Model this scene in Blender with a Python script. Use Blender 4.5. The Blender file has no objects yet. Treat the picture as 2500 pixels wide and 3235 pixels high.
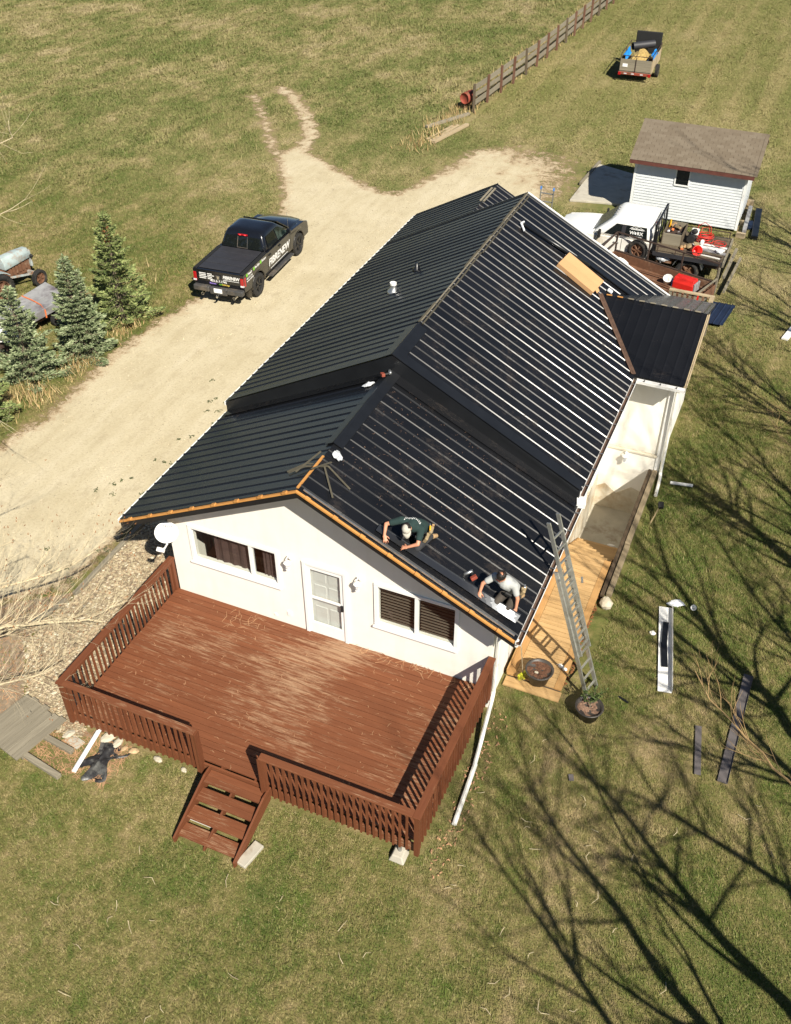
import bpy, bmesh, math, random
import numpy as np
from mathutils import Vector, Matrix, Euler
R = math.radians
random.seed(7); rng = np.random.default_rng(7)
scene = bpy.context.scene
COL = scene.collection

# ---------------------------------------------------------------- camera, sky, sun, exposure
cam_d = bpy.data.cameras.new('camera'); cam = bpy.data.objects.new('camera', cam_d); COL.objects.link(cam)
scene.camera = cam
cam_d.sensor_fit = 'HORIZONTAL'; cam_d.sensor_width = 36.0; cam_d.lens = 45.0
cam_d.clip_start = 0.1; cam_d.clip_end = 800
CAM = Vector((11.355, -13.378, 16.961))
yaw, pitch, roll = 0.410, -0.695, -0.003
fwd = Vector((-math.sin(yaw)*math.cos(pitch), math.cos(yaw)*math.cos(pitch), math.sin(pitch)))
rgt = Vector((math.cos(yaw), math.sin(yaw), 0)); upv = rgt.cross(fwd)
rg2 = rgt*math.cos(roll) + upv*math.sin(roll); up2 = upv*math.cos(roll) - rgt*math.sin(roll)
m = Matrix((rg2, up2, -fwd)).transposed().to_4x4(); m.translation = CAM
cam.matrix_world = m

SUN = Vector((0.77, -0.70, 1.0)).normalized()
world = bpy.data.worlds.new('World'); scene.world = world; world.use_nodes = True
wn = world.node_tree.nodes; wl = world.node_tree.links
sky = wn.new('ShaderNodeTexSky'); sky.sky_type = 'NISHITA'; sky.sun_disc = False
sky.sun_elevation = math.asin(SUN.z); sky.sun_rotation = math.atan2(SUN.x, SUN.y)
sky.altitude = 950; sky.dust_density = 0.4; sky.air_density = 0.8
bg = wn['Background']; bg.inputs['Strength'].default_value = 0.05
wl.new(sky.outputs['Color'], bg.inputs['Color'])
sl = bpy.data.lights.new('sun', 'SUN'); sl.energy = 5.0; sl.angle = R(0.55); sl.color = (1.0, 0.935, 0.81)
so = bpy.data.objects.new('sun', sl); COL.objects.link(so)
so.rotation_euler = SUN.to_track_quat('Z', 'Y').to_euler(); so.location = (20, -20, 30)
scene.view_settings.view_transform = 'Standard'; scene.view_settings.look = 'None'
scene.view_settings.exposure = 0.70; scene.view_settings.gamma = 1.0
try: scene.view_settings.use_curve_mapping = False
except Exception: pass
scene.cycles.max_bounces = 6; scene.cycles.transparent_max_bounces = 12

# ---------------------------------------------------------------- materials
def lin(h):
    h = h.lstrip('#'); c = [int(h[i:i+2], 16)/255 for i in (0, 2, 4)]
    return tuple(x/12.92 if x <= .04045 else ((x+.055)/1.055)**2.4 for x in c) + (1,)
def L(r, g, b): return (r, g, b, 1)
class NT:
    def __init__(s, name):
        s.m = bpy.data.materials.new(name); s.m.use_nodes = True
        s.n = s.m.node_tree.nodes; s.l = s.m.node_tree.links
        s.b = s.n['Principled BSDF']; s.out = s.n['Material Output']
    def node(s, t, **kw):
        x = s.n.new(t)
        for k, v in kw.items():
            if hasattr(x, k): setattr(x, k, v)
            else: x.inputs[k].default_value = v
        return x
    def link(s, a, b): s.l.new(a, b)
    def pos(s): return s.node('ShaderNodeNewGeometry').outputs['Position']
    def obj(s): return s.node('ShaderNodeTexCoord').outputs['Object']
    def mapped(s, vec, scale, rot=(0, 0, 0)):
        mp = s.node('ShaderNodeMapping'); mp.inputs['Scale'].default_value = scale; mp.inputs['Rotation'].default_value = rot
        s.link(vec, mp.inputs['Vector']); return mp.outputs['Vector']
    def noise(s, vec, scale, detail=4, rough=.6, dist=0):
        x = s.node('ShaderNodeTexNoise'); x.inputs['Scale'].default_value = scale; x.inputs['Detail'].default_value = detail
        x.inputs['Roughness'].default_value = rough; x.inputs['Distortion'].default_value = dist
        s.link(vec, x.inputs['Vector']); return x.outputs['Fac']
    def ramp(s, fac, stops, interp='LINEAR'):
        x = s.node('ShaderNodeValToRGB'); e = x.color_ramp.elements; x.color_ramp.interpolation = interp
        while len(e) < len(stops): e.new(.5)
        for i, (p, c) in enumerate(stops): e[i].position = p; e[i].color = c if not isinstance(c, (int, float)) else (c, c, c, 1)
        s.link(fac, x.inputs['Fac']); return x.outputs['Color']
    def mix(s, fac, a, b, mode='MIX'):
        x = s.node('ShaderNodeMix'); x.data_type = 'RGBA'; x.blend_type = mode
        for sock, v in ((x.inputs[0], fac), (x.inputs[6], a), (x.inputs[7], b)):
            if hasattr(v, 'default_value') or hasattr(v, 'is_linked'): s.link(v, sock)
            else: sock.default_value = v
        return x.outputs[2]
    def math(s, op, a, b=None, clamp=False):
        x = s.node('ShaderNodeMath'); x.operation = op; x.use_clamp = clamp
        for i, v in enumerate((a, b)):
            if v is None: continue
            if hasattr(v, 'is_linked'): s.link(v, x.inputs[i])
            else: x.inputs[i].default_value = v
        return x.outputs[0]
    def bump(s, h, strength=.3, dist=.01):
        x = s.node('ShaderNodeBump'); x.inputs['Strength'].default_value = strength; x.inputs['Distance'].default_value = dist
        s.link(h, x.inputs['Height']); s.link(x.outputs['Normal'], s.b.inputs['Normal'])
    def set(s, **kw):
        names = dict(col='Base Color', rough='Roughness', metal='Metallic', spec='Specular IOR Level', coat='Coat Weight', trans='Transmission Weight', alpha='Alpha')
        for k, v in kw.items():
            sock = s.b.inputs[names[k]]
            if hasattr(v, 'is_linked'): s.link(v, sock)
            else: sock.default_value = v
        return s

def plain(name, col, rough=.6, metal=0, var=.12, scale=6, spec=.5, coat=0, bump=0, dirt=None, dirt_at=.55, objspace=True):
    """one colour with gentle mottling, and an optional second 'dirt' colour in blotches"""
    t = NT(name); v = t.obj() if objspace else t.pos()
    n = t.noise(v, scale, 5)
    a = tuple(c*(1-var) for c in col[:3])+(1,); b = tuple(min(1, c*(1+var)) for c in col[:3])+(1,)
    c = t.ramp(n, [(.3, a), (.7, b)])
    if dirt:
        d = t.noise(v, scale*.45, 6, .7)
        c = t.mix(t.ramp(d, [(dirt_at-.06, 0), (dirt_at+.1, 1)]), c, dirt)
    t.set(col=c, rough=rough, metal=metal, spec=spec, coat=coat)
    if bump: t.bump(t.noise(v, scale*6, 5), bump, .004)
    return t.m

M = {}
def wood(name, a, b, axis='x', rough=.75, worn=None, worn_at=.56, scale=1.0, objspace=True, traffic=None):
    t = NT(name); v = t.obj() if objspace else t.pos()
    sc = {'x': (.8, 14, 14), 'y': (14, .8, 14), 'z': (14, 14, .8)}[axis]
    v2 = t.mapped(v, tuple(x*scale for x in sc))
    g = t.noise(v2, 1.6, 5, .65)
    c = t.ramp(g, [(.28, a), (.72, b)])
    rnd = t.node('ShaderNodeObjectInfo').outputs['Random']
    c = t.mix(t.math('MULTIPLY', rnd, .35), c, tuple(x*.62 for x in a[:3])+(1,))
    if worn:
        w1 = t.noise(t.mapped(t.pos(), tuple(x*scale for x in {'x': (1.6, 16, 16), 'y': (16, 1.6, 16), 'z': (16, 16, 1.6)}[axis])), 1.2, 8, .8)
        w2 = t.noise(t.mapped(t.pos(), (1, 1.3, 1)), .36, 3, .5)
        w = t.math('ADD', t.math('MULTIPLY', w1, .58), t.math('MULTIPLY', w2, .42))
        if traffic:   # foot traffic wears the stain hardest in front of the door
            vd = t.node('ShaderNodeVectorMath', operation='DISTANCE'); t.link(t.pos(), vd.inputs[0]); vd.inputs[1].default_value = traffic
            w = t.math('ADD', w, t.math('MULTIPLY', t.ramp(t.math('MULTIPLY', vd.outputs['Value'], .38), [(.0, 1), (1, 0)]), .016))
        c = t.mix(t.ramp(w, [(worn_at-.02, 0), (worn_at+.06, .9)]), c, worn)
    t.set(col=c, rough=rough, spec=.3); t.bump(g, .25, .004)
    M[name] = t.m

def metal_roof(name, dust):
    t = NT(name); p = t.pos()
    n1 = t.noise(p, 1.3, 6, .7); n2 = t.noise(t.mapped(p, (1, 2.2, 1)), 9, 8, .8)
    d = t.math('ADD', t.math('MULTIPLY', n1, .5), t.math('MULTIPLY', n2, .5))
    mask = t.ramp(d, [(dust, 0), (dust+.09, .55), (dust+.2, .75)])
    base = t.ramp(t.noise(p, .5, 3), [(.3, L(.0060, .0065, .0080)), (.7, L(.010, .0105, .0125))])
    t.set(col=t.mix(mask, base, L(.040, .032, .027)), rough=t.math('ADD', t.math('MULTIPLY', mask, .35), .265), spec=.38)
    t.bump(t.noise(p, 2.5, 3), .05, .01)
    return t.m
M['roof_right'] = metal_roof('black_ribbed_metal_dusty', .525)
M['roof_left'] = metal_roof('black_ribbed_metal', .57)
M['black_trim'] = plain('black_trim', L(.010, .011, .013), .32, var=.2, scale=2)
M['black_flat'] = plain('black_flat', L(.012, .012, .012), .7)
M['navy'] = plain('navy_metal', L(.012, .02, .045), .35)

t = NT('stucco'); p = t.pos(); n = t.noise(p, 1.2, 6, .7); f = t.noise(p, 60, 4)
t.set(col=t.mix(t.ramp(t.noise(t.mapped(p, (3, 3, .5)), 1.1, 5), [(.5, 0), (.8, .35)]), t.ramp(n, [(.3, L(.80, .77, .69)), (.7, L(.86, .83, .76))]), L(.70, .65, .55)), rough=.9, spec=.2); t.bump(f, .5, .006); M['stucco'] = t.m
M['white'] = plain('white_vinyl', L(.80, .80, .78), .4, var=.04)
M['white_dirty'] = plain('white_dirty', L(.78, .77, .72), .5, var=.06, dirt=L(.45, .38, .27), dirt_at=.62, scale=4)
M['concrete'] = plain('concrete', L(.42, .39, .32), .9, var=.12, scale=3, dirt=L(.26, .21, .15), dirt_at=.6, bump=.3)
M['conc_found'] = plain('foundation', L(.60, .55, .44), .9, var=.1, scale=2, dirt=L(.45, .34, .20), dirt_at=.55, bump=.3, objspace=False)
wood('deck_x', L(.150, .050, .021), L(.208, .073, .031), 'x', .68, worn=L(.34, .21, .125), worn_at=.572, objspace=False, traffic=(4.7, -1.5, .65))
wood('deck_z', L(.138, .045, .019), L(.182, .062, .027), 'z', .62, worn=L(.28, .15, .08), worn_at=.63, objspace=False)
wood('deck_y', L(.138, .045, .019), L(.182, .062, .027), 'y', .62, worn=L(.30, .17, .09), worn_at=.625, objspace=False)
wood('cedar_x', L(.40, .25, .105), L(.53, .345, .165), 'x', .7, objspace=False)
wood('cedar_y', L(.38, .21, .075), L(.48, .28, .115), 'y', .7, objspace=False)
wood('cedar_orange', L(.50, .22, .055), L(.60, .30, .09), 'x', .7)
wood('grey_x', L(.19, .165, .12), L(.31, .275, .205), 'x', .9)
wood('grey_y', L(.19, .165, .12), L(.31, .275, .205), 'y', .9)
wood('beam_dark', L(.045, .030, .018), L(.10, .070, .042), 'y', .9, objspace=False)
wood('beam_tan', L(.20, .155, .095), L(.30, .24, .155), 'y', .9, objspace=False)
wood('grey_dark_y', L(.09, .068, .045), L(.17, .135, .09), 'y', .9, objspace=False)
wood('red_post', L(.11, .035, .022), L(.23, .15, .10), 'z', .9)
wood('log_x', L(.36, .27, .16), L(.50, .41, .27), 'x', .9)
M['gutter_in'] = plain('gutter_inside', L(.09, .05, .032), .8, var=.3, scale=9)
M['steel'] = plain('galvanised', L(.42, .43, .43), .38, metal=.85, var=.1, scale=8)
M['alu'] = plain('aluminium', L(.50, .50, .46), .42, metal=.75, var=.12, scale=10, dirt=L(.32, .31, .26), dirt_at=.6)
M['chrome'] = plain('chrome', L(.7, .7, .7), .15, metal=1)
M['rust'] = plain('rusty_steel', L(.155, .072, .038), .85, var=.25, scale=5, dirt=L(.30, .20, .13), dirt_at=.6, bump=.3)
M['rust_dark'] = plain('dark_rusty_steel', L(.05, .03, .022), .8, var=.3, scale=5)
M['tyre'] = plain('tyre_rubber', L(.020, .019, .018), .85, var=.2, dirt=L(.14, .115, .085), dirt_at=.62, scale=5)
M['rim_black'] = plain('black_rim', L(.018, .018, .019), .35)
M['truck_black'] = plain('black_car_paint', L(.007, .008, .011), .16, var=.1, spec=.5, coat=.5)
M['truck_lower'] = plain('dusty_black_paint', L(.012, .012, .012), .35, dirt=L(.085, .07, .05), dirt_at=.50, scale=3)
M['vinyl_cover'] = plain('tonneau_vinyl', L(.028, .028, .033), .55, var=.15, scale=3)
M['bumper'] = plain('dark_bumper', L(.05, .05, .05), .5, var=.2, dirt=L(.12, .10, .08), scale=3)
t = NT('car_glass'); t.set(col=L(.008, .010, .010), rough=.04, spec=.6); M['car_glass'] = t.m
t = NT('truck_windscreen'); t.set(col=L(.055, .070, .078), rough=.18, spec=.25); M['screen_grey'] = t.m  # grey-blue base colour stands in for sky reflected in the glass
t = NT('car_glass_green'); t.set(col=t.ramp(t.noise(t.obj(), 2.6, 3), [(.45, L(.008, .014, .014)), (.7, L(.07, .10, .09))]), rough=.05, spec=.6); M['windscreen'] = t.m
M['truck_white'] = plain('white_car_paint', L(.80, .80, .78), .3, var=.03, coat=.3)
M['truck_white_dirty'] = plain('white_paint_muddy', L(.76, .74, .69), .45, dirt=L(.50, .41, .29), dirt_at=.58, scale=2.4)
M['tail_red'] = plain('tail_light_red', L(.35, .006, .010), .25, coat=.5)
t = NT('brake_lamp'); t.set(col=L(.6, .02, .03), rough=.3); t.b.inputs['Emission Color'].default_value = (1, .08, .06, 1); t.b.inputs['Emission Strength'].default_value = 1.2; M['brake'] = t.m
M['decal_white'] = plain('white_decal', L(.78, .78, .76), .5, var=.02)
M['decal_green'] = plain('green_decal', L(.20, .55, .04), .5, var=.02)
M['decal_purple'] = plain('purple_decal', L(.35, .25, .75), .5, var=.02)
M['decal_yellow'] = plain('yellow_decal', L(.75, .55, .10), .5, var=.02)
M['red'] = plain('red_plastic', L(.62, .022, .015), .42, var=.08)
M['red_cord'] = plain('red_cord', L(.60, .03, .02), .5)
M['red_old'] = plain('faded_red_paint', L(.26, .05, .028), .7, var=.2, dirt=L(.14, .06, .03))
M['orange'] = plain('orange_strap', L(.62, .16, .05), .6)
M['yellow'] = plain('yellow_plastic', L(.78, .40, .01), .4)
M['lime'] = plain('lime_bristle', L(.55, .56, .03), .7)
M['blue_tarp'] = plain('blue_tarp', L(.015, .22, .62), .45, var=.25, scale=4, bump=.5)
M['blue_cap'] = plain('blue_plastic', L(.08, .22, .55), .5)
M['cardboard'] = plain('cardboard', L(.50, .29, .135), .85, var=.06, scale=2)
M['plastic_clear'] = plain('crumpled_plastic', L(.62, .64, .66), .22, var=.35, scale=18, bump=.6)
M['pot'] = plain('dark_plastic_pot', L(.052, .044, .038), .5, var=.2, scale=6)
M['soil'] = plain('potting_soil', L(.105, .048, .026), .95, var=.5, scale=22, bump=1)
M['soil_mulch'] = plain('mulch', L(.20, .12, .08), .95, var=.5, scale=26, bump=1)
M['rock'] = plain('pale_rock', L(.48, .43, .33), .9, var=.2, scale=4, bump=.5)
M['rock_tan'] = plain('tan_rock', L(.46, .32, .18), .9, var=.25, scale=4, bump=.5)
M['skin'] = plain('skin', L(.55, .25, .15), .55, var=.08, scale=9)
M['shirt_green'] = plain('dark_green_cotton', L(.012, .032, .030), .9, var=.2, scale=9, bump=.4)
M['shirt_grey'] = plain('grey_cotton', L(.40, .41, .40), .9, var=.08, scale=7, bump=.4)
M['jeans'] = plain('charcoal_work_trousers', L(.030, .030, .034), .9, var=.25, scale=12, bump=.4)
M['jeans_brown'] = plain('brown_work_trousers', L(.055, .045, .036), .9, var=.25, scale=12, bump=.4)
M['hair'] = plain('dark_hair', L(.012, .008, .006), .55, var=.3, scale=30, bump=.6)
M['cap'] = plain('pale_grey_cap', L(.44, .42, .36), .9, var=.06, scale=8)
M['khaki'] = plain('khaki_canvas', L(.28, .21, .115), .9, var=.25, scale=9, bump=.5)
M['leather'] = plain('tan_leather', L(.34, .22, .11), .8, var=.25, scale=9)
M['eye'] = plain('dark_eye', L(.01, .01, .01), .3)
M['lip'] = plain('lip', L(.40, .13, .10), .5)
M['hay'] = plain('grass_clippings', L(.36, .25, .085), .95, var=.3, scale=9, bump=1)
M['tractor'] = plain('pale_blue_old_paint', L(.36, .43, .43), .6, var=.15, dirt=L(.30, .15, .07), dirt_at=.54, scale=3.5)
M['cover_grey'] = plain('weathered_grey_panel', L(.30, .30, .30), .5, var=.25, dirt=L(.12, .10, .11), dirt_at=.53, scale=1.6)
M['tarp_black'] = plain('black_landscape_plastic', L(.022, .022, .024), .4, var=.4, scale=6, bump=1, dirt=L(.13, .13, .12), dirt_at=.56)
t = NT('window_glass')
gl = t.node('ShaderNodeBsdfGlossy'); gl.inputs['Roughness'].default_value = .02; gl.inputs['Color'].default_value = (.8, .8, .8, 1)
tr = t.node('ShaderNodeBsdfTransparent'); tr.inputs['Color'].default_value = (.80, .82, .80, 1)
lw0 = t.node('ShaderNodeLayerWeight'); lw0.inputs['Blend'].default_value = .5; lw = t.node('ShaderNodeMath', operation='MULTIPLY_ADD'); pw = t.node('ShaderNodeMath', operation='POWER'); pw.inputs[1].default_value = 3.0; t.link(lw0.outputs['Facing'], pw.inputs[0]); t.link(pw.outputs[0], lw.inputs[0]); lw.inputs[1].default_value = .6; lw.inputs[2].default_value = .05
mx = t.node('ShaderNodeMixShader'); t.link(lw.outputs[0], mx.inputs[0]); t.link(tr.outputs[0], mx.inputs[1]); t.link(gl.outputs[0], mx.inputs[2]); t.link(mx.outputs[0], t.out.inputs['Surface'])
M['glass'] = t.m
M['blind'] = plain('brown_blind', L(.24, .19, .15), .8, var=.1)
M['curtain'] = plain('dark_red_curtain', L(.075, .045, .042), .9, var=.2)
M['shed_white'] = plain('white_siding', L(.62, .65, .67), .5, var=.04)
M['shed_trim'] = plain('brown_red_fascia', L(.11, .035, .025), .7, var=.2)
M['shingle'] = None
t = NT('asphalt_shingle'); rnd = t.node('ShaderNodeObjectInfo').outputs['Random']
c = t.ramp(rnd, [(0, L(.150, .120, .086)), (.5, L(.172, .140, .102)), (1, L(.195, .162, .120))])
t.set(col=t.mix(t.ramp(t.noise(t.pos(), 40, 3), [(.35, .55), (.65, 0)]), c, L(.12, .095, .07)), rough=.95, spec=.2); M['shingle'] = t.m
M['bark'] = plain('grey_brown_bark', L(.17, .135, .095), .95, var=.3, scale=5)
M['twig_pale'] = plain('pale_twig', L(.50, .42, .27), .85, var=.25, scale=5, dirt=L(.22, .17, .11), dirt_at=.58)
M['twig_tan'] = plain('tan_twig', L(.36, .24, .11), .85, var=.3, scale=5)
M['leaf_dead'] = plain('dead_leaf', L(.22, .09, .03), .9, var=.4, scale=8)

# ---------------------------------------------------------------- mesh helpers
class MB:
    def __init__(s): s.v = []; s.f = []
    def add(s, vs, fs):
        o = len(s.v); s.v += [tuple(x) for x in vs]; s.f += [tuple(i+o for i in f) for f in fs]; return s
    def box(s, c, size, rot=None):
        c = Vector(c); h = Vector(size)/2
        vs = [Vector((x*h.x, y*h.y, z*h.z)) for z in (-1, 1) for y in (-1, 1) for x in (-1, 1)]
        if rot is not None: vs = [rot @ v for v in vs]
        return s.add([v+c for v in vs], [(0, 2, 3, 1), (4, 5, 7, 6), (0, 1, 5, 4), (2, 6, 7, 3), (0, 4, 6, 2), (1, 3, 7, 5)])
    def bx(s, x0, x1, y0, y1, z0, z1): return s.box(((x0+x1)/2, (y0+y1)/2, (z0+z1)/2), (x1-x0, y1-y0, z1-z0))
    def bar(s, p0, p1, w, h, up=(0, 0, 1)):
        p0 = Vector(p0); p1 = Vector(p1); d = p1-p0; l = d.length; d.normalize(); up = Vector(up)
        sx = d.cross(up)
        if sx.length < 1e-4: sx = d.cross(Vector((1, 0, 0)))
        sx.normalize(); uu = sx.cross(d)
        return s.box((p0+p1)/2, (w, l, h), Matrix((sx, d, uu)).transposed())
    def tube(s, pts, rad, n=6, cap=True):
        pts = [Vector(p) for p in pts]; k = len(pts)
        if not hasattr(rad, '__len__'): rad = [rad]*k
        o = len(s.v); ref = None
        for i, p in enumerate(pts):
            d = (pts[min(i+1, k-1)]-pts[max(i-1, 0)]).normalized()
            if ref is None:
                ref = d.cross(Vector((0, 0, 1)))
                if ref.length < .1: ref = d.cross(Vector((1, 0, 0)))
            ref = (ref - d*ref.dot(d)); ref.normalize(); b = d.cross(ref)
            for j in range(n):
                a = 2*math.pi*j/n; s.v.append(tuple(p+(ref*math.cos(a)+b*math.sin(a))*rad[i]))
        for i in range(k-1):
            for j in range(n):
                a = o+i*n+j; b2 = o+i*n+(j+1) % n; s.f.append((a, b2, b2+n, a+n))
        if cap: s.f.append(tuple(o+j for j in range(n))[::-1]); s.f.append(tuple(o+(k-1)*n+j for j in range(n)))
        return s
    def cyl(s, p0, p1, r0, r1=None, n=12): return s.tube([p0, p1], [r0, r0 if r1 is None else r1], n)
    def prism(s, poly, vec):
        vec = Vector(vec); a = [Vector(p) for p in poly]; n = len(a)
        return s.add(a+[p+vec for p in a], [tuple(range(n))[::-1], tuple(range(n, 2*n))]+[(i, (i+1) % n, (i+1) % n+n, i+n) for i in range(n)])
    def lathe(s, prof, n=20, mat=None, closed=False):
        o = len(s.v); k = len(prof)
        for r, z in prof:
            for j in range(n):
                a = 2*math.pi*j/n; v = Vector((r*math.cos(a), r*math.sin(a), z)); s.v.append(tuple(mat @ v if mat else v))
        for i in range(k if closed else k-1):
            for j in range(n):
                a = o+i*n+j; b = o+i*n+(j+1) % n; c = o+((i+1) % k)*n+(j+1) % n; d = o+((i+1) % k)*n+j; s.f.append((a, b, c, d))
        if not closed:
            s.f.append(tuple(o+j for j in range(n))[::-1]); s.f.append(tuple(o+(k-1)*n+j for j in range(n)))
        return s
    def ball(s, c, r, n=10, k=6, rot=None):
        if not hasattr(r, '__len__'): r = (r, r, r)
        c = Vector(c); vs = [Vector((0, 0, -r[2]))]; fs = []
        for i in range(1, k):
            t = math.pi*i/k-math.pi/2
            for j in range(n): a = 2*math.pi*j/n; vs.append(Vector((r[0]*math.cos(t)*math.cos(a), r[1]*math.cos(t)*math.sin(a), r[2]*math.sin(t))))
        vs.append(Vector((0, 0, r[2]))); top = len(vs)-1
        for j in range(n): fs.append((0, 1+(j+1) % n, 1+j)); fs.append((top, 1+(k-2)*n+j, 1+(k-2)*n+(j+1) % n))
        for i in range(k-2):
            for j in range(n): a = 1+i*n+j; b = 1+i*n+(j+1) % n; fs.append((a, b, b+n, a+n))
        if rot is not None: vs = [rot @ v for v in vs]
        return s.add([v+c for v in vs], fs)
    def loft(s, secs):
        n = len(secs[0]); o = len(s.v)
        for sec in secs: s.v += [tuple(p) for p in sec]
        for i in range(len(secs)-1):
            for j in range(n): a = o+i*n+j; b = o+i*n+(j+1) % n; s.f.append((a, b, b+n, a+n))
        s.f.append(tuple(o+j for j in range(n))[::-1]); s.f.append(tuple(o+(len(secs)-1)*n+j for j in range(n))); return s
    def sheet(s, pts, th, nrm=(0, 0, 1)):
        return s.prism(pts, Vector(nrm)*th)
    def xf(s, mat): s.v = [tuple(mat @ Vector(v)) for v in s.v]; return s
    def mesh(s, name, mat, smooth=False):
        me = bpy.data.meshes.new(name); me.from_pydata(s.v, [], s.f)
        bm = bmesh.new(); bm.from_mesh(me); bmesh.ops.recalc_face_normals(bm, faces=bm.faces); bm.to_mesh(me); bm.free()
        if smooth: me.polygons.foreach_set('use_smooth', [True]*len(me.polygons))
        if mat is not None: me.materials.append(M[mat] if isinstance(mat, str) else mat)
        return me
    def build(s, name, mat, parent=None, smooth=False, bevel=0, seg=2, loc=None, rot=None, label=None):
        o = bpy.data.objects.new(name, s.mesh(name, mat, smooth)); COL.objects.link(o)
        if parent is not None: o.parent = parent
        if loc is not None: o.location = loc
        if rot is not None: o.rotation_euler = rot
        if bevel:
            b = o.modifiers.new('bevel', 'BEVEL'); b.width = bevel; b.segments = seg; b.limit_method = 'ANGLE'; b.angle_limit = R(35)
            if smooth: b.harden_normals = False
        if label: o['label'] = label
        return o
def obj_from_mesh(name, me, parent=None, loc=(0, 0, 0), rot=(0, 0, 0), scale=(1, 1, 1)):
    o = bpy.data.objects.new(name, me); COL.objects.link(o); o.parent = parent
    o.location = loc; o.rotation_euler = rot; o.scale = scale; return o
def tag(o, label, cat, group=None, kind=None):
    if label: o['label'] = label
    if cat: o['category'] = cat
    if group: o['group'] = group
    if kind: o['kind'] = kind
    return o
def thing(name, label, cat, loc=(0, 0, 0), rz=0, group=None):
    o = bpy.data.objects.new(name, None); COL.objects.link(o); o.empty_display_size = .2
    o.location = loc; o.rotation_euler = (0, 0, rz); return tag(o, label, cat, group)
def structure(o): o['kind'] = 'structure'; return o
def copy_tree(o, parent=None):
    c = o.copy(); COL.objects.link(c); c.parent = parent
    for ch in list(o.children): copy_tree(ch, c)
    return c
def fast_mesh(name, verts, nper, mat, tint=None):
    """verts: (n*nper,3) array of separate nper-gons"""
    nf = len(verts)//nper; me = bpy.data.meshes.new(name)
    me.vertices.add(len(verts)); me.vertices.foreach_set('co', np.ascontiguousarray(verts, dtype=np.float32).ravel())
    me.loops.add(len(verts)); me.loops.foreach_set('vertex_index', np.arange(len(verts), dtype=np.int32))
    me.polygons.add(nf); me.polygons.foreach_set('loop_start', np.arange(0, len(verts), nper, dtype=np.int32))
    if tint is not None:
        at = me.attributes.new('tint', 'FLOAT', 'FACE'); at.data.foreach_set('value', np.ascontiguousarray(tint, dtype=np.float32))
    me.update(); me.validate(); me.materials.append(M[mat] if isinstance(mat, str) else mat); return me
def text_mesh(s, size, mat, parent, mw, name='lettering', bold=.0, shear=0, align='CENTER', width=1.0, label=None):
    cu = bpy.data.curves.new('tmp_text', 'FONT'); cu.body = s; cu.size = size; cu.offset = bold*size; cu.shear = shear; cu.align_x = align; cu.align_y = 'CENTER'; cu.extrude = .0012
    cu.resolution_u = 3
    o = bpy.data.objects.new('tmp_text', cu); COL.objects.link(o); dg = bpy.context.evaluated_depsgraph_get(); dg.update()
    me = bpy.data.meshes.new_from_object(o.evaluated_get(dg)); COL.objects.unlink(o); bpy.data.objects.remove(o)
    me.transform(mw @ Matrix.Diagonal((width, 1, 1, 1))); me.materials.clear(); me.materials.append(M[mat]); me.name = name
    r = bpy.data.objects.new(name, me); COL.objects.link(r); r.parent = parent
    if label: r['label'] = label
    return r
def frame_mat(origin, xdir, ydir):
    x = Vector(xdir).normalized(); y = Vector(ydir); y = (y-x*y.dot(x)).normalized(); z = x.cross(y)
    mm = Matrix((x, y, z)).transposed().to_4x4(); mm.translation = Vector(origin); return mm
# ---------------------------------------------------------------- ground, road, gravel
def grass_colour(t):
    """patchy spring grass: straw, olive and fresh green, the same on the soil sheet and the blades"""
    p = t.pos()
    a = t.noise(p, .14, 4, .6); b = t.noise(p, 3.6, 5, .7); c3 = t.noise(t.mapped(p, (1, .45, 1), (0, 0, .35)), .8, 5, .7)
    f = t.math('ADD', t.math('MULTIPLY', a, .30), t.math('ADD', t.math('MULTIPLY', b, .34), t.math('MULTIPLY', c3, .36)))
    col = t.ramp(f, [(.395, L(.062, .102, .018)), (.455, L(.102, .128, .030)), (.505, L(.160, .158, .049)), (.555, L(.242, .206, .086)), (.62, L(.34, .262, .140))])
    g = t.ramp(t.noise(p, .62, 5, .7), [(.56, 0), (.68, .75)])
    col = t.mix(g, col, L(.070, .125, .017))
    # the open field is drier and paler
    spf = t.node('ShaderNodeSeparateXYZ'); t.link(p, spf.inputs[0]); fm_ = t.math('MULTIPLY_ADD', spf.outputs[1], .07); fm_.node.inputs[2].default_value = -1.0
    dry = t.ramp(t.math('ADD', t.math('MULTIPLY', c3, .5), t.math('MULTIPLY', a, .5)), [(.42, L(.140, .168, .052)), (.49, L(.215, .215, .085)), (.54, L(.30, .265, .125)), (.60, L(.40, .335, .195))])
    col = t.mix(t.math('MULTIPLY', t.ramp(fm_, [(0, 0), (.8, 1)]), .62), col, dry)
    # mown ground beyond the road: paler, with driven stripes along the fence
    sp = t.node('ShaderNodeSeparateXYZ'); t.link(p, sp.inputs[0]); X_, Y_ = sp.outputs[0], sp.outputs[1]
    lim = t.math('MULTIPLY_ADD', Y_, .04); lim.node.inputs[2].default_value = -7.4
    inx = t.math('GREATER_THAN', X_, lim); iny = t.ramp(t.math('MULTIPLY_ADD', Y_, .1), [(.0, 0), (1, 1)]); iny.node.inputs[0].links[0].from_node.inputs[2].default_value = -3.0
    st = t.noise(t.mapped(p, (1.1, .05, 1), (0, 0, .10)), 1.0, 3, .6); worn = t.ramp(st, [(.42, L(.180, .182, .058)), (.53, L(.235, .214, .082)), (.64, L(.31, .262, .118))])
    return t.mix(t.math('MULTIPLY', t.math('MULTIPLY', inx, iny), .62), col, worn)
t = NT('soil_and_thatch'); c = grass_colour(t)
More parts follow.
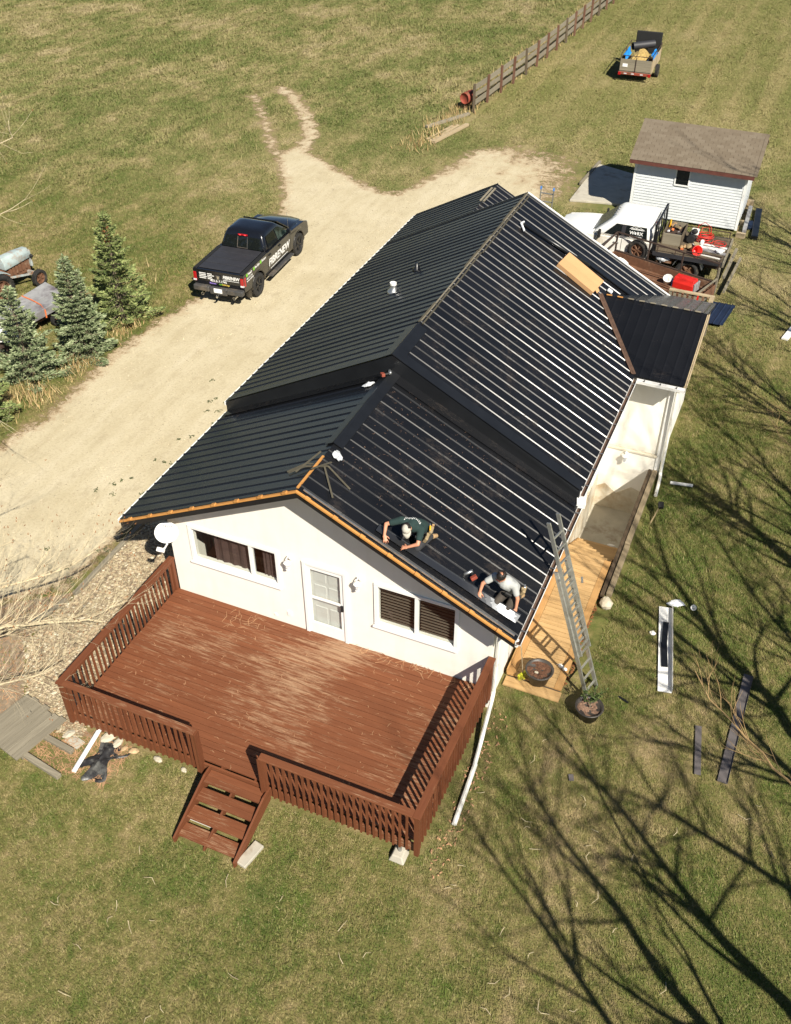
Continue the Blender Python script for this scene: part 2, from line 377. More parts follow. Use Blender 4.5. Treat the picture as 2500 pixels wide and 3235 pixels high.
t.set(col=t.mix(.25, c, L(.20, .145, .075)), rough=1, spec=.1); t.bump(t.noise(t.pos(), 18, 6, .8), .8, .04); M['ground'] = t.m
t = NT('grass_blades'); c = grass_colour(t); at = t.node('ShaderNodeAttribute', attribute_name='tint').outputs['Fac']
c = t.mix(t.ramp(at, [(.0, .40), (.35, 0)]), c, L(.055, .088, .018)); c = t.mix(t.ramp(at, [(.70, 0), (1, .6)]), c, L(.36, .29, .155))
t.set(col=c, rough=.8, spec=.15); M['grass'] = t.m
t = NT('packed_dirt'); p = t.pos(); n = t.noise(p, .5, 6, .65); n2 = t.noise(t.mapped(p, (2.2, .25, 1)), 1.0, 5, .6); n3 = t.noise(p, 14, 6, .8)
c = t.ramp(t.math('ADD', t.math('MULTIPLY', n, .55), t.math('MULTIPLY', n2, .45)), [(.33, L(.43, .365, .235)), (.5, L(.50, .435, .295)), (.68, L(.56, .495, .355))])
c = t.mix(t.ramp(n3, [(.32, .55), (.5, 0)]), c, L(.26, .20, .13)); c = t.mix(t.ramp(t.noise(t.mapped(p, (1, .6, 1)), 2.2, 7, .75), [(.52, 0), (.68, .5)]), c, L(.33, .27, .175))
at = t.node('ShaderNodeAttribute', attribute_name='edge').outputs['Fac']
e = t.math('ADD', at, t.math('MULTIPLY', t.math('SUBTRACT', t.noise(p, 1.9, 8, .8), .5), 2.2))
c = t.mix(t.ramp(e, [(.0, 1), (.55, 0)]), c, L(.34, .22, .13))
al = t.ramp(e, [(.0, 0), (.30, 1)])
t.set(col=c, rough=.97, spec=.15, alpha=al); t.bump(n3, .6, .015); M['dirt'] = t.m

PIT = (7.70, 9.16, 5.50, 9.72)
mb = MB(); xs = [-160, PIT[0], PIT[1], 160]; ys = [-60, PIT[2], PIT[3], 260]
for i in range(3):
    for j in range(3):
        if i == 1 and j == 1: continue
        mb.add([(xs[i], ys[j], 0), (xs[i+1], ys[j], 0), (xs[i+1], ys[j+1], 0), (xs[i], ys[j+1], 0)], [(0, 1, 2, 3)])
structure(mb.build('ground', 'ground'))

ROAD = np.array([(-9.2, -14), (-8.75, 3.5), (-8.45, 5.5), (-8.75, 8.8), (-8.65, 11.4), (-8.3, 13.4), (-8.7, 17.5), (-9.3, 21.8), (-10.4, 23.9), (-12.6, 27.3), (-12.2, 28.6), (-11, 28.3), (-8.3, 26.5), (-6.65, 25.5), (-5.45, 25.3), (-4.86, 27.1), (-4.4, 29.5), (-4.24, 31.5), (-2.58, 32.9), (.6, 32.3), (1.5, 30.6), (1.6, 28.6), (.8, 26.2), (-.1, 17), (-.1, 2.0), (-2.75, 2.0), (-2.85, -.5), (-3.9, -1.6), (-5.2, -5), (-6, -14)])
TRK = [(np.array([(-17.9, 34.5), (-17.4, 34.1), (-16.3, 32.7), (-14.5, 30.2), (-12.6, 27.3)]), .33), (np.array([(-17.0, 36.2), (-15.9, 35.4), (-14.0, 33.2), (-12.2, 30.5), (-11.6, 28.5)]), .50)]
def poly_sd(P, poly):
    d = np.full(len(P), 1e9); inside = np.zeros(len(P), bool); n = len(poly)
    for i in range(n):
        a, b = poly[i], poly[(i+1) % n]; e = b-a; w = P-a
        tt = np.clip((w@e)/(e@e), 0, 1); q = w-tt[:, None]*e; d = np.minimum(d, np.hypot(q[:, 0], q[:, 1]))
        c1 = (a[1] <= P[:, 1]) & (b[1] > P[:, 1]); c2 = (a[1] > P[:, 1]) & (b[1] <= P[:, 1]); cr = e[0]*w[:, 1]-e[1]*w[:, 0]
        inside ^= (c1 & (cr > 0)) | (c2 & (cr < 0))
    return np.where(inside, d, -d)
def line_d(P, line):
    d = np.full(len(P), 1e9)
    for a, b in zip(line[:-1], line[1:]):
        e = b-a; w = P-a; tt = np.clip((w@e)/(e@e), 0, 1); q = w-tt[:, None]*e; d = np.minimum(d, np.hypot(q[:, 0], q[:, 1]))
    return d
def road_sd(P):
    s = poly_sd(P, ROAD)
    for ln, w in TRK: s = np.maximum(s, w-line_d(P, ln))
    far = np.clip((P[:, 0]+5.0)/3, 0, 1)*np.clip((P[:, 1]-25.5)/3, 0, 1)
    return s*(1-.80*far)
step = .3; gx = np.arange(-19.5, 2.6, step); gy = np.arange(-14, 37.6, step)
X, Y = np.meshgrid(gx, gy, indexing='ij'); sd = road_sd(np.c_[X.ravel(), Y.ravel()]).reshape(X.shape)
idx = -np.ones(X.shape, int); faces = []; vv = []; sv = []
def vid(i, j):
    if idx[i, j] < 0: idx[i, j] = len(vv); vv.append((X[i, j], Y[i, j], .006)); sv.append(sd[i, j])
    return int(idx[i, j])
for i in range(len(gx)-1):
    for j in range(len(gy)-1):
        if sd[i:i+2, j:j+2].max() > -.55: faces.append((vid(i, j), vid(i+1, j), vid(i+1, j+1), vid(i, j+1)))
me = bpy.data.meshes.new('dirt_road'); me.from_pydata(vv, [], faces); at = me.attributes.new('edge', 'FLOAT', 'POINT'); at.data.foreach_set('value', sv); me.materials.append(M['dirt'])
ro = bpy.data.objects.new('dirt_road', me); COL.objects.link(ro); structure(ro)

# bed of river stones beside the deck
t = NT('river_stone'); at = t.node('ShaderNodeAttribute', attribute_name='tint').outputs['Fac']
t.set(col=t.ramp(at, [(0, L(.17, .13, .085)), (.25, L(.30, .245, .155)), (.55, L(.40, .34, .225)), (.8, L(.34, .245, .15)), (1, L(.55, .50, .38))]), rough=.8, spec=.3); M['riverstone'] = t.m
M['bed'] = plain('gravel_bed_soil', L(.24, .18, .12), 1, var=.3, scale=8, bump=.8)
GRAVEL = np.array([(-2.62, 2.3), (-.02, 2.3), (-.02, -3.9), (.4, -4.05), (-.4, -4.15), (-1.7, -3.6), (-2.75, -2.4), (-2.62, -.7)])
mb = MB(); mb.add([(x, y, .005) for x, y in GRAVEL], [tuple(range(len(GRAVEL)))]); structure(mb.build('gravel_bed', 'bed'))
SOILP = np.array([(-2.72, -.62), (-4.0, -1.6), (-5.1, -4.6), (-3.3, -6.2), (-1.9, -5.1), (-1.75, -3.7), (-2.8, -2.4)]); mb = MB(); mb.add([(x, y, .004) for x, y in SOILP], [tuple(range(len(SOILP)))]); structure(mb.build('bare_soil', 'bed'))
def scatter(n, x0, x1, y0, y1, test):
    P = np.c_[rng.uniform(x0, x1, n), rng.uniform(y0, y1, n)]; return P[test(P)]
P = scatter(17000, -2.9, .1, -4.3, 2.3, lambda P: poly_sd(P, GRAVEL) > -.12*rng.random(len(P)))
oct_f = np.array([(0, 2, 4), (2, 1, 4), (1, 3, 4), (3, 0, 4), (2, 0, 5), (1, 2, 5), (3, 1, 5), (0, 3, 5)])
n = len(P); size = rng.uniform(.012, .040, n)*np.where(rng.random(n) < .06, 1.7, 1); base = np.array([(1, 0, 0), (-1, 0, 0), (0, 1, 0), (0, -1, 0), (0, 0, 1), (0, 0, -1)], float)
V = base[None]*np.stack([size*rng.uniform(.8, 1.6, n), size, size*.6], 1)[:, None, :]; an = rng.uniform(0, 6.28, n); ca, sa = np.cos(an), np.sin(an)
V = np.stack([V[..., 0]*ca[:, None]-V[..., 1]*sa[:, None], V[..., 0]*sa[:, None]+V[..., 1]*ca[:, None], V[..., 2]], -1); V[..., 0] += P[:, 0:1]; V[..., 1] += P[:, 1:2]; V[..., 2] += (.015+rng.uniform(0, .02, n))[:, None]
tri = V[:, oct_f].reshape(-1, 3); st = bpy.data.objects.new('river_stones', fast_mesh('river_stones', tri, 3, 'riverstone', np.repeat(rng.random(n), 8))); COL.objects.link(st)
tag(st, 'bed of pale river stones left of the brown deck', 'gravel', kind='stuff')

# ---------------------------------------------------------------- house
XL, XR, XC = -.753, 8.29, 3.77
ZE1, ZR1, K1 = 3.009, 5.266, .4993
ZE2, ZR2, K2 = 3.305, 5.692, .5281
YF, YS, YB, YX = -.63, 3.94, 13.82, 16.30
DZ = .65
H = thing('house', 'long white stucco house with a black ribbed metal gable roof', 'house', (0, 0, 0))
# front wall in pieces round its openings: (x0, x1, z0, z1) of each opening
W1 = (.60, 2.74, DZ+1.17, DZ+2.10); W2 = (5.12, 6.88, DZ+.92, DZ+2.04); DR = (3.44, 4.36, DZ-.02, DZ+2.07)
def z_under(x): return (ZE1+(x-XL)*K1 if x < XC else ZE1+(XR-x)*K1) - .16
wall = MB(); TH = .16
def wpoly(pts): wall.prism([(x, 0, z) for x, z in pts], (0, TH, 0))
wpoly([(0, 0), (W1[0], 0), (W1[0], 3.0), (0, 3.0)])
wpoly([(W1[0], 0), (W1[1], 0), (W1[1], W1[2]), (W1[0], W1[2])]); wpoly([(W1[0], W1[3]), (W1[1], W1[3]), (W1[1], 3.0), (W1[0], 3.0)])
wpoly([(W1[1], 0), (DR[0], 0), (DR[0], 3.0), (W1[1], 3.0)]); wpoly([(DR[0], 0), (DR[1], 0), (DR[1], DR[2]), (DR[0], DR[2])]); wpoly([(DR[0], DR[3]), (DR[1], DR[3]), (DR[1], 3.0), (DR[0], 3.0)])
wpoly([(DR[1], 0), (W2[0], 0), (W2[0], 3.0), (DR[1], 3.0)]); wpoly([(W2[0], 0), (W2[1], 0), (W2[1], W2[2]), (W2[0], W2[2])]); wpoly([(W2[0], W2[3]), (W2[1], W2[3]), (W2[1], 3.0), (W2[0], 3.0)])
wpoly([(W2[1], 0), (7.7, 0), (7.7, 3.0), (W2[1], 3.0)]); wpoly([(0, 3.0), (7.7, 3.0), (7.7, z_under(7.7)), (XC, z_under(XC)), (0, z_under(0))])
wall.build('front_wall', 'stucco', H)
mb = MB(); mb.bx(0, .16, TH, 16.0, 0, 3.1); mb.build('side_wall', 'stucco', H)
mb = MB(); mb.bx(7.54, 7.70, TH, 13.6, -.35, 3.1); mb.build('side_wall', 'stucco', H)
mb = MB(); mb.bx(7.50, 7.725, .02, 9.70, -1.65, -.35); mb.build('foundation', 'conc_found', H)
mb = MB(); mb.prism([(.16, 13.45, 0), (7.54, 13.45, 0), (7.54, 13.45, 3.3), (XC, 13.45, 5.45), (.16, 13.45, 3.5)], (0, .15, 0)); mb.build('rear_wall', 'stucco', H)
mb = MB(); mb.prism([(.16, 15.85, 0), (4.2, 15.85, 0), (4.2, 15.85, 3.6), (2.06, 15.85, 4.6), (.16, 15.85, 3.5)], (0, .15, 0)); mb.bx(4.05, 4.2, 13.6, 15.85, 0, 3.5); mb.build('extension_wall', 'stucco', H)
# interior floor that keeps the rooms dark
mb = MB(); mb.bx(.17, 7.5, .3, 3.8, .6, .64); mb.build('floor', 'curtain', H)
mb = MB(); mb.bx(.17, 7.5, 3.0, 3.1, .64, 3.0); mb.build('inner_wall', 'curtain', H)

# ribbed panels -------------------------------------------------------------
def rib_profile(w, ribs=3, hgt=.0215):
    pitch = w/ribs; pts = []
    for i in range(ribs):
        c = (i+.5)*pitch
        if i == 0: pts.append((0, 0))
        hh = hgt*random.uniform(.86, 1.18)
        for dx, z in ((-.034, 0), (-.029, .10), (-.012, .90), (-.008, 1), (.008, 1), (.012, .90), (.029, .10), (.034, 0)): pts.append((c+dx, z*hh))
        pts.append(((i+1)*pitch, 0))
    return pts
def slope_panels(root, y0, y1, up_pt, dn_pt, nrm, mat, n, lap=.012):
    """up_pt/dn_pt give the upper and lower corner of the slope (x, z); panels run from y0 to y1 side by side"""
    w = (y1-y0)/n
    for k in range(n):
        prof = rib_profile(w); mb = MB(); vs = []; nx, nz = nrm; jit = random.uniform(-.004, .004)
        for (x, z) in (up_pt, dn_pt):
            for (dy, hh) in prof: vs.append((x+nx*(hh+jit*.3), y0+k*w+dy, z+nz*(hh+jit*.3)))
        q = len(prof); mb.add(vs, [(i, i+1, i+1+q, i+q) for i in range(q-1)])
        o = mb.build('roof_panel', mat, root)
def unit(a, b): l = math.hypot(a, b); return (a/l, b/l)
nR1, nL1 = unit(K1, 1), unit(-K1, 1); nR2, nL2 = unit(K2, 1), unit(-K2, 1)
roofF = MB()   # roof deck under the sheets
def deck_slab(mb, xa, za, xb, zb, y0, y1, th=.10, drop=.012):
    nx, nz = unit(-(zb-za), (xb-xa)) if xb > xa else unit((zb-za), -(xb-xa))
    if nz < 0: nx, nz = -nx, -nz
    mb.prism([(xa-nx*drop, y0, za-nz*drop), (xb-nx*drop, y0, zb-nz*drop), (xb-nx*(drop+th), y0, zb-nz*(drop+th)), (xa-nx*(drop+th), y0, za-nz*(drop+th))], (0, y1-y0, 0))
deck_slab(roofF, XC, ZR1, XR, ZE1, YF+.03, YS+.3); deck_slab(roofF, XC, ZR1, XL, ZE1, YF+.03, YS+.3)
front_roof = roofF.build('front_roof', 'black_flat', H)
slope_panels(front_roof, YF, YS+.02, (XC, ZR1), (XR+.03, ZE1-.015), nR1, 'roof_right', 5)
slope_panels(front_roof, YF, YS+.02, (XC, ZR1), (XL-.03, ZE1-.015), nL1, 'roof_left', 5)
mb = MB(); XE2 = 2.06; ZE2x = ZR2-(XC-XE2)*K2
deck_slab(mb, XC, ZR2, XR, ZE2, YS+.03, YB-.03); deck_slab(mb, XC, ZR2, XL, ZE2, YS+.03, YB-.03); deck_slab(mb, XE2, ZE2x, XL, ZE2, YB-.03, YX-.03); deck_slab(mb, XE2, ZE2x, 4.6, ZE2x-(4.6-XE2)*K2, YB-.03, YX-.03)
rear_roof = mb.build('rear_roof', 'black_flat', H)
slope_panels(rear_roof, YS, YB, (XC, ZR2), (XR+.03, ZE2-.016), nR2, 'roof_right', 11)
slope_panels(rear_roof, YS, YB, (XC, ZR2), (XL-.03, ZE2-.016), nL2, 'roof_left', 11)
slope_panels(rear_roof, YB+.004, YX, (XE2, ZE2x), (XL-.03, ZE2-.016), nL2, 'roof_left', 3)
slope_panels(rear_roof, YB+.004, YX, (XE2, ZE2x), (4.6, ZE2x-(4.6-XE2)*K2), nR2, 'roof_right', 3)
# side wing roof: ridge runs to +x
WE, WR, WZR, WX0, WX1 = 9.14, 11.5, 4.165, 6.5, 9.60
def wing_panels(root, mat, yr, ye, n=4):
    w = (WX1-WX0)/n; prof = rib_profile(w, 3, .009); ky = (ZE2-WZR)/(ye-yr); ln = math.hypot(1, ky); sy = -ky/ln if ye > yr else -ky/ln
    for k in range(n):
        vs = []
        for (y, z) in ((yr, WZR), (ye, ZE2)):
            for dx, hh in prof: vs.append((WX0+k*w+dx, y+sy*hh, z+hh/ln))
        q = len(prof); mb = MB(); mb.add(vs, [(i, i+1, i+1+q, i+q) for i in range(q-1)]); mb.build('roof_panel', mat, root, smooth=True)
mb = MB()
for ye in (WE, 2*WR-WE): mb.prism([(WX0, WR, WZR-.015), (WX0, ye, ZE2-.015), (WX0, ye, ZE2-.11), (WX0, WR, WZR-.11)], (WX1-WX0-.02, 0, 0))
wing_roof = mb.build('wing_roof', 'black_flat', H)
wing_panels(wing_roof, 'roof_left', WR, WE-.03); wing_panels(wing_roof, 'roof_left', WR, 2*WR-WE+.03)
# valley flashing, brown
def on_main(x, y, off=.0): return (x+nR2[0]*off, y, ZR2-(x-XC)*K2+nR2[1]*off)
def valley(z): 
    x = XC+(ZR2-z)/K2; y = WR-(WZR-z)/((WZR-ZE2)/(WR-WE)); return x, y
vx0, vy0 = valley(WZR-.01); vx1, vy1 = valley(ZE2)
mb = MB(); d = Vector((vx1-vx0, vy1-vy0, 0)).normalized(); pn = Vector((-d.y, d.x, 0))
a = Vector(on_main(vx0, vy0, .032)); b = Vector(on_main(vx1-.02, vy1-.03, .032))
side = Vector((-.16, -.06, 0)); a2 = Vector(on_main(vx0-.07, vy0-.05, .036)); b2 = Vector(on_main(vx1-.08, vy1-.06, .036))
mb.add([a, b, b2, a2], [(0, 1, 2, 3)])
t_ = Vector((.12, .02, .0)); mb.add([a+Vector((0, 0, .004)), b+Vector((0, 0, .004)), b+Vector((.06, .02, .016)), a+Vector((.06, .02, .02))], [(0, 1, 2, 3)]); mb.build('valley_flashing', 'gutter_in', wing_roof)
# open ridge of the wing: timber blocks and foam
for i in range(9):
    x = 6.95+i*.3; mb = MB(); mb.box((x, WR-.03, WZR+.035), (.15, .045, .016), Euler((0, .04*random.uniform(-1, 1), random.uniform(-.1, .1))).to_matrix()); mb.build('ridge_closure', 'grey_x' if i > 1 else 'cedar_orange', wing_roof)
mb = MB(); mb.prism([(WX1-.02, WE+.02, ZE2-.02), (WX1-.02, WR, WZR-.02), (WX1-.02, WR, WZR-.2), (WX1-.02, WE+.02, ZE2-.2)], (.05, 0, 0)); mb.build('wing_fascia', 'log_x', wing_roof)
mb = MB(); mb.prism([(WX1+.035, WE+.02, ZE2-.0), (WX1+.035, WR, WZR-.0), (WX1+.035, WR, WZR-.06), (WX1+.035, WE+.02, ZE2-.06)], (.03, 0, 0)); mb.build('wing_rake_board', 'log_x', wing_roof)
mb = MB(); mb.prism([(9.16, WE+.585, -1.7), (9.30, WE+.585, -1.7), (9.30, WE+.585, ZE2-.15), (9.16, WE+.585, ZE2-.15)], (0, 4.0, 0)); mb.bx(7.7, 9.16, WE+.57, WE+.72, .62, ZE2-.12); mb.build('wing_wall', 'stucco', H)
mb = MB(); mb.bx(7.7, 9.20, WE+.50, WE+.72, -1.7, .58); mb.build('wing_lower_wall', 'stucco', H); mb = MB(); mb.prism([(7.72, WE+.492, -1.6), (9.08, WE+.492, -1.6), (9.08, WE+.492, -.75), (8.7, WE+.492, -.62), (8.3, WE+.492, -.95), (7.95, WE+.492, -.70), (7.72, WE+.492, -.85)], (0, .01, 0)); mb.build('parged_base', 'conc_found', H)
mb = MB(); mb.bx(7.72, 9.24, WE+.46, WE+.57, .585, .635); mb.build('wall_ledge', 'conc_found', H)
mb = MB(); mb.bx(9.22, 9.34, WE+.52, WE+.64, .05, ZE2-.2); mb.build('corner_trim', 'white', H)
# gutter, fascia along eaves ------------------------------------------------
def gutter(root, p0, p1, out, name='gutter', hangers=0, white='white'):
    p0 = Vector(p0); p1 = Vector(p1); out = Vector(out); z = Vector((0, 0, 1))
    prof = [(0, 0), (.11, 0), (.13, .09), (.115, .09), (.10, .012), (.012, .012), (.012, .09), (0, .09)]
    mb = MB(); n = len(prof); vs = [p0+out*a+z*b for a, b in prof]+[p1+out*a+z*b for a, b in prof]
    mb.add(vs, [(i, (i+1) % n, (i+1) % n+n, i+n) for i in range(n)]+[tuple(range(n))[::-1], tuple(range(n, 2*n))]); g = mb.build(name, white, root)
    mb = MB(); d = (p1-p0); mb.add([p0+out*.014+z*.016, p0+out*.098+z*.016, p1+out*.098+z*.016, p1+out*.014+z*.016], [(0, 1, 2, 3)]); mb.build('debris', 'gutter_in', g)
    for i in range(hangers):
        q = p0+d*((i+.5)/hangers); mb = MB(); mb.bar(q+z*.085-out*.03, q+z*.085+out*.125, .022, .012); mb.build('hanger', 'steel', g)
    return g
gutter(front_roof, (XR+.005, YF+.02, ZE1-.15), (XR+.005, YS-.02, ZE1-.15), (1, 0, 0), hangers=7)
gutter(rear_roof, (XR+.005, YS, ZE2-.16), (XR+.005, WE+.02, ZE2-.16), (1, 0, 0), hangers=8)
gutter(wing_roof, (XR+.1, WE-.02, ZE2-.15), (WX1+.03, WE-.02, ZE2-.15), (0, -1, 0), hangers=3)
for root, ya, yb, ze in ((front_roof, YF, YS, ZE1), (rear_roof, YS, YX, ZE2)):
    mb = MB(); mb.bx(XL-.075, XL-.036, ya, yb, ze-.13, ze-.030); mb.build('eave_trim', 'white', root)
    mb = MB(); mb.bx(XL-.01, XL+.03, ya+.02, yb-.02, ze-.22, ze-.09); mb.build('fascia', 'white', root)
    mb = MB(); mb.bx(XL+.03, 0, max(ya, 0)+.02, yb-.08, ze-.20, ze-.18); mb.build('soffit', 'white', root)
for root, ya, yb, ze in ((front_roof, YF+.05, YS, ZE1), (rear_roof, YS, WE, ZE2)):
    mb = MB(); mb.bx(XR-.04, XR+.0, ya, yb, ze-.24, ze-.075); mb.build('fascia', 'gutter_in', root)
    mb = MB(); mb.bx(7.7, XR-.04, max(ya, 0)+.02, yb-.02, ze-.22, ze-.20); mb.build('soffit', 'white', root)
# front rake: black fascia, orange timber strip with block ends, soffit
for sgn, xe in ((1, XR), (-1, XL)):
    def rp(xx, dz, y): return (xx, y, (ZR1-abs(xx-XC)*K1)+dz)
    xo = xe
    mb = MB(); mb.prism([rp(XC, -.06, YF-.012), rp(xo, -.06, YF-.012), rp(xo, -.215, YF-.012), rp(XC, -.215, YF-.012)], (0, .035, 0)); mb.build('rake_fascia', 'black_trim', front_roof)
    mb = MB(); mb.prism([rp(XC, -.012, YF-.055), rp(xo, -.012, YF-.055), rp(xo, -.058, YF-.055), rp(XC, -.058, YF-.055)], (0, .05, 0)); rs = mb.build('rake_strip', 'cedar_orange', front_roof)
    for k in range(8):
        xx = XC+(xe-XC)*(.055+k*.125); mb = MB(); c = Vector(rp(xx, .0, YF-.05)); ang = -math.atan(K1)*sgn
        mb.box(c, (.10, .075, .034), Euler((0, -ang if sgn < 0 else -ang, 0)).to_matrix()); mb.build('purlin_end', 'cedar_orange', rs)
    mb = MB(); mb.prism([rp(XC, -.17, YF+.024), rp(xo, -.17, YF+.024), rp(xo, -.185, YF+.024), rp(XC, -.185, YF+.024)], (0, .60, 0)); mb.build('rake_soffit', 'black_flat', front_roof)
    # step fascia between the two roof heights
    def rq(xx, dz, y): return (xx, y, (ZR2-abs(xx-XC)*K2)+dz)
    mb = MB(); mb.prism([rq(XC, -.005, YS-.03), rq(xo, -.005, YS-.03), rp(xo, -.02, YS-.03), rp(XC, -.02, YS-.03)], (0, .05, 0)); mb.build('step_flashing', 'black_trim', rear_roof)
    mb = MB(); mb.prism([rq(XC, .034, YS-.04), rq(xo, .034, YS-.04), rq(xo, .042, YS-.04), rq(XC, .042, YS-.04)], (0, .17 if sgn < 0 else .30, 0)); mb.build('rake_cap', 'black_trim', rear_roof)
    mb = MB(); mb.prism([rp(XC, .03, YS-.30), rp(xo, .03, YS-.30), rp(xo, .036, YS-.30), rp(XC, .036, YS-.30)], (0, .27, 0)); mb.build('apron_flashing', 'roof_right', front_roof)
    mb = MB(); mb.prism([rq(XC, .03, YB-.04), rq(xo, .03, YB-.04), rq(xo, -.16, YB-.04), rq(XC, -.16, YB-.04)], (0, .05, 0)); mb.build('rake_trim', 'white' if sgn > 0 else 'black_trim', rear_roof)
mb = MB(); mb.prism([(XR-1.9, YS-.045, ZR2-(XR-1.9-XC)*K2-.01), (XR-.02, YS-.045, ZE2-.02), (XR-.02, YS-.045, ZE2-.10), (XR-1.9, YS-.045, ZR2-(XR-1.9-XC)*K2-.10)], (0, .012, 0)); mb.build('flashing_piece', 'black_trim', rear_roof)
# rear end rake of the extension
mb = MB(); mb.prism([(XL, YX-.02, ZE2+.02), (XE2, YX-.02, ZE2x+.03), (XE2, YX-.02, ZE2x-.14), (XL, YX-.02, ZE2-.15)], (0, .04, 0)); mb.build('rake_trim', 'black_trim', rear_roof)
# ridge caps where already fitted, bare ridge with foam closures elsewhere
def ridge_cap(root, y0, y1, zr, k, wd=.20):
    mb = MB(); pts = [(XC-wd, zr-wd*k+.045), (XC-.03, zr-.03*k+.05), (XC, zr+.062), (XC+.03, zr-.03*k+.05), (XC+wd, zr-wd*k+.045), (XC+wd, zr-wd*k+.028), (XC, zr+.035), (XC-wd, zr-wd*k+.028)]
    mb.prism([(x, y0, z) for x, z in pts], (0, y1-y0, 0)); return mb.build('ridge_cap', 'black_trim', root)
ridge_cap(front_roof, .95, 2.55, ZR1, K1); ridge_cap(front_roof, 2.5, 3.92, ZR1+.004, K1); ridge_cap(rear_roof, YS-.03, YS+1.45, ZR2, K2, .24)
M['foam'] = plain('olive_foam_strip', L(.075, .066, .045), .95, var=.2, scale=8)
for off in (-.015, .085):
    for y0 in np.arange(YS+1.55, YB-.3, 1.02):
        if random.random() < .08: continue
        xx = XC+off; mb = MB(); mb.box((xx+random.uniform(-.02, .02), y0+.5, ZR2-abs(xx-XC)*K2+.045), (.032, 1.0, .022), Euler((0, 0, random.uniform(-.02, .02))).to_matrix()); mb.build('foam_closure', 'foam', rear_roof)
mb = MB(); mb.box((XC, (YS+YB)/2+.8, ZR2+.0), (.03, YB-YS-1.7, .03)); mb.build('ridge_board', 'grey_y', rear_roof)
mb = MB(); mb.box((XC, -.05, ZR1+.01), (.045, 1.1, .03)); mb.build('ridge_board', 'cedar_orange', front_roof)
for dx in (-.05, .06):
    mb = MB(); mb.box((XE2+dx, 15.3, ZE2x+.035), (.05, 1.1, .03)); mb.build('foam_closure', 'grey_y', rear_roof)

# windows, door, lamps ------------------------------------------------------
def window(x0, x1, z0, z1, mull, label, blind):
    w = MB(); f = .07; fy0, fy1 = -.035, .07
    w.bx(x0-f, x1+f, fy0, fy1, z1-.02, z1+f); w.bx(x0-f, x1+f, fy0, fy1, z0-f, z0+.02); w.bx(x0-f, x0+.02, fy0, fy1, z0+.02, z1-.02); w.bx(x1-.02, x1+f, fy0, fy1, z0+.02, z1-.02)
    win = w.build('window', 'white', H, bevel=.008, label=label)
    mm = x0+(x1-x0)*mull
    mb = MB(); mb.bx(mm-.035, mm+.035, -.02, .085, z0+.02, z1-.02); mb.build('mullion', 'white', win)
    mb = MB(); mb.bx(x0-f-.02, x1+f+.02, -.075, -.036, z0-f-.03, z0-f+.012); mb.build('sill', 'white', win)
    for a, b in ((x0+.02, mm-.035), (mm+.035, x1-.02)):
        mb = MB(); mb.add([(a, .045, z0+.02), (b, .045, z0+.02), (b, .045, z1-.02), (a, .045, z1-.02)], [(0, 1, 2, 3)]); mb.build('pane', 'glass', win)
        if blind:
            for i in range(int((z1-z0)/.085)):
                zz = z1-.06-i*.085; mb = MB(); mb.box(((a+b)/2, .14, zz), (b-a-.02, .085, .004), Euler((R(-28), 0, 0)).to_matrix()); mb.build('blind_slat', 'blind', win)
        else:
            mb = MB(); nn = 22; pts = [(a+(b-a)*i/nn, .15+.025*math.sin(i*1.7)) for i in range(nn+1)]
            for (xa, ya), (xb, yb) in zip(pts[:-1], pts[1:]):
                if xa > a+(b-a)*.28: mb.add([(xa, ya, z0), (xb, yb, z0), (xb, yb, z1), (xa, ya, z1)], [(0, 1, 2, 3)])
            mb.build('curtain', 'curtain', win, smooth=True)
window(*W1, .70, 'wide white window with dark curtain, left of the door', False)
window(*W2, .505, 'white sliding window with brown blinds, right of the door', True)
x0, x1, z0, z1 = DR
mb = MB(); mb.bx(x0-.06, x0+.02, -.05, .10, z0, z1+.06); mb.bx(x1-.02, x1+.06, -.05, .10, z0, z1+.06); mb.bx(x0+.02, x1-.02, -.05, .10, z1-.02, z1+.06)
door = mb.build('door', 'white', H, bevel=.006, label='white storm door with two glass panes')
mb = MB(); a, b = x0+.02, x1-.02; mb.bx(a, b, -.02, .02, z0+.02, z0+.36); mb.bx(a, b, -.02, .02, z1-.14, z1-.02); mb.bx(a, a+.09, -.02, .02, z0+.36, z1-.14); mb.bx(b-.09, b, -.02, .02, z0+.36, z1-.14); zm = z0+1.12; mb.bx(a+.09, b-.09, -.02, .02, zm-.03, zm+.03); mb.build('storm_frame', 'white', door, bevel=.006)
for za, zb in ((z0+.36, zm-.03), (zm+.03, z1-.14)):
    mb = MB(); mb.add([(a+.09, .0, za), (b-.09, .0, za), (b-.09, .0, zb), (a+.09, .0, zb)], [(0, 1, 2, 3)]); mb.build('pane', 'glass', door)
mb = MB(); mb.bx(a, b, .085, .13, z0+.02, z1-.02); mb.build('inner_door', 'white', door)
for xx in (a+.13, a+.47):
    for za, zb in ((z0+.2, z0+.8), (z0+.95, z0+1.45), (z0+1.56, z0+1.84)):
        mb = MB(); mb.bx(xx, xx+.28, .072, .0848, za, zb); mb.build('door_panel', 'white', door, bevel=.01)
mb = MB(); mb.bx(b-.075, b-.02, -.055, -.02, zm-.14, zm+.02); mb.build('handle', 'black_flat', door)
mb = MB(); mb.bx(x0-.04, x1+.04, -.09, .02, z0-.0, z0+.018); mb.build('threshold', 'alu', door)
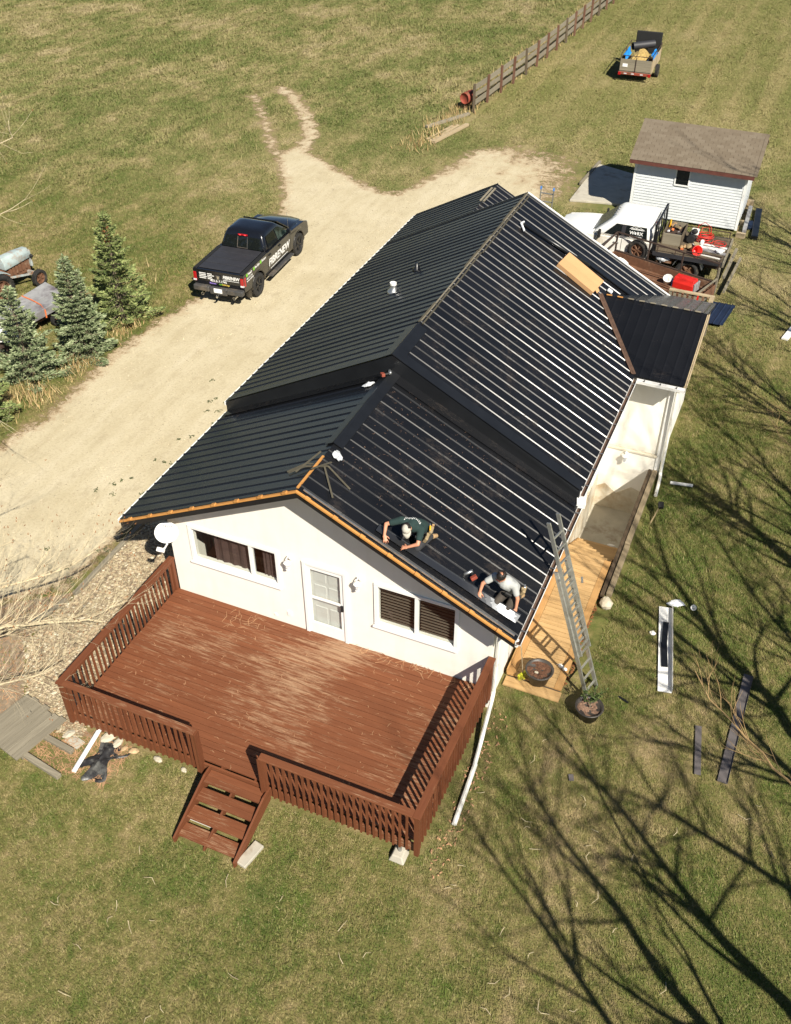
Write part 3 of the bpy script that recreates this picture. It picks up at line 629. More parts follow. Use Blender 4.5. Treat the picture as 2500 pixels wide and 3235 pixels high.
def wall_lamp(x, y, z, root, label):
    mb = MB(); mb.lathe([(.03, 0), (.055, .02), (.055, .03)], 12, Matrix.Translation((x, y, z+.10)) @ Matrix.Rotation(R(90), 4, 'X')); l = mb.build('wall_lamp', 'white', root, smooth=True, label=label)
    mb = MB(); mb.tube([(x, y-.02, z+.12), (x, y-.08, z+.20), (x, y-.13, z+.17), (x, y-.13, z+.12)], .012, 6); mb.build('bracket', 'white', l, smooth=True)
    mb = MB(); mb.lathe([(.012, .13), (.03, .11), (.085, .06), (.085, .05)], 8, Matrix.Translation((x, y-.13, z))); mb.build('cap', 'white', l)
    mb = MB(); mb.lathe([(.035, -.12), (.068, .05)], 8, Matrix.Translation((x, y-.13, z))); mb.build('lantern_glass', 'plastic_clear', l)
    mb = MB(); mb.lathe([(.012, -.16), (.045, -.135), (.045, -.12)], 8, Matrix.Translation((x, y-.13, z))); mb.build('finial', 'white', l)
wall_lamp(3.08, 0, DZ+1.98, H, 'white lantern left of the door'); wall_lamp(4.72, 0, DZ+1.98, H, 'white lantern right of the door'); wall_lamp(8.40, WE+.50, .42, H, 'white lantern on the wing wall')
mb = MB(); mb.bx(2.9, 2.99, -.03, 0, DZ+.28, DZ+.40); mb.build('outlet_box', 'white', H)
mb = MB(); mb.bx(2.55, 2.61, -.02, 0, DZ+.12, DZ+.19); mb.build('vent_cap', 'white', H)
# front right downspout and its ground extension
mb = MB(); mb.tube([(8.30, -.50, ZE1-.13), (8.30, -.50, ZE1-.28), (7.80, .10, ZE1-.62), (7.78, .08, .50), (7.80, -.1, .36), (7.93, -1.24, .13), (7.97, -1.6, .09)], .045, 8)
mb.tube([(7.97, -1.55, .09), (8.06, -3.0, .05)], .05, 8); mb.build('downspout', 'white_dirty', H)
mb = MB(); mb.tube([(9.50, WE-.08, ZE2-.15), (9.42, WE+.42, ZE2-.45), (9.42, WE+.47, .15), (9.45, WE+.3, .08), (9.5, WE-.5, .06)], .045, 8); mb.build('downspout', 'white_dirty', H)
mb = MB(); mb.tube([(9.75, WE+.25, .05), (10.35, WE+.35, .05)], .045, 8); tag(mb.build('drain_pipe', 'white_dirty'), 'short white downspout pipe lying on the grass by the wing', 'pipe')
mb = MB(); mb.box((XR+.05, YS-.02, ZE1+.02), (.20, .30, .14), Euler((.2, .1, .3)).to_matrix()); mb.build('gutter_end_cap', 'white', front_roof)
# roof vents
def roof_pt(side, x, y, rear=True, off=0):
    zr, k, n = (ZR2, K2, nR2 if side > 0 else nL2) if rear else (ZR1, K1, nR1 if side > 0 else nL1)
    return Vector((x+n[0]*off, y, zr-abs(x-XC)*k+n[1]*off))
p = roof_pt(-1, 1.77, 8.57); mb = MB(); mb.lathe([(.17, -.10), (.16, .02), (.10, .06), (.085, .18), (.085, .20)], 16, Matrix.Translation(p)); vp = mb.build('vent_pipe', 'steel', rear_roof, smooth=True, label='galvanised vent pipe with flared boot')
mb = MB(); mb.lathe([(.09, .195), (.09, .25), (.075, .25), (.075, .21)], 16, Matrix.Translation(p)); mb.build('pipe_collar', 'white_dirty', vp)
p = roof_pt(-1, 1.92, 9.84); mb = MB(); mb.lathe([(.12, -.05), (.12, .03), (.05, .08), (.045, .20)], 14, Matrix.Translation(p)); mb.build('plumbing_vent', 'black_trim', rear_roof, smooth=True)
# ---------------------------------------------------------------- brown deck with rails and stairs
D = thing('deck', 'brown stained timber deck with railings in front of the house', 'deck', (0, 0, 0))
DX0, DX1, DY = -.06, 7.69, -4.02
bw = .146; nb = 27; y = -.012
bm_ = MB(); bm_.bx(DX0, DX1, -.0675, .0675, -.036, 0); board_me = bm_.mesh('deck_board', 'deck_x')
for i in range(nb):
    yy = -.02-(i+.5)*bw; o = obj_from_mesh('deck_board', board_me, D, (random.uniform(-.006, .006), yy, DZ+random.uniform(-.003, .003)), (random.uniform(-.004, .004), 0, 0))
mb = MB(); mb.bx(DX0+.01, DX1-.01, DY, DY+.04, DZ-.28, DZ-.05); mb.build('rim_joist', 'deck_x', D)
for xx in (DX0+.01, DX1-.05):
    mb = MB(); mb.bx(xx, xx+.04, DY+.04, -.02, DZ-.28, DZ-.05); mb.build('rim_joist', 'deck_y', D)
for xx in np.arange(.5, 7.4, .75):
    mb = MB(); mb.bx(xx, xx+.04, DY+.04, -.03, DZ-.22, DZ-.04); mb.build('joist', 'deck_y', D)
O1, O2 = 3.08, 4.53; ZT = DZ+.985; ZB = DZ-.285
def cap(x0, x1, y0, y1, m): mb = MB(); mb.bx(x0, x1, y0, y1, ZT-.04, ZT); return mb.build('rail_cap', m, D, bevel=.006)
cap(-.14, .015, -4.13, -.01, 'deck_y'); cap(.0155, O1+.02, -4.13, -3.975, 'deck_x'); cap(O2-.02, 7.6345, -4.13, -3.975, 'deck_x'); cap(7.635, 7.79, -4.13, -.01, 'deck_y')
post_me = MB().bx(-.045, .045, -.045, .045, ZB, ZT-.041).mesh('post', 'deck_z')
for x, y in ((-.065, -4.055), (-.065, -.06), (7.71, -4.055), (7.71, -.06), (O1-.03, -4.055), (O2+.03, -4.055)): obj_from_mesh('post', post_me, D, (x, y, 0))
mb = MB(); mb.bx(O1+.016, O1+.05, -4.12, -3.98, ZB-.02, ZT-.05); mb.build('post_board', 'deck_z', D)
mb = MB(); mb.bx(O2-.05, O2-.016, -4.12, -3.98, ZB-.02, ZT-.05); mb.build('post_board', 'deck_z', D)
bal_me = MB().bx(-.02, .02, -.019, .019, ZB+.02, ZT-.041).mesh('baluster', 'deck_z')
sp = .142
def bal(x, y): obj_from_mesh('baluster', bal_me, D, (x+random.uniform(-.004, .004), y, random.uniform(-.012, .008)), (random.uniform(-.006, .006), random.uniform(-.006, .006), 0))
n = 27
for i in range(n): yy = -.17-i*(3.75/(n-1)); bal(-.082, yy); bal(7.712, yy)
n = 20
for i in range(n): bal(.11+i*(O1-.30)/(n-1), -4.045)
n = 22
for i in range(n): bal(O2+.20+i*(7.62-O2-.32)/(n-1), -4.045)
for a, b in ((.0, O1-.08), (O2+.08, 7.66)):
    mb = MB(); mb.bx(a, b, -4.025, -3.985, ZT-.13, ZT-.042); mb.build('sub_rail', 'deck_x', D)
for x0 in (-.062, 7.655):
    mb = MB(); mb.bx(x0, x0+.037, -3.98, -.11, ZT-.13, ZT-.042); mb.build('sub_rail', 'deck_y', D)
# stairs
SX0, SX1 = 3.31, 4.58
for i in range(4):
    zz = DZ-.13*(i+1); y1 = -4.04-.335*i if i else -4.04; y0 = y1-.30
    for k in range(2):
        mb = MB(); mb.bx(SX0, SX1, y1-.15*(k+1)+.004, y1-.15*k, zz-.036, zz); mb.build('stair_tread', 'deck_x', D)
for x0 in (SX0-.045, SX1+.004):
    mb = MB(); mb.prism([(x0, -4.03, DZ-.04), (x0, -4.03, DZ-.36), (x0, -5.15, .0), (x0, -5.46, .0), (x0, -5.46, .16), (x0, -4.25, DZ-.04)], (.04, 0, 0)); mb.build('stringer', 'deck_y', D)
mb = MB(); mb.prism([(3.88, -4.03, DZ-.17), (3.88, -4.03, DZ-.36), (3.88, -5.15, .0), (3.88, -5.40, .02), (3.88, -5.36, .09)], (.04, 0, 0)); mb.build('stringer', 'deck_y', D)
# footing
mb = MB(); mb.prism([(7.18, -4.18, .0), (7.50, -4.18, 0), (7.44, -4.13, .16), (7.24, -4.13, .16)], (0, .3, 0)); tag(mb.build('footing_block', 'concrete', bevel=.02), 'grey concrete pier block under the front right deck corner', 'concrete block')
mb = MB(); mb.cyl((7.34, -3.98, .16), (7.34, -3.98, DZ-.28), .04); mb.build('support_post', 'steel', D)
mb = MB(); mb.box((4.75, -5.12, .03), (.22, .55, .09), Euler((0, 0, -.2)).to_matrix()); tag(mb.build('concrete_paver', 'concrete', bevel=.015), 'pale concrete paver on the grass beside the stair foot', 'paver')
mb = MB(); mb.box((3.55, -4.85, .04), (.5, .14, .03)); tag(mb.build('plank_offcut', 'white_dirty'), 'pale plank offcut seen through the stair treads', 'plank')

# ---------------------------------------------------------------- side boardwalk, stairwell to the basement
B = thing('boardwalk', 'new pale cedar boardwalk with steps down to the basement door', 'boardwalk', (0, 0, 0))
bx0, bx1, bz = 7.99, 8.88, .13
n = 32
for i in range(n):
    ya = .98+i*(5.45-.98)/n; mb = MB(); mb.bx(bx0, bx1, ya+.006, ya+(5.45-.98)/n-.006, bz-.035+random.uniform(-.002, .002), bz); mb.build('plank', 'cedar_x', B)
for xa, xb, za in ((7.80, bx0-.006, bz+.004), (bx1+.006, 9.05, bz+.003)):
    mb = MB(); mb.bx(xa, xb, .98, 5.47, za-.04, za); mb.build('border_plank', 'cedar_y', B)
mb = MB(); mb.prism([(7.79, .98, bz+.02), (7.79, 5.4, bz+.02), (7.79, 5.4, bz+.14), (7.79, .98, bz+.14)], (.028, 0, 0)); mb.build('skirt_board', 'cedar_y', B)
mb = MB(); mb.bx(7.80, 9.07, .70, .83, .03, .065); mb.build('step_plank', 'cedar_x', B); mb = MB(); mb.bx(7.80, 9.07, .835, .97, .03, .066); mb.build('step_plank', 'cedar_x', B)
mb = MB(); mb.bx(7.84, 9.03, .90, .97, .0, .03); mb.build('step_support', 'cedar_x', B)
mb = MB(); mb.bx(7.85, 9.02, 1.0, 5.3, .01, bz-.04); mb.build('dark_underlay', 'grey_dark_y', B)  # solid dark slab added under the planks so their gaps read as shade
ns = 9; rise = (bz+1.55)/ns; run = .285
for i in range(ns-1):
    zz = bz-rise*(i+1); ya = 5.46+run*i
    mb = MB(); mb.bx(7.78, 8.98, ya, ya+run+.025, zz-.035, zz); mb.build('stair_tread', 'cedar_x', B)
    mb = MB(); mb.bx(7.80, 8.96, ya-.004, ya+.022, zz+.001, zz+rise-.036); mb.build('riser', 'cedar_x', B)
for xa in (7.75, 8.985):
    mb = MB(); mb.prism([(xa, 5.45, bz-.05), (xa, 5.45, bz-.4), (xa, 5.46+run*(ns-1), -1.5), (xa, 5.46+run*(ns-1), -1.33)], (.028, 0, 0)); mb.build('stringer', 'cedar_y', B)
mb = MB(); mb.bx(7.72, 9.16, 5.3, 9.64, -1.70, -1.55); structure(mb.build('stairwell_floor', 'concrete'))
mb = MB(); mb.bx(7.72, 9.16, 5.30, 5.44, -1.5, .0); structure(mb.build('stairwell_end_wall', 'concrete'))
RW = thing('retaining_wall', 'weathered grey timber retaining wall beside the basement steps', 'retaining wall', (0, 0, 0))
for i in range(10):
    mb = MB(); mb.bx(9.085+random.uniform(-.008, .004), 9.17, 4.5, 9.62, -1.5+i*.155, -1.5+i*.155+.150); mb.build('timber', 'beam_dark', RW)
mb = MB(); mb.bx(9.085, 9.175, 4.2, 9.6, .055, .18); mb.build('beam', 'beam_dark', RW, bevel=.012)
mb = MB(); mb.bx(9.19, 9.33, 6.3, 9.66, .02, .15); mb.build('beam', 'beam_tan', RW, bevel=.012)
mb = MB(); mb.bx(9.20, 9.34, 4.35, 6.27, .01, .12); mb.build('beam', 'beam_tan', RW, bevel=.012)
def rock(name, c, r, mat, label, cat='rock', seed=0, group=None):
    rs = random.Random(seed); mb = MB(); mb.ball((0, 0, 0), r, 8, 6)
    mb.v = [tuple(x*rs.uniform(.82, 1.15) for x in v) for v in mb.v]
    return tag(mb.build(name, mat, smooth=False, loc=c, rot=(rs.uniform(-.3, .3), 0, rs.uniform(0, 6)), bevel=.01), label, cat, group)
rock('rock', (9.28, 4.02, .10), (.16, .20, .15), 'rock', 'grey boulder at the near end of the timber retaining wall', seed=3)
# litter on the boardwalk
mb = MB(); mb.box((8.55, 4.55, bz+.006), (.05, .22, .004), Euler((0, 0, .3)).to_matrix()); tag(mb.build('shim', 'steel'), 'small grey wedge lying on the boardwalk planks', 'shim')
mb = MB(); mb.lathe([(.13+.008*math.cos(a), .008*math.sin(a)) for a in np.linspace(0, 6.283, 7)[:-1]], 24, closed=True); tag(mb.build('hose_ring', 'navy', loc=(7.95, 4.55, bz+.02), rot=(.9, 0, .4)), 'thin dark blue hoop leaning by the house wall behind the ladder', 'hoop')
mb = MB(); mb.ball((0, 0, .03), (.07, .05, .035), 8, 5); mb.ball((.10, -.05, .03), (.055, .05, .03), 8, 5); mb.box((-.06, .05, .02), (.12, .012, .01), Euler((0, 0, .5)).to_matrix()); tag(mb.build('work_gloves', 'white', loc=(8.86, 1.62, bz)), 'white crumpled gloves on the boardwalk near the ladder foot', 'gloves')
mb = MB(); mb.ball((0, 0, .02), (.13, .05, .03), 8, 4); tag(mb.build('paper_scrap', 'white_dirty', loc=(8.72, 7.55, -1.16+.0)), 'crumpled white paper on the basement steps', 'paper')

# ---------------------------------------------------------------- pots, broom, ladder
def pot(loc, r, h, label, soilm):
    T = thing('plant_pot', label, 'plant pot', loc)
    mb = MB(); mb.lathe([(r*.68, 0), (r*.95, h*.9), (r*1.04, h*.92), (r*1.06, h), (r*.93, h), (r*.90, h*.82), (r*.3, h*.80)], 28); mb.build('pot_wall', 'pot', T, smooth=True)
    mb = MB(); rs = random.Random(int(r*1000)); nn = 16; vs = [(0, 0, h*.86)]; 
    for k in range(1, 5):
        for j in range(nn): a = 6.283*j/nn; vs.append((r*.92*k/4*math.cos(a), r*.92*k/4*math.sin(a), h*.83+rs.uniform(-.02, .02)))
    fs = [(0, 1+j, 1+(j+1) % nn) for j in range(nn)]+[(1+(k-1)*nn+j, 1+(k-1)*nn+(j+1) % nn, 1+k*nn+(j+1) % nn, 1+k*nn+j) for k in range(1, 4) for j in range(nn)]
    mb.add(vs, fs); mb.build('soil', soilm, T); return T
pt1 = pot((8.50, 1.06, bz+.003), .30, .36, 'brown plastic pot of bare soil on the boardwalk end', 'soil')
mb = MB(); mb.ball((-.04, -.10, .345), (.05, .035, .02), 7, 4); mb.build('pebble', 'rock', pt1)
pt2 = pot((9.75, .62, 0), .29, .34, 'dark pot with a small evergreen sapling on the lawn below the ladder', 'soil_mulch')
t = NT('sapling_leaf'); t.set(col=t.ramp(t.noise(t.obj(), 12, 3), [(.3, L(.05, .085, .018)), (.7, L(.12, .16, .045))]), rough=.8); M['sapling'] = t.m
def needle_cloud(name, P, Ld, wd, mat, parent, loc=None):
    """P: list of (position, direction); thin two-triangle sprays"""
    n = len(P); pos = np.array([p for p, d in P], float); dr = np.array([d for p, d in P], float)
    dr /= np.linalg.norm(dr, axis=1)[:, None]; rv = rng.normal(size=(n, 3)); sd_ = np.cross(dr, rv); sd_ /= np.linalg.norm(sd_, axis=1)[:, None]
    ll = Ld*rng.uniform(.6, 1.3, n)[:, None]; ww = wd*rng.uniform(.6, 1.3, n)[:, None]
    v = np.stack([pos-sd_*ww*.5, pos+dr*ll*.5-sd_*ww, pos+dr*ll, pos+dr*ll*.5+sd_*ww], 1).reshape(-1, 3)
    o = bpy.data.objects.new(name, fast_mesh(name, v, 4, mat, rng.random(n))); COL.objects.link(o); o.parent = parent
    return o
mb = MB(); mb.tube([(0, 0, .28), (.03, .08, .5), (.05, .14, .72)], [.014, .010, .004], 6); mb.tube([(.02, .06, .42), (-.16, .10, .55)], [.008, .003], 5); mb.tube([(.03, .1, .52), (.2, .2, .62)], [.008, .003], 5); mb.build('stem', 'bark', pt2)
Pn = []
for (a, b) in (((.02, .05, .4), (.05, .14, .78)), ((.02, .06, .42), (-.18, .12, .58)), ((.03, .1, .52), (.22, .22, .66)), ((.03, .1, .5), (.12, -.05, .62))):
    a = Vector(a); b = Vector(b)
    for i in range(70): f = random.random(); Pn.append((a+(b-a)*f+Vector((random.gauss(0, .03),)*3), (random.gauss(0, 1), random.gauss(0, 1), .5+random.random())))
needle_cloud('foliage', Pn, .09, .012, 'sapling', pt2)
BR = thing('broom', 'wooden-handled broom with lime bristles leaning on the house corner', 'broom', (8.16, .98, bz))
mb = MB(); mb.tube([(0, 0, .15), (-.20, .10, 1.45)], .012, 8); mb.build('handle', 'log_x', BR)
mb = MB(); mb.box((.0, 0, .15), (.06, .28, .05), Euler((0, .1, -.5)).to_matrix()); mb.build('head', 'lime', BR, bevel=.01)
mb = MB(); 
for i in range(60):
    a = Vector((0, 0, .14))+Matrix.Rotation(-.5, 3, 'Z') @ Vector((random.uniform(-.025, .025), random.uniform(-.13, .13), 0)); mb.tube([a, a+Vector((random.uniform(-.03, .05), random.uniform(-.03, .03), -.13))], .004, 3, False)
mb.build('bristles', 'lime', BR)

LD = thing('extension_ladder', 'long aluminium extension ladder leaning on the right eave', 'ladder', (0, 0, 0))
A0 = Vector((9.66, 1.28, .02)); A1 = Vector((8.17, 1.66, 4.24)); dl = (A1-A0).normalized()
side = Vector((.235, .97, 0)); side = (side-dl*side.dot(dl)).normalized(); nl = side.cross(dl)
if nl.x > 0: nl = -nl
def lad(off, f0, f1, w, root, nr):
    a = A0+nl*off; tot = (A1-A0).length
    for s_ in (-1, 1):
        p0 = a+dl*tot*f0+side*s_*w/2; p1 = a+dl*tot*f1+side*s_*w/2
        mb = MB(); mb.bar(p0, p1, .034, .085, up=nl); mb.build('stile', 'alu', root)
    for i in range(nr):
        q = a+dl*(tot*f0+.18+i*.305)
        if (q-a).length > tot*f1-.1: break
        mb = MB(); mb.bar(q-side*w/2, q+side*w/2, .032, .036, up=nl); mb.build('rung', 'alu', root)
lad(.0, .0, .74, .43, LD, 14); lad(-.085, .26, 1.0, .37, LD, 14)
for s_ in (-1, 1):
    p = A0+side*s_*.215; mb = MB(); mb.box(p+Vector((0, 0, .02)), (.05, .10, .06)); mb.build('foot', 'black_flat', LD)
mb = MB(); q = A0+dl*(A1-A0).length*.70-nl*.05; mb.bar(q-side*.25, q+side*.25, .05, .02, up=nl); mb.build('rung_lock', 'steel', LD)

# ---------------------------------------------------------------- satellite dish
SD = thing('satellite_dish', 'white oval satellite dish on the front left corner of the house', 'satellite dish', (0, 0, 0))
dc = Vector((.23, -.38, 2.76)); dn = Vector((.34, -.66, .66)).normalized()
dxx = Vector((0, 0, 1)).cross(dn)*-1; dxx = dn.cross(Vector((0, 0, 1))); dxx.normalize(); fm = frame_mat(dc, -dxx, dn.cross(-dxx))
mb = MB(); prof = [(.001, -.050), (.12, -.044), (.20, -.026), (.25, -.008), (.255, -.004), (.25, 0), (.20, -.016), (.12, -.034), (.001, -.040)]
mb.lathe(prof, 32, fm @ Matrix.Diagonal((1.03, .93, 1, 1))); mb.build('reflector', 'white', SD, smooth=True)
lnb = dc+Vector((-.02, -.27, -.30))
mb = MB(); mb.tube([dc+fm.to_3x3() @ Vector((0, -.25, -.06)), dc+Vector((-.02, -.12, -.36)), lnb+Vector((0, .03, -.02))], .022, 6); mb.build('feed_arm', 'white', SD)
mb = MB(); mb.box(lnb, (.13, .10, .19), Euler((.7, 0, .1)).to_matrix()); mb.build('feed_box', 'white', SD, bevel=.02)
mb = MB(); mb.box(lnb+Vector((-.005, -.052, -.055)), (.07, .01, .035), Euler((.7, 0, .1)).to_matrix()); mb.build('port', 'black_flat', SD)
mb = MB(); mb.tube([dc+fm.to_3x3() @ Vector((0, -.05, -.05)), dc+Vector((-.10, .24, -.22)), (-.02, .02, 2.4)], .028, 8); mb.build('mast', 'steel', SD)
text_mesh('TELUS', .075, 'truck_lower', SD, fm @ Matrix.Translation((.04, .13, -.012)) @ Matrix.Rotation(-.05, 4, 'Z'), bold=.01, width=1.25)

# ---------------------------------------------------------------- loose things on the roof
def onroof(x, y, off=.03, rear=False): return roof_pt(1 if x > XC else -1, x, y, rear, off)
aR1 = math.atan(K1); aR2 = math.atan(K2)
slopeR1 = Euler((0, aR1, 0)).to_matrix(); slopeR2 = Euler((0, aR2, 0)).to_matrix()
# long flashing the two men are marking: twists a little along its length
mb = MB(); N = 24; a = onroof(5.27, -.30, .05); b = onroof(8.16, -.24, .06); dirx = (b-a).normalized(); nn = Vector((nR1[0], 0, nR1[1])); yy = nn.cross(dirx)
secs = []
for i in range(N+1):
    f = i/N; tw = .02+.80*max(0, (f-.55)/.45)**1.2; c = a+(b-a)*f+nn*(.012+.05*f*f); u = yy*math.cos(tw)+nn*math.sin(tw); w = nn*math.cos(tw)-yy*math.sin(tw)
    wd = .195
    secs.append([c-u*wd/2, c+u*wd/2, c+u*wd/2+w*.006, c+u*(wd/2-.02)+w*.018, c+u*(wd/2-.025)+w*.005, c-u*wd/2+w*.005])
mb.loft(secs); t = NT('coated_flashing'); t.set(col=L(.13, .135, .145), rough=.40, metal=.92); M['flashing'] = t.m
tag(mb.build('rake_flashing', 'flashing'), 'long dark metal rake trim held by the two men near the roof edge', 'metal trim')
# second edge trim already lying along the rake
mb = MB(); mb.bar(onroof(XC+.1, YF+.05, .045), onroof(XR-.05, YF+.05, .045), .03, .03); mb.build('rake_edge', 'steel', front_roof)
# cardboard box
CB = thing('cardboard_box', 'long brown cardboard box lying on the rear roof slope', 'box', on_main(6.0, 11.55, .03))
CB.rotation_euler = (0, aR2, R(-8))
mb = MB(); mb.bx(-.62, .62, -.34, .34, 0, .13); mb.build('carton', 'cardboard', CB, bevel=.006)
mb = MB(); mb.box((0, .20, .15), (1.24, .30, .008), Euler((.16, 0, 0)).to_matrix()); mb.build('flap', 'cardboard', CB)
mb = MB(); mb.box((.66, -.05, .07), (.10, .18, .008), Euler((0, .5, 0)).to_matrix()); mb.build('flap', 'cardboard', CB)
mb = MB(); mb.box(on_main(6.85, 11.85, .07), (.16, .12, .07), slopeR2); tag(mb.build('plastic_wrap', 'plastic_clear', bevel=.02), 'clear crumpled plastic at the end of the cardboard box', 'plastic')
# black tube lying down the slope
mb = MB(); mb.tube([Vector(on_main(4.18, 11.98, .09)), Vector(on_main(6.1, 12.25, .09))], .055, 10); TB = tag(mb.build('felt_roll', 'black_trim', smooth=True), 'long black roll lying down the rear roof slope above the box', 'roll')
mb = MB(); mb.tube([Vector(on_main(4.16, 11.98, .16)), Vector(on_main(4.12, 11.9, .12)), Vector(on_main(4.3, 11.75, .06))], .03, 6); mb.build('end_clip', 'plastic_clear', TB)
mb = MB(); mb.box(on_main(6.6, 12.45, .05), (2.0, .16, .03), Euler((0, aR2, -.02)).to_matrix()); tag(mb.build('trim_length', 'black_trim'), 'black flat trim length lying on the roof behind the cardboard box', 'metal trim')
# cordless drills
def drill(loc, rot, label):
    T = thing('cordless_drill', label, 'drill', loc); T.rotation_euler = rot
    mb = MB(); mb.tube([(-.10, 0, 0), (.05, 0, 0), (.08, 0, 0), (.09, 0, 0)], [.038, .036, .03, .02], 10); mb.build('motor_body', 'steel', T, smooth=True)
    mb = MB(); mb.cyl((.09, 0, 0), (.15, 0, 0), .018, .012, 8); mb.build('chuck', 'black_flat', T)
    mb = MB(); mb.tube([(-.06, 0, -.01), (-.09, .13, -.02)], [.03, .026], 8); mb.build('grip', 'black_flat', T)
    mb = MB(); mb.box((-.10, .17, -.02), (.13, .08, .075), Euler((0, 0, .25)).to_matrix()); mb.build('battery', 'red_old', T, bevel=.012)
drill(onroof(7.02, .07, .06), (0, aR1, R(205)), 'grey cordless drill lying on the roof left of the man in grey')
drill(Vector((3.80, 3.72, ZR1+.13)), (0, .2, R(120)), 'cordless drill with red battery lying on the ridge at the roof step')
def crumple(c, r, mat, label, cat, seed, rot=(0, 0, 0), parent=None, name='plastic_wrap'):
    rs = random.Random(seed); mb = MB(); mb.ball((0, 0, 0), r, 12, 7); mb.v = [tuple(x*rs.uniform(.6, 1.25) for x in v) for v in mb.v]
    return tag(mb.build(name, mat, loc=c, rot=rot), label, cat)
crumple(onroof(3.97, .70, .045), (.11, .18, .03), 'plastic_clear', 'shiny crumpled plastic on the front roof beside the ridge', 'plastic', 1, (0, aR1, .6))
crumple(onroof(3.42, 3.45, .045), (.16, .08, .03), 'plastic_clear', 'shiny crumpled plastic on the left slope by the roof step', 'plastic', 2, (0, -aR1, .3))
for k, (pts) in enumerate([[(3.2, .05), (3.55, .25), (3.95, .3), (4.5, .12)], [(3.3, -.05), (3.6, .1), (3.9, .22), (4.35, -.35)], [(3.5, -.1), (3.72, .5)], [(3.95, .45), (3.82, -.1)]]):
    mb = MB(); P3 = [onroof(x, y, .05+.02*(k % 3)) if abs(x-XC) > .1 else Vector((x, y, ZR1+.07+.02*k)) for x, y in pts]
    for p0, p1 in zip(P3[:-1], P3[1:]): mb.bar(p0, p1, .035, .018)
    tag(mb.build('foam_strip', 'foam'), ['long olive foam strip draped over the front ridge', 'bent olive foam strip trailing down the right front slope', 'short olive foam strip left of the front ridge line', 'short olive foam strip right of the front ridge line'][k], 'foam strip')
# ---------------------------------------------------------------- vehicles
def wheel(root, c, r, w, rimmat='rim_black', axis='x', spokes=5, name='wheel', tyremat='tyre', rim_r=.62):
    """wheel with its axle along x (local) or y; > tyre (the wheel mesh), rim with spokes"""
    rotm = Matrix.Rotation(R(90), 4, 'Y') if axis == 'x' else Matrix.Rotation(R(90), 4, 'X')
    mt = Matrix.Translation(c) @ rotm; h = w/2
    mb = MB(); mb.lathe([(r*rim_r, -h*.9), (r*.93, -h), (r*.985, -h*.8), (r, -h*.45), (r, h*.45), (r*.985, h*.8), (r*.93, h), (r*rim_r, h*.9)], 32, mt, closed=True)
    wh = mb.build(name, tyremat, root, smooth=True)
    nk = 34
    tr = MB()
    for i in range(nk):
        a = 2*math.pi*i/nk
        for s_ in (-1, 1):
            rot = Matrix.Rotation(a, 4, 'Z'); tr.box((0, 0, 0), (.022, .05, w*.34)); 
            vs = tr.v[-8:]; tr.v[-8:] = [tuple(mt @ rot @ Vector((v[0]+r, v[1], v[2]+s_*h*.55))) for v in vs]
    tr.build('tread', tyremat, wh)['kind'] = 'stuff'
    rim = MB(); rim.lathe([(r*rim_r, -h*.8), (r*rim_r*1.01, h*.82), (r*rim_r*.93, h*.82), (r*rim_r*.88, h*.2), (r*rim_r*.3, h*.1), (r*rim_r*.3, -h*.3), (r*rim_r*.9, -h*.4)], 24, mt, closed=True)
    rim.lathe([(.01, -h*.2), (r*.13, h*.3), (r*.11, h*.55), (.01, h*.6)], 12, mt); rim.lathe([(.01, h*.1), (r*.13, -h*.3), (r*.11, -h*.55), (.01, -h*.6)], 12, mt)
    for i in range(spokes):
        a = 2*math.pi*i/spokes; d = Vector((math.cos(a), math.sin(a), 0))
        for zz in (h*.55, -h*.55):
            p0 = mt @ (d*r*.08+Vector((0, 0, zz))); p1 = mt @ (d*r*rim_r*.92+Vector((0, 0, zz*1.25))); rim.bar(p0, p1, r*.12, r*.10, up=(1, 0, 0) if axis == 'x' else (0, 1, 0))
    rim.build('rim', rimmat, wh)
    return wh
def arch(cy, cz, r, n=10, a0=0, a1=180): return [(cy+r*math.cos(R(a0+(a1-a0)*i/n)), cz+r*math.sin(R(a0+(a1-a0)*i/n))) for i in range(n+1)]

PT = thing('black_pickup_truck', 'black crew cab pickup truck with white door lettering on the dirt road', 'pickup truck', (-7.27, 16.35, 0), R(4.0))
RA, FA, WR_ = -1.785, 1.785, .42
prof = [(-2.86, .62), (-2.90, .95), (-2.90, 1.28), (-.98, 1.28), (-.92, 1.26), (1.02, 1.22), (1.5, 1.20), (2.35, 1.13), (2.66, 1.03), (2.72, .80), (2.72, .52), (FA+.52, .50)]+arch(FA, .44, .50)+[(FA-.52, .48), (RA+.52, .48)]+arch(RA, .44, .50)+[(RA-.52, .55)]
mb = MB(); mb.prism([(-.985, y, z) for y, z in prof], (1.97, 0, 0)); body = mb.build('body', 'truck_black', PT, bevel=.07, seg=4, smooth=False)
for x in (-.984, .93):   # fender lips
    for cy in (RA, FA):
        pts = arch(cy, .44, .53); pin = arch(cy, .44, .49)[::-1]; mb = MB(); mb.prism([(x, y, z) for y, z in pts+pin], (.054+.018, 0, 0)); o = mb.build('fender_lip', 'truck_lower', body, bevel=.012); o.location.x = -.012 if x < 0 else .0
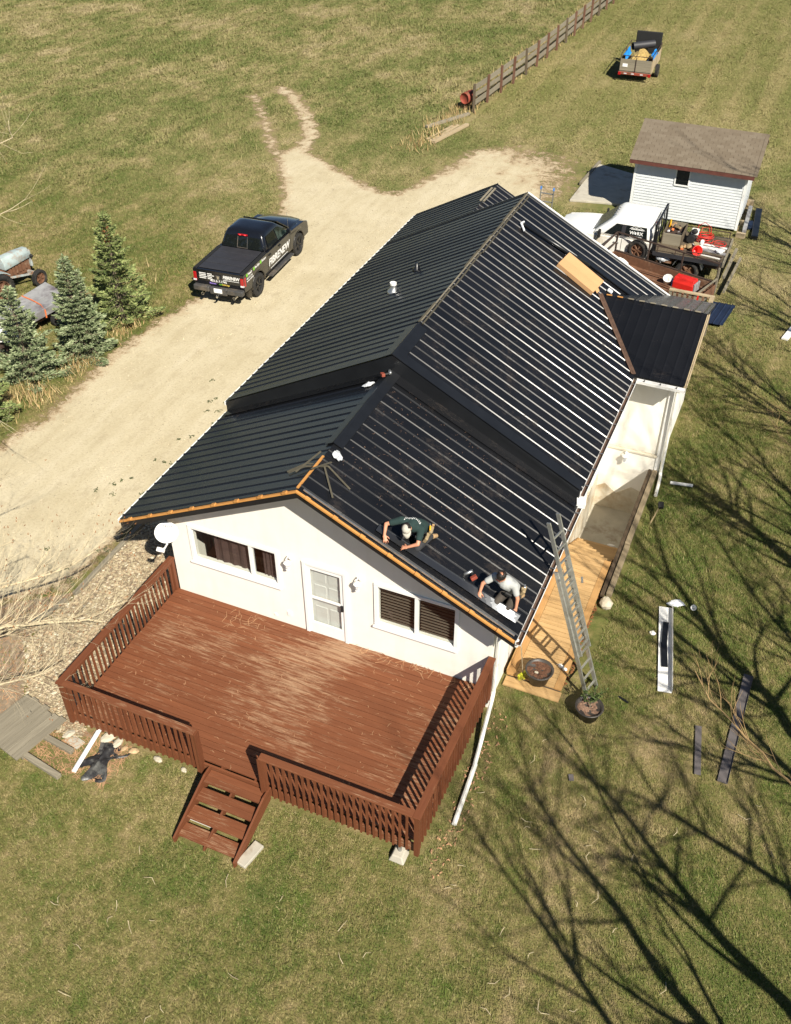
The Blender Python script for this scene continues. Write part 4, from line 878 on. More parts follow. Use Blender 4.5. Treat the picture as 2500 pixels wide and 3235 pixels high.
# cab greenhouse: lofted, rounded
def rect(y0, y1, x, z, r=.10): 
    out = []
    for cx, cy, a in ((x-r, y1-r, 0), (-x+r, y1-r, 90), (-x+r, y0+r, 180), (x-r, y0+r, 270)):
        for k in range(4): t_ = R(a+30*k); out.append((cx+r*math.cos(t_), cy+r*math.sin(t_), z))
    return out
mb = MB(); mb.loft([rect(-.95, 1.34, .95, 1.18, .12), rect(-.93, 1.22, .935, 1.27, .12), rect(-.76, .52, .765, 1.77, .16), rect(-.70, .42, .72, 1.85, .18), rect(-.55, .28, .58, 1.89, .20), rect(-.35, .1, .35, 1.905, .15)]); cab = mb.build('cab', 'truck_black', PT, smooth=True)
mod = cab.modifiers.new('s', 'SUBSURF'); mod.levels = 1; mod.render_levels = 1
def side_pt(y, f):  # point on the cab side between belt (f=0) and roof (f=1)
    z = 1.27+(1.77-1.27)*f; x = .935+(.765-.935)*f; return x+.012, z
def side_glass(ya, yb, yc, yd, s_, name='side_window', mat='car_glass', lo=.06, hi=.86):
    x0, z0 = side_pt(0, lo); x1, z1 = side_pt(0, hi); mb = MB(); mb.prism([(s_*x0, ya, z0), (s_*x0, yb, z0), (s_*x1, yc, z1), (s_*x1, yd, z1)], (s_*.004, 0, 0)); return mb.build(name, mat, cab)
for s_ in (-1, 1):
    side_glass(-.70, .06, .02, -.60, s_); side_glass(.13, .98, .40, .10, s_, mat='windscreen' if s_ > 0 else 'car_glass')
mb = MB(); mb.prism([(-.80, -.935, 1.31), (.80, -.935, 1.31), (.66, -.80, 1.70), (-.66, -.80, 1.70)], (0, -.012, -.004)); rw = mb.build('rear_window', 'car_glass', cab)
for x in (-.20, .20):
    mb = MB(); mb.bar((x, -.952, 1.31), (x*.95, -.818, 1.70), .02, .012); mb.build('glass_divider', 'bumper', rw)
mb = MB(); mb.bar((-.2, -.955, 1.33), (.2, -.955, 1.33), .03, .012); mb.build('glass_divider', 'bumper', rw)
mb = MB(); mb.prism([(-.84, 1.31, 1.25), (.84, 1.31, 1.25), (.68, .62, 1.76), (-.68, .62, 1.76)], (0, .03, .03)); mb.build('windscreen', 'car_glass', cab)
mb = MB(); mb.bx(-.19, .19, -.83, -.79, 1.735, 1.79); bl = mb.build('brake_light_bar', 'tail_red', cab, bevel=.01)
for x in (-.10, .10): mb = MB(); mb.bx(x-.035, x+.035, -.838, -.831, 1.75, 1.775); mb.build('brake_lamp', 'brake', bl)
# bonnet, grille, lights, mirrors
mb = MB(); mb.loft([[(-.90, 1.05, 1.17), (.90, 1.05, 1.17), (.86, 1.05, 1.27), (.30, 1.05, 1.30), (-.30, 1.05, 1.30), (-.86, 1.05, 1.27)], [(-.88, 1.9, 1.10), (.88, 1.9, 1.10), (.78, 1.9, 1.22), (.36, 1.9, 1.27), (-.36, 1.9, 1.27), (-.78, 1.9, 1.22)], [(-.80, 2.60, .98), (.80, 2.60, .98), (.70, 2.60, 1.09), (.34, 2.60, 1.14), (-.34, 2.60, 1.14), (-.70, 2.60, 1.09)]]); mb.build('bonnet', 'truck_black', PT, smooth=True, bevel=.03, seg=3)
for s_ in (-1, 1):
    mb = MB(); mb.loft([[(s_*.80, 1.1, 1.1), (s_*.995, 1.1, 1.1), (s_*.97, 1.1, 1.19), (s_*.82, 1.1, 1.20)], [(s_*.78, 2.0, 1.0), (s_*1.0, 2.0, 1.0), (s_*.96, 2.0, 1.15), (s_*.80, 2.0, 1.17)], [(s_*.72, 2.66, .9), (s_*.93, 2.60, .9), (s_*.90, 2.6, 1.02), (s_*.74, 2.66, 1.04)]]); mb.build('front_wing', 'truck_black', PT, smooth=True)
    mb = MB(); mb.bx(s_*1.03-.09, s_*1.03+.09, .84, .92, 1.26, 1.42); mr = mb.build('mirror', 'truck_black', PT, bevel=.03, seg=3)
    mb = MB(); mb.bx(s_*.94-.05, s_*.94+.05, .86, .90, 1.27, 1.31); mb.build('mirror_arm', 'black_flat', mr)
    mb = MB(); mb.bx(s_*.90-.08, s_*.90+.08, 2.60, 2.70, .88, 1.02); mb.build('headlight', 'plastic_clear', PT, bevel=.02)
    mb = MB(); mb.loft([[(s_*.86, -2.93, .82), (s_*.975, -2.93, .82), (s_*.975, -2.93, 1.16), (s_*.86, -2.93, 1.16)], [(s_*.86, -2.74, .82), (s_*1.0, -2.74, .82), (s_*1.0, -2.74, 1.16), (s_*.86, -2.74, 1.16)]]); tl = mb.build('tail_light', 'tail_red', PT, bevel=.015)
    mb = MB(); mb.bx(min(s_*.862, s_*.985), max(s_*.862, s_*.985), -2.936, -2.80, .84, .90); mb.build('reverse_lamp', 'plastic_clear', tl)
    mb = MB(); mb.bx(s_*1.04-.09, s_*1.04+.09, -.95, 1.02, .36, .42); mb.build('running_board', 'bumper', PT, bevel=.02)
    mb = MB(); mb.bx(s_*.86-.10, s_*.86+.10, RA-.60, RA-.56, .18, .52); mb.build('mud_flap', 'truck_lower', PT)
    mb = MB(); mb.cyl((s_*.62, -3.06, .42), (s_*.62, -2.7, .43), .055, n=14); ex = mb.build('exhaust_tip', 'chrome', PT, smooth=False); mb = MB(); mb.cyl((s_*.62, -3.065, .42), (s_*.62, -3.05, .42), .043, n=14); mb.build('exhaust_bore', 'black_flat', ex)
    for yy in (.02, -.82):
        mb = MB(); mb.bx(s_*.985, s_*.985+s_*.03, yy, yy+.16, 1.10, 1.135) if s_ > 0 else mb.bx(-1.015, -.985, yy, yy+.16, 1.10, 1.135); mb.build('door_handle', 'black_flat', body)
    for yy in (-.93, .09, 1.04):
        mb = MB(); mb.bx(min(s_*.984, s_*.989), max(s_*.984, s_*.989), yy, yy+.012, .55, 1.22); mb.build('door_gap', 'black_flat', body)
    for cy in (RA, FA): wheel(PT, (s_*.86, cy, WR_), WR_, .29)
mb = MB(); mb.bx(-.62, .62, 2.70, 2.76, .72, 1.0); mb.build('grille', 'black_flat', PT, bevel=.02); mb = MB(); mb.bx(-.92, .92, 2.66, 2.84, .46, .68); mb.build('front_bumper', 'bumper', PT, bevel=.05, seg=3)
mb = MB(); mb.bx(-.97, -.34, -3.06, -2.86, .52, .72); mb.bx(.34, .97, -3.06, -2.86, .52, .72); mb.bx(-.345, .345, -3.03, -2.86, .44, .70); rb = mb.build('rear_bumper', 'bumper', PT, bevel=.045, seg=3)
mb = MB(); mb.bx(-.16, .16, -3.045, -3.034, .53, .69); mb.build('licence_plate', 'white', rb)
mb = MB(); mb.cyl((0, -3.16, .42), (0, -2.9, .42), .035); mb.ball((0, -3.17, .47), .03); mb.build('tow_hitch', 'chrome', PT)
mb = MB(); mb.bx(-.55, .55, -2.4, 2.2, .38, .55); mb.bx(-.8, .8, RA-.06, RA+.06, .38, .48); mb.bx(-.8, .8, FA-.06, FA+.06, .38, .48); mb.build('chassis', 'black_flat', PT)
# tonneau cover in four panels, bed rails
for i in range(4):
    ya = -2.80+i*.455; mb = MB(); mb.bx(-.80, .80, ya+.012, ya+.443, 1.285, 1.312); mb.build('tonneau_panel', 'vinyl_cover', PT, bevel=.012)
for x in (-.90, .90): mb = MB(); mb.bx(x-.07, x+.07, -2.86, -.97, 1.281, 1.30); mb.build('bed_rail', 'black_flat', PT, bevel=.01)
mb = MB(); mb.tube([(.90, 1.12, 1.2), (.92, 1.05, 2.0)], .006, 5); mb.build('antenna', 'steel', PT)
# lettering
def ft(y, z, off=.987): return frame_mat((off, y, z), (0, 1, 0), (0, 0, 1))
text_mesh('FIBRENEW', .36, 'decal_white', PT, ft(.02, .82), bold=.025, shear=.25, width=1.06)
mb = MB(); mb.box((.988, .0, .585), (.003, 1.5, .02)); mb.build('decal_line', 'decal_white', PT)
for i, w_ in enumerate(('Repair', 'Re-Dye', 'Renew')):
    yy = -2.62+i*.56
    mb = MB(); mb.lathe([(.001, 0), (.062, 0), (.062, .003), (.001, .003)], 18, frame_mat((.987, yy, 1.17), (0, 1, 0), (0, 0, 1))); mb.build('decal_dot', 'decal_green', PT)
    text_mesh(w_, .13, 'decal_white', PT, ft(yy+.08, 1.17), bold=.02, align='LEFT', width=.95)
text_mesh('403.317.1745', .085, 'decal_white', PT, ft(-2.66, 1.03), bold=.012, align='LEFT'); text_mesh('fibrenew.com/lethbridge', .075, 'decal_white', PT, ft(-2.66, .94), bold=.012, align='LEFT', width=.72)
def bk(x, z): return frame_mat((x, -2.915, z), (1, 0, 0), (0, 0, 1))
text_mesh('FIBRENEW', .17, 'decal_white', PT, bk(.50, 1.10), bold=.03, shear=.2, width=.80); mb = MB(); mb.box((.50, -2.915, 1.0), (.62, .003, .016)); mb.build('decal_line', 'decal_white', PT)
for cx in (-.62, -.30):
    for i in range(4): w_ = (.26, .27, .29, .26, .18, .26, .17, .19)[i+(4 if cx > -.5 else 0)]; mb = MB(); mb.box((cx-.12+w_/2, -2.915, 1.155-i*.062), (w_, .003, .030)); mb.build('small_print', 'decal_white', PT)
text_mesh('403.317.1745', .12, 'decal_white', PT, bk(.0, .915), bold=.02)
for i, (w_, mm_) in enumerate((('fibrenew', 'decal_purple'), ('.com/', 'decal_green'), ('lethbridge', 'decal_yellow'))): text_mesh(w_, .085, mm_, PT, bk((-.36, .0, .13)[i], .815), bold=.012, align='LEFT', width=.85)
mb = MB(); mb.prism([(-.09, -2.915, 1.15), (.09, -2.915, 1.15), (.08, -2.915, 1.0), (0, -2.915, .94), (-.08, -2.915, 1.0)], (0, -.012, 0)); eb = mb.build('emblem', 'bumper', PT, bevel=.004); mb = MB(); mb.prism([(-.05, -2.93, 1.12), (.05, -2.93, 1.12), (.03, -2.93, 1.03), (0, -2.93, .98), (-.03, -2.93, 1.03)], (0, -.006, 0)); mb.build('emblem_relief', 'chrome', eb)

# white flatbed work truck, nose to -x -------------------------------------------------
WT = thing('white_flatbed_truck', 'white crew cab flatbed truck loaded with tools beside the shed', 'flatbed truck', (5.7, 22.72, 0), R(90))
# local: y forward (world -x), x right (world +y); the side facing the house is local x < 0
WFA, WRA, wr = 2.02, -2.10, .41
prof = [(-.55, .55), (-.66, 1.24), (1.75, 1.24), (2.2, 1.20), (2.85, 1.10), (3.02, .98), (3.06, .6), (WFA+.52, .52)]+arch(WFA, .45, .50)+[(WFA-.52, .5)]
mb = MB(); mb.prism([(-.98, y, z) for y, z in prof], (1.96, 0, 0)); wb = mb.build('body', 'truck_white_dirty', WT, bevel=.08, seg=4)
mb = MB(); mb.loft([rect(-.68, 1.70, .95, 1.20, .12), rect(-.66, 1.58, .94, 1.28, .12), rect(-.62, .88, .86, 1.88, .16), rect(-.56, .82, .81, 1.95, .18), rect(-.36, .62, .60, 1.99, .2), rect(-.1, .4, .32, 2.0, .12)]); wc = mb.build('cab', 'truck_white', WT, smooth=True); mod = wc.modifiers.new('s', 'SUBSURF'); mod.levels = 1; mod.render_levels = 1
mb = MB(); mb.loft([[(-.9, 1.45, 1.18), (.9, 1.45, 1.18), (.84, 1.45, 1.31), (-.84, 1.45, 1.31)], [(-.9, 2.4, 1.1), (.9, 2.4, 1.1), (.78, 2.4, 1.25), (-.78, 2.4, 1.25)], [(-.8, 3.0, .95), (.8, 3.0, .95), (.66, 3.0, 1.12), (-.66, 3.0, 1.12)]]); mb.build('bonnet', 'truck_white', WT, smooth=True, bevel=.04, seg=3)
def wside(y, f): return -(.94+(.86-.94)*f)-.010, 1.28+(1.88-1.28)*f
def wglass(ya, yb, yc, yd, mat='car_glass', lo=.10, hi=.80):
    x0, z0 = wside(0, lo); x1, z1 = wside(0, hi); mb = MB(); mb.prism([(x0, ya, z0), (x0, yb, z0), (x1, yc, z1), (x1, yd, z1)], (-.004, 0, 0)); return mb.build('side_window', mat, wc)
wglass(-.48, .36, .33, -.42); wglass(.50, 1.12, .70, .48)
mb = MB(); x0, z0 = wside(0, .10); x1, z1 = wside(0, .80); mb.prism([(x0, .36, z0), (x0, .50, z0), (x1, .48, z1), (x1, .33, z1)], (-.004, 0, 0)); mb.build('door_pillar', 'vinyl_cover', wc)
mb = MB(); mb.prism([(-.70, 1.575, 1.31), (.70, 1.575, 1.31), (.60, .955, 1.83), (-.60, .955, 1.83)], (0, .014, .012)); mb.build('windscreen', 'screen_grey', wc)
for x in (-.45, -.22, 0, .22): mb = MB(); mb.ball((x, .84, 1.955), (.06, .05, .022), 8, 4); mb.build('marker_lamp', 'cover_grey', wc)
mb = MB(); mb.bx(-1.14, -1.0, 1.22, 1.32, 1.20, 1.50); mr = mb.build('mirror', 'black_flat', WT, bevel=.02); mb = MB(); mb.bx(-1.02, -.92, 1.24, 1.30, 1.28, 1.34); mb.build('mirror_arm', 'black_flat', mr)
mb = MB(); mb.bx(1.0, 1.12, 1.42, 1.50, 1.22, 1.46); mb.build('mirror', 'black_flat', WT, bevel=.02)
for yy in (-.42, .52): mb = MB(); mb.bx(-1.01, -.982, yy, yy+.2, 1.06, 1.10); mb.build('door_handle', 'cover_grey', wb)
for yy in (.42, 1.42): mb = MB(); mb.bx(-.988, -.984, yy, yy+.012, .6, 1.24); mb.build('door_gap', 'black_flat', wb)
mb = MB(); mb.bx(-.98, .98, 2.98, 3.16, .5, .72); mb.build('front_bumper', 'chrome', WT, bevel=.04); mb = MB(); mb.bx(-.6, .6, 3.03, 3.09, .72, 1.0); mb.build('grille', 'black_flat', WT)
for s_ in (-1, 1):
    mb = MB(); mb.bx(s_*.80-.10, s_*.80+.10, 2.96, 3.06, .80, 1.0); mb.build('headlight', 'plastic_clear', WT, bevel=.02)
    wheel(WT, (s_*.86, WFA, wr), wr, .26, 'rust'); wheel(WT, (s_*.88, WRA, wr), wr, .26, 'rust'); wheel(WT, (s_*.58, WRA, wr), wr, .24, 'rust')
    pts = arch(WRA, .45, .56, 8, 15, 165); pin = arch(WRA, .45, .53, 8, 15, 165)[::-1]; mb = MB(); mb.prism([(s_*.88-.16, y, z) for y, z in pts+pin], (.32, 0, 0)); mb.build('fender', 'steel', WT)
mb = MB(); mb.bx(-.45, .45, -3.2, 2.5, .45, .62); mb.build('chassis', 'rust_dark', WT)
mb = MB(); mb.bx(-1.10, 1.10, -3.30, -.80, .93, 1.02); fb = mb.build('flatbed', 'grey_dark_y', WT)
for x in (-1.12, 1.08): mb = MB(); mb.bx(x, x+.04, -3.30, -.78, .88, 1.03); mb.build('side_rail', 'vinyl_cover', fb)
for x in (-1.115, 1.105):
    for yy in (-3.2, -2.4, -1.6, -.95): mb = MB(); mb.bar((x, yy, 1.03), (x, yy, 1.25), .03, .03); mb.build('stake', 'rust_dark', fb)
    mb = MB(); mb.bar((x, -3.25, 1.25), (x, -.9, 1.25), .03, .025); mb.build('top_rail', 'rust_dark', fb)
mb = MB(); mb.bx(-1.12, 1.12, -3.36, -3.30, .86, 1.06); mb.build('tail_board', 'grey_x', fb)
# headache rack
mb = MB(); 
for x in (-1.02, 1.02): mb.bar((x, -.80, .95), (x, -.76, 2.02), .07, .07)
mb.bar((-1.02, -.76, 2.0), (1.02, -.76, 2.0), .07, .06); mb.bar((-1.02, -.78, 1.35), (1.02, -.78, 1.35), .05, .05)
for x in (-.5, 0, .5): mb.bar((x, -.79, 1.0), (x, -.76, 2.0), .04, .04)
mb.bx(-1.05, -.86, -.86, -.72, .92, 1.7); mb.build('headache_rack', 'black_trim', WT)
mb = MB(); mb.ball((-.55, -.70, 1.9), (.05, .05, .06), 8, 5); mb.build('marker_light', 'tail_red', WT)
mb = MB(); mb.bx(-1.0, -.5, -1.5, -.95, .62, .90); mb.build('under_box', 'rust', WT)
def wtxt(y, z, f): 
    x0, z0 = wside(0, .05); x1, z1 = wside(0, .84); up = Vector((x1-x0, 0, z1-z0)); return frame_mat(Vector((x0+(x1-x0)*f-.008, y, z0+(z1-z0)*f)), (0, -1, 0), up)
text_mesh('W  RX', .17, 'decal_white', WT, wtxt(-.06, 0, .42), bold=.02); text_mesh('403-382-0881', .085, 'decal_white', WT, wtxt(-.06, 0, .13), bold=.005)
fm2 = wtxt(-.06, 0, .42); mb = MB(); mb.prism([fm2 @ Vector(v) for v in ((-.035-.03, -.02, 0), (-.03, -.055, 0), (.005, -.02, 0), (.0, .03, 0), (-.03, .055, 0), (-.06, .03, 0))], fm2.to_3x3() @ Vector((0, 0, .003))); mb.build('leaf_emblem', 'decal_white', WT)
fm3 = wtxt(-.06, 0, .76)
mb = MB()
for pts in ([(-.32, -.03), (-.16, .10), (-.13, .10), (-.29, -.03)], [(-.16, .10), (0, .02), (.03, .02), (-.13, .10)], [(-.06, .05), (.06, .11), (.09, .11), (-.03, .05)], [(.06, .11), (.34, -.03), (.37, -.03), (.09, .11)], [(-.25, -.045), (.30, -.045), (.30, -.015), (-.25, -.015)], [(-.22, .0), (.24, .0), (.24, .02), (-.22, .02)]): mb.prism([fm3 @ Vector((x*.85, y*.8, 0)) for x, y in pts], fm3.to_3x3() @ Vector((0, 0, .003)))
mb.build('roofline_emblem', 'decal_white', WT)
# cargo on the flatbed: things of their own, world coordinates
def W_(lx, ly, lz): return Vector((5.7-ly, 22.72+lx, lz))
TX = thing('tool_box', 'open wooden tool bin full of odds and ends behind the white cab', 'tool bin', W_(.30, -1.28, 1.022))
for (xa, xb, ya, yb) in ((-.36, -.33, -.6, .6), (.33, .36, -.6, .6)): mb = MB(); mb.bx(xa, xb, ya, yb, 0, .42); mb.build('side_board', 'grey_dark_y', TX)
for (ya, yb) in ((-.6, -.57), (.57, .6)): mb = MB(); mb.bx(-.33, .33, ya, yb, 0, .42); mb.build('end_board', 'grey_x', TX)
mb = MB(); mb.bx(-.33, .33, -.57, .57, .0, .25); mb.build('bin_bottom', 'rust_dark', TX)
rs = random.Random(5); cm = ['khaki', 'rust_dark', 'steel', 'black_flat', 'leather', 'plastic_clear', 'orange', 'cover_grey']
for i in range(8):
    c = TX.location+Vector((rs.uniform(-.25, .25), rs.uniform(-.5, .5), .30+rs.uniform(0, .08))); mb = MB(); mb.box((0, 0, 0), (rs.uniform(.08, .24), rs.uniform(.05, .12), rs.uniform(.03, .09)), Euler((rs.uniform(-.5, .5), rs.uniform(-.5, .5), rs.uniform(0, 6))).to_matrix())
    tag(mb.build('hand_tool', cm[i % 8], loc=c, bevel=.008), '%s tool lying in the open wooden bin on the flatbed' % ('tan canvas', 'rust brown', 'silver metal', 'black', 'tan leather', 'shiny clear', 'orange', 'dull grey')[i], 'tool', 'tools in the flatbed bin')
CP = thing('air_compressor', 'black and cream air compressor with a round white gauge wheel on the flatbed', 'compressor', W_(.30, -2.02, 1.022))
mb = MB(); mb.tube([(-.1, -.25, .18), (-.1, .25, .18)], [.15, .15], 14); mb.build('tank', 'black_flat', CP); mb = MB(); mb.bx(-.15, .12, -.1, .12, .30, .50); mb.build('motor', 'white_dirty', CP, bevel=.03); mb = MB(); mb.ball((-.02, -.12, .46), (.12, .1, .1), 10, 6); mb.build('pump_head', 'black_flat', CP)
mb = MB(); mb.tube([(.30, -.18, .12), (.36, -.20, .12)], .10, 14); mb.build('wheel', 'white', CP)
# red hose and cords
def coil(c, r, turns, h, seed, tilt, mat, name, label, cat, thick=.012):
    rs = random.Random(seed); pts = []
    for i in range(int(turns*18)):
        a = i/18*2*math.pi; rr = r*(1+.25*math.sin(a*.37+seed)+rs.uniform(-.06, .06)); pts.append((rr*math.cos(a), rr*math.sin(a)*.8, .04+h*(.5+.5*math.sin(a*.21+seed))+rs.uniform(0, .03)))
    mb = MB(); mb.tube(pts, thick, 5); return tag(mb.build(name, mat, smooth=True, loc=c, rot=tilt), label, cat)
coil(W_(.45, -2.38, 1.03), .26, 7, .22, 1, (0, 0, .3), 'red_cord', 'air_hose', 'tangled red air hose heaped beside the compressor', 'hose')
mb = MB(); mb.tube([W_(.55, -2.0, 1.1), W_(.75, -2.05, 1.5), W_(.8, -2.25, 1.62), W_(.75, -2.5, 1.5), W_(.6, -2.62, 1.1)], .012, 6); mb.tube([W_(.5, -2.15, 1.1), W_(.7, -2.2, 1.45), W_(.72, -2.42, 1.5), W_(.6, -2.58, 1.1)], .012, 6); tag(mb.build('air_hose_loop', 'red_cord', smooth=True), 'red hose loops standing up in front of the shed siding', 'hose')
coil(W_(.25, -2.95, 1.03), .22, 3, .10, 4, (0, 0, 0), 'red_cord', 'cord_coil', 'loose red cord coil at the tail of the flatbed', 'cord', .009)
mb = MB(); mb.lathe([(.15, 0), (.19, .30), (.20, .31), (.17, .31), (.13, .02)], 18, Matrix.Translation(W_(-.62, -2.18, 1.14)) @ Matrix.Rotation(1.25, 4, 'X') @ Matrix.Rotation(.5, 4, 'Y')); tag(mb.build('red_bucket', 'red', smooth=True), 'bright red bucket tipped over at the near edge of the flatbed', 'bucket')
mb = MB(); mb.box(W_(-.40, -2.22, 1.25), (.20, .24, .03), Euler((.2, .1, .3)).to_matrix()); tag(mb.build('wood_block', 'khaki'), 'tan wood scrap resting on the red bucket', 'wood scrap')
for i, (lx, ly, lz, l_, w_, mm_, lb) in enumerate(((-.05, -2.62, 1.04, 1.2, .16, 'white', 'white trim strip on the flatbed beside the red bucket'), (.18, -2.72, 1.045, 1.1, .08, 'white', 'narrow white trim strip near the far flatbed edge'), (-.30, -2.70, 1.04, 1.2, .18, 'cover_grey', 'grey trim strip in the middle of the flatbed'), (-.75, -2.75, 1.03, .9, .06, 'white_dirty', 'short white strip at the near tail corner of the flatbed'))):
    mb = MB(); mb.box(W_(lx, ly, lz), (l_, w_, .03), Euler((0, 0, -.05-.04*i)).to_matrix()); tag(mb.build('trim_strip', mm_), lb, 'trim')
crumple(W_(-.35, -3.05, 1.10), (.14, .13, .08), 'plastic_clear', 'crumpled clear plastic at the flatbed tail', 'plastic', 9)
for i, (lx, ly) in enumerate(((-.35, -1.80), (-.45, -1.70))): mb = MB(); mb.ball((0, 0, .06), (.07, .12, .06), 9, 5); tag(mb.build('work_boot', 'leather', loc=W_(lx, ly, 1.02), smooth=True), ['brown work boot on the flatbed next to the tool bin', 'second brown work boot nearer the flatbed edge'][i], 'boot')
mb = MB(); mb.ball((0, 0, .07), (.16, .22, .09), 9, 5); tag(mb.build('tool_bag', 'khaki', loc=W_(-.30, -1.98, 1.02), smooth=True), 'olive canvas tool bag on the flatbed beside the red bucket', 'bag')
mb = MB(); mb.box(W_(-.62, -1.75, 1.07), (.10, .06, .08)); tag(mb.build('orange_tool', 'orange'), 'small orange tool at the near flatbed rail', 'tool')
mb = MB(); mb.box(W_(.72, -1.0, 1.42), (.05, .35, .16), Euler((.2, .3, .2)).to_matrix()); tag(mb.build('safety_harness', 'yellow', bevel=.02), 'yellow harness hung behind the white cab', 'harness')

# rusty utility trailer ---------------------------------------------------------------
UT = thing('utility_trailer', 'rusty brown utility trailer parked between the house and the white truck', 'trailer', (5.08, 21.70, 0), R(-17.3))
TL, TW = 4.1, 1.5
mb = MB(); mb.bx(0, TL, -TW, 0, .36, .42); mb.build('floor', 'rust', UT)
for yy in (-TW-.03, 0): mb = MB(); mb.bx(0, TL, yy, yy+.03, .34, .74); mb.build('side_panel', 'rust', UT)
mb = MB(); mb.bx(TL, TL+.03, -TW, 0, .34, .72); mb.build('tail_panel', 'rust', UT); mb = MB(); mb.bx(-.03, 0, -TW, 0, .34, .72); mb.build('front_panel', 'rust', UT)
for xx in (.02, 1.35, 2.7, TL-.02): mb = MB(); mb.bar((xx, .045, .36), (xx, .045, 1.48), .045, .045); mb.build('stake_post', 'rust_dark', UT)
mb = MB(); mb.bar((0, .045, 1.48), (TL, .045, 1.48), .045, .045); mb.build('top_rail', 'rust_dark', UT)
mb = MB(); mb.bar((0, .045, .77), (TL, .045, .77), .06, .05); mb.build('edge_rail', 'rust_dark', UT)
mb = MB(); mb.bar((0, .03, 1.48), (-.05, -1.0, 1.2), .045, .045); mb.bar((0, .03, 1.1), (-.05, -1.0, .8), .045, .045); mb.bar((-.05, -1.0, 1.2), (-.03, -1.0, .4), .045, .045); mb.build('front_brace', 'rust_dark', UT)
mb = MB(); mb.bar((TL+.03, 0, .4), (TL+.03, 0, 1.35), .06, .06); mb.bar((TL+.03, -TW, .4), (TL+.03, -TW, 1.0), .06, .06); mb.bar((TL+.03, 0, .95), (TL+.03, -TW, .95), .05, .05); mb.build('tail_gate_frame', 'grey_x', UT)
mb = MB(); mb.bar((1.2, -.35, .50), (TL, -.25, .60), .04, .04); mb.bar((.8, -.75, .52), (TL, -.95, .55), .05, .05); mb.build('loose_bars', 'rust', UT)
for s_ in (-TW-.14, .14): wheel(UT, (2.0, s_, .33), .33, .18, 'rust', axis='y')
wheel(UT, (.85, .16, .98), .37, .20, 'rust', axis='y', name='spare_wheel', spokes=6)
mb = MB(); mb.bar((0, -.3, .40), (-1.3, -TW/2, .42), .07, .07); mb.bar((0, -TW+.3, .40), (-1.3, -TW/2, .42), .07, .07); mb.build('drawbar', 'rust_dark', UT)
RB = thing('red_chest', 'red plastic tool chest with grey end inside the rusty trailer', 'tool chest', (8.02, 20.28, .45)); RB.rotation_euler = (0, 0, -.25)
mb = MB(); mb.loft([[(-.42, -.24, 0), (.36, -.24, 0), (.36, .24, 0), (-.42, .24, 0)], [(-.42, -.24, .26), (.36, -.24, .26), (.36, .24, .26), (-.42, .24, .26)], [(-.40, -.16, .44), (.34, -.16, .44), (.34, .16, .44), (-.40, .16, .44)]]); mb.build('chest', 'red', RB, bevel=.03); mb = MB(); mb.bx(.36, .43, -.22, .22, .02, .36); mb.build('end_panel', 'cover_grey', RB, bevel=.02); mb = MB(); mb.bx(-.47, -.43, -.18, .12, .02, .26); mb.build('end_panel', 'blue_cap', RB)
mb = MB(); mb.lathe([(.13, 0), (.17, .26), (.18, .27), (.14, .27), (.11, .03)], 18, Matrix.Translation((7.35, 20.50, .46)) @ Matrix.Rotation(.5, 4, 'X')); tag(mb.build('paint_pail', 'white_dirty', smooth=True), 'small white pail beside the red chest in the rusty trailer', 'pail')
crumple((6.85, 21.75, .75), (.30, .10, .14), 'plastic_clear', 'pale heap of rubbish in the box under the flatbed', 'rubbish', 12, name='rubbish_heap')
crumple((5.42, 21.15, .60), (.30, .14, .16), 'white_dirty', 'white and black rubbish at the front of the rusty trailer', 'rubbish', 13, name='rubbish_heap')
mb = MB(); mb.bar((8.62, 19.0, .4), (8.62, 19.05, 1.0), .06, .06); tag(mb.build('red_jack', 'red'), 'short red jack post beside the rear porch rail', 'jack')

# far trailer with grass clippings --------------------------------------------------------
FT = thing('dump_trailer', 'small wooden trailer heaped with grass clippings far out on the lawn', 'trailer', (.53, 46.4, 0), R(2))
mb = MB(); mb.bx(-.85, .85, -1.5, 1.5, .50, .58); mb.build('floor', 'grey_y', FT)
for i in range(4): mb = MB(); mb.bx(-.86, .86, -1.53, -1.50, .58+i*.152, .58+i*.152+.146); mb.build('tail_board', 'grey_x', FT)
mb = MB(); mb.bx(-.02, .02, -1.56, -1.53, .5, 1.32); mb.build('tail_latch', 'rust_dark', FT)
for s_ in (-1, 1):
    mb = MB(); mb.prism([(s_*.86, -1.5, .42), (s_*.86, -1.4, .6), (s_*.86, -1.1, .40), (s_*.86, -.3, .62), (s_*.86, -.1, .5), (s_*.86, 1.5, .55), (s_*.86, 1.5, 1.18), (s_*.86, -1.5, 1.18)], (s_*.02, 0, 0)); mb.build('side_board', 'log_x' if s_ > 0 else 'grey_y', FT)
    mb = MB(); mb.bar((s_*.87, -1.5, 1.42), (s_*.87, 1.5, 1.42), .03, .03); mb.build('side_rail', 'rust_dark', FT)
    for yy in (-1.48, 0, 1.48): mb = MB(); mb.bar((s_*.87, yy, .55), (s_*.87, yy, 1.42), .03, .03); mb.build('stake', 'rust_dark', FT)
    wheel(FT, (s_*1.0, 0, .33), .33, .18, 'rim_black')
mb = MB(); mb.bar((-.87, -1.48, 1.35), (.87, -1.48, 1.35), .03, .03); mb.build('rear_rail', 'rust_dark', FT); mb = MB(); mb.bar((-.87, 1.48, 1.42), (-.3, 1.48, 1.42), .03, .03); mb.build('front_rail', 'rust_dark', FT)
mb = MB(); mb.bx(-.62, .84, 1.38, 1.46, .8, 1.98); mb.build('head_board', 'black_flat', FT, bevel=.08)
mb = MB(); mb.bx(-.9, .9, -1.62, -1.54, .40, .52); tb = mb.build('tail_beam', 'red_old', FT)
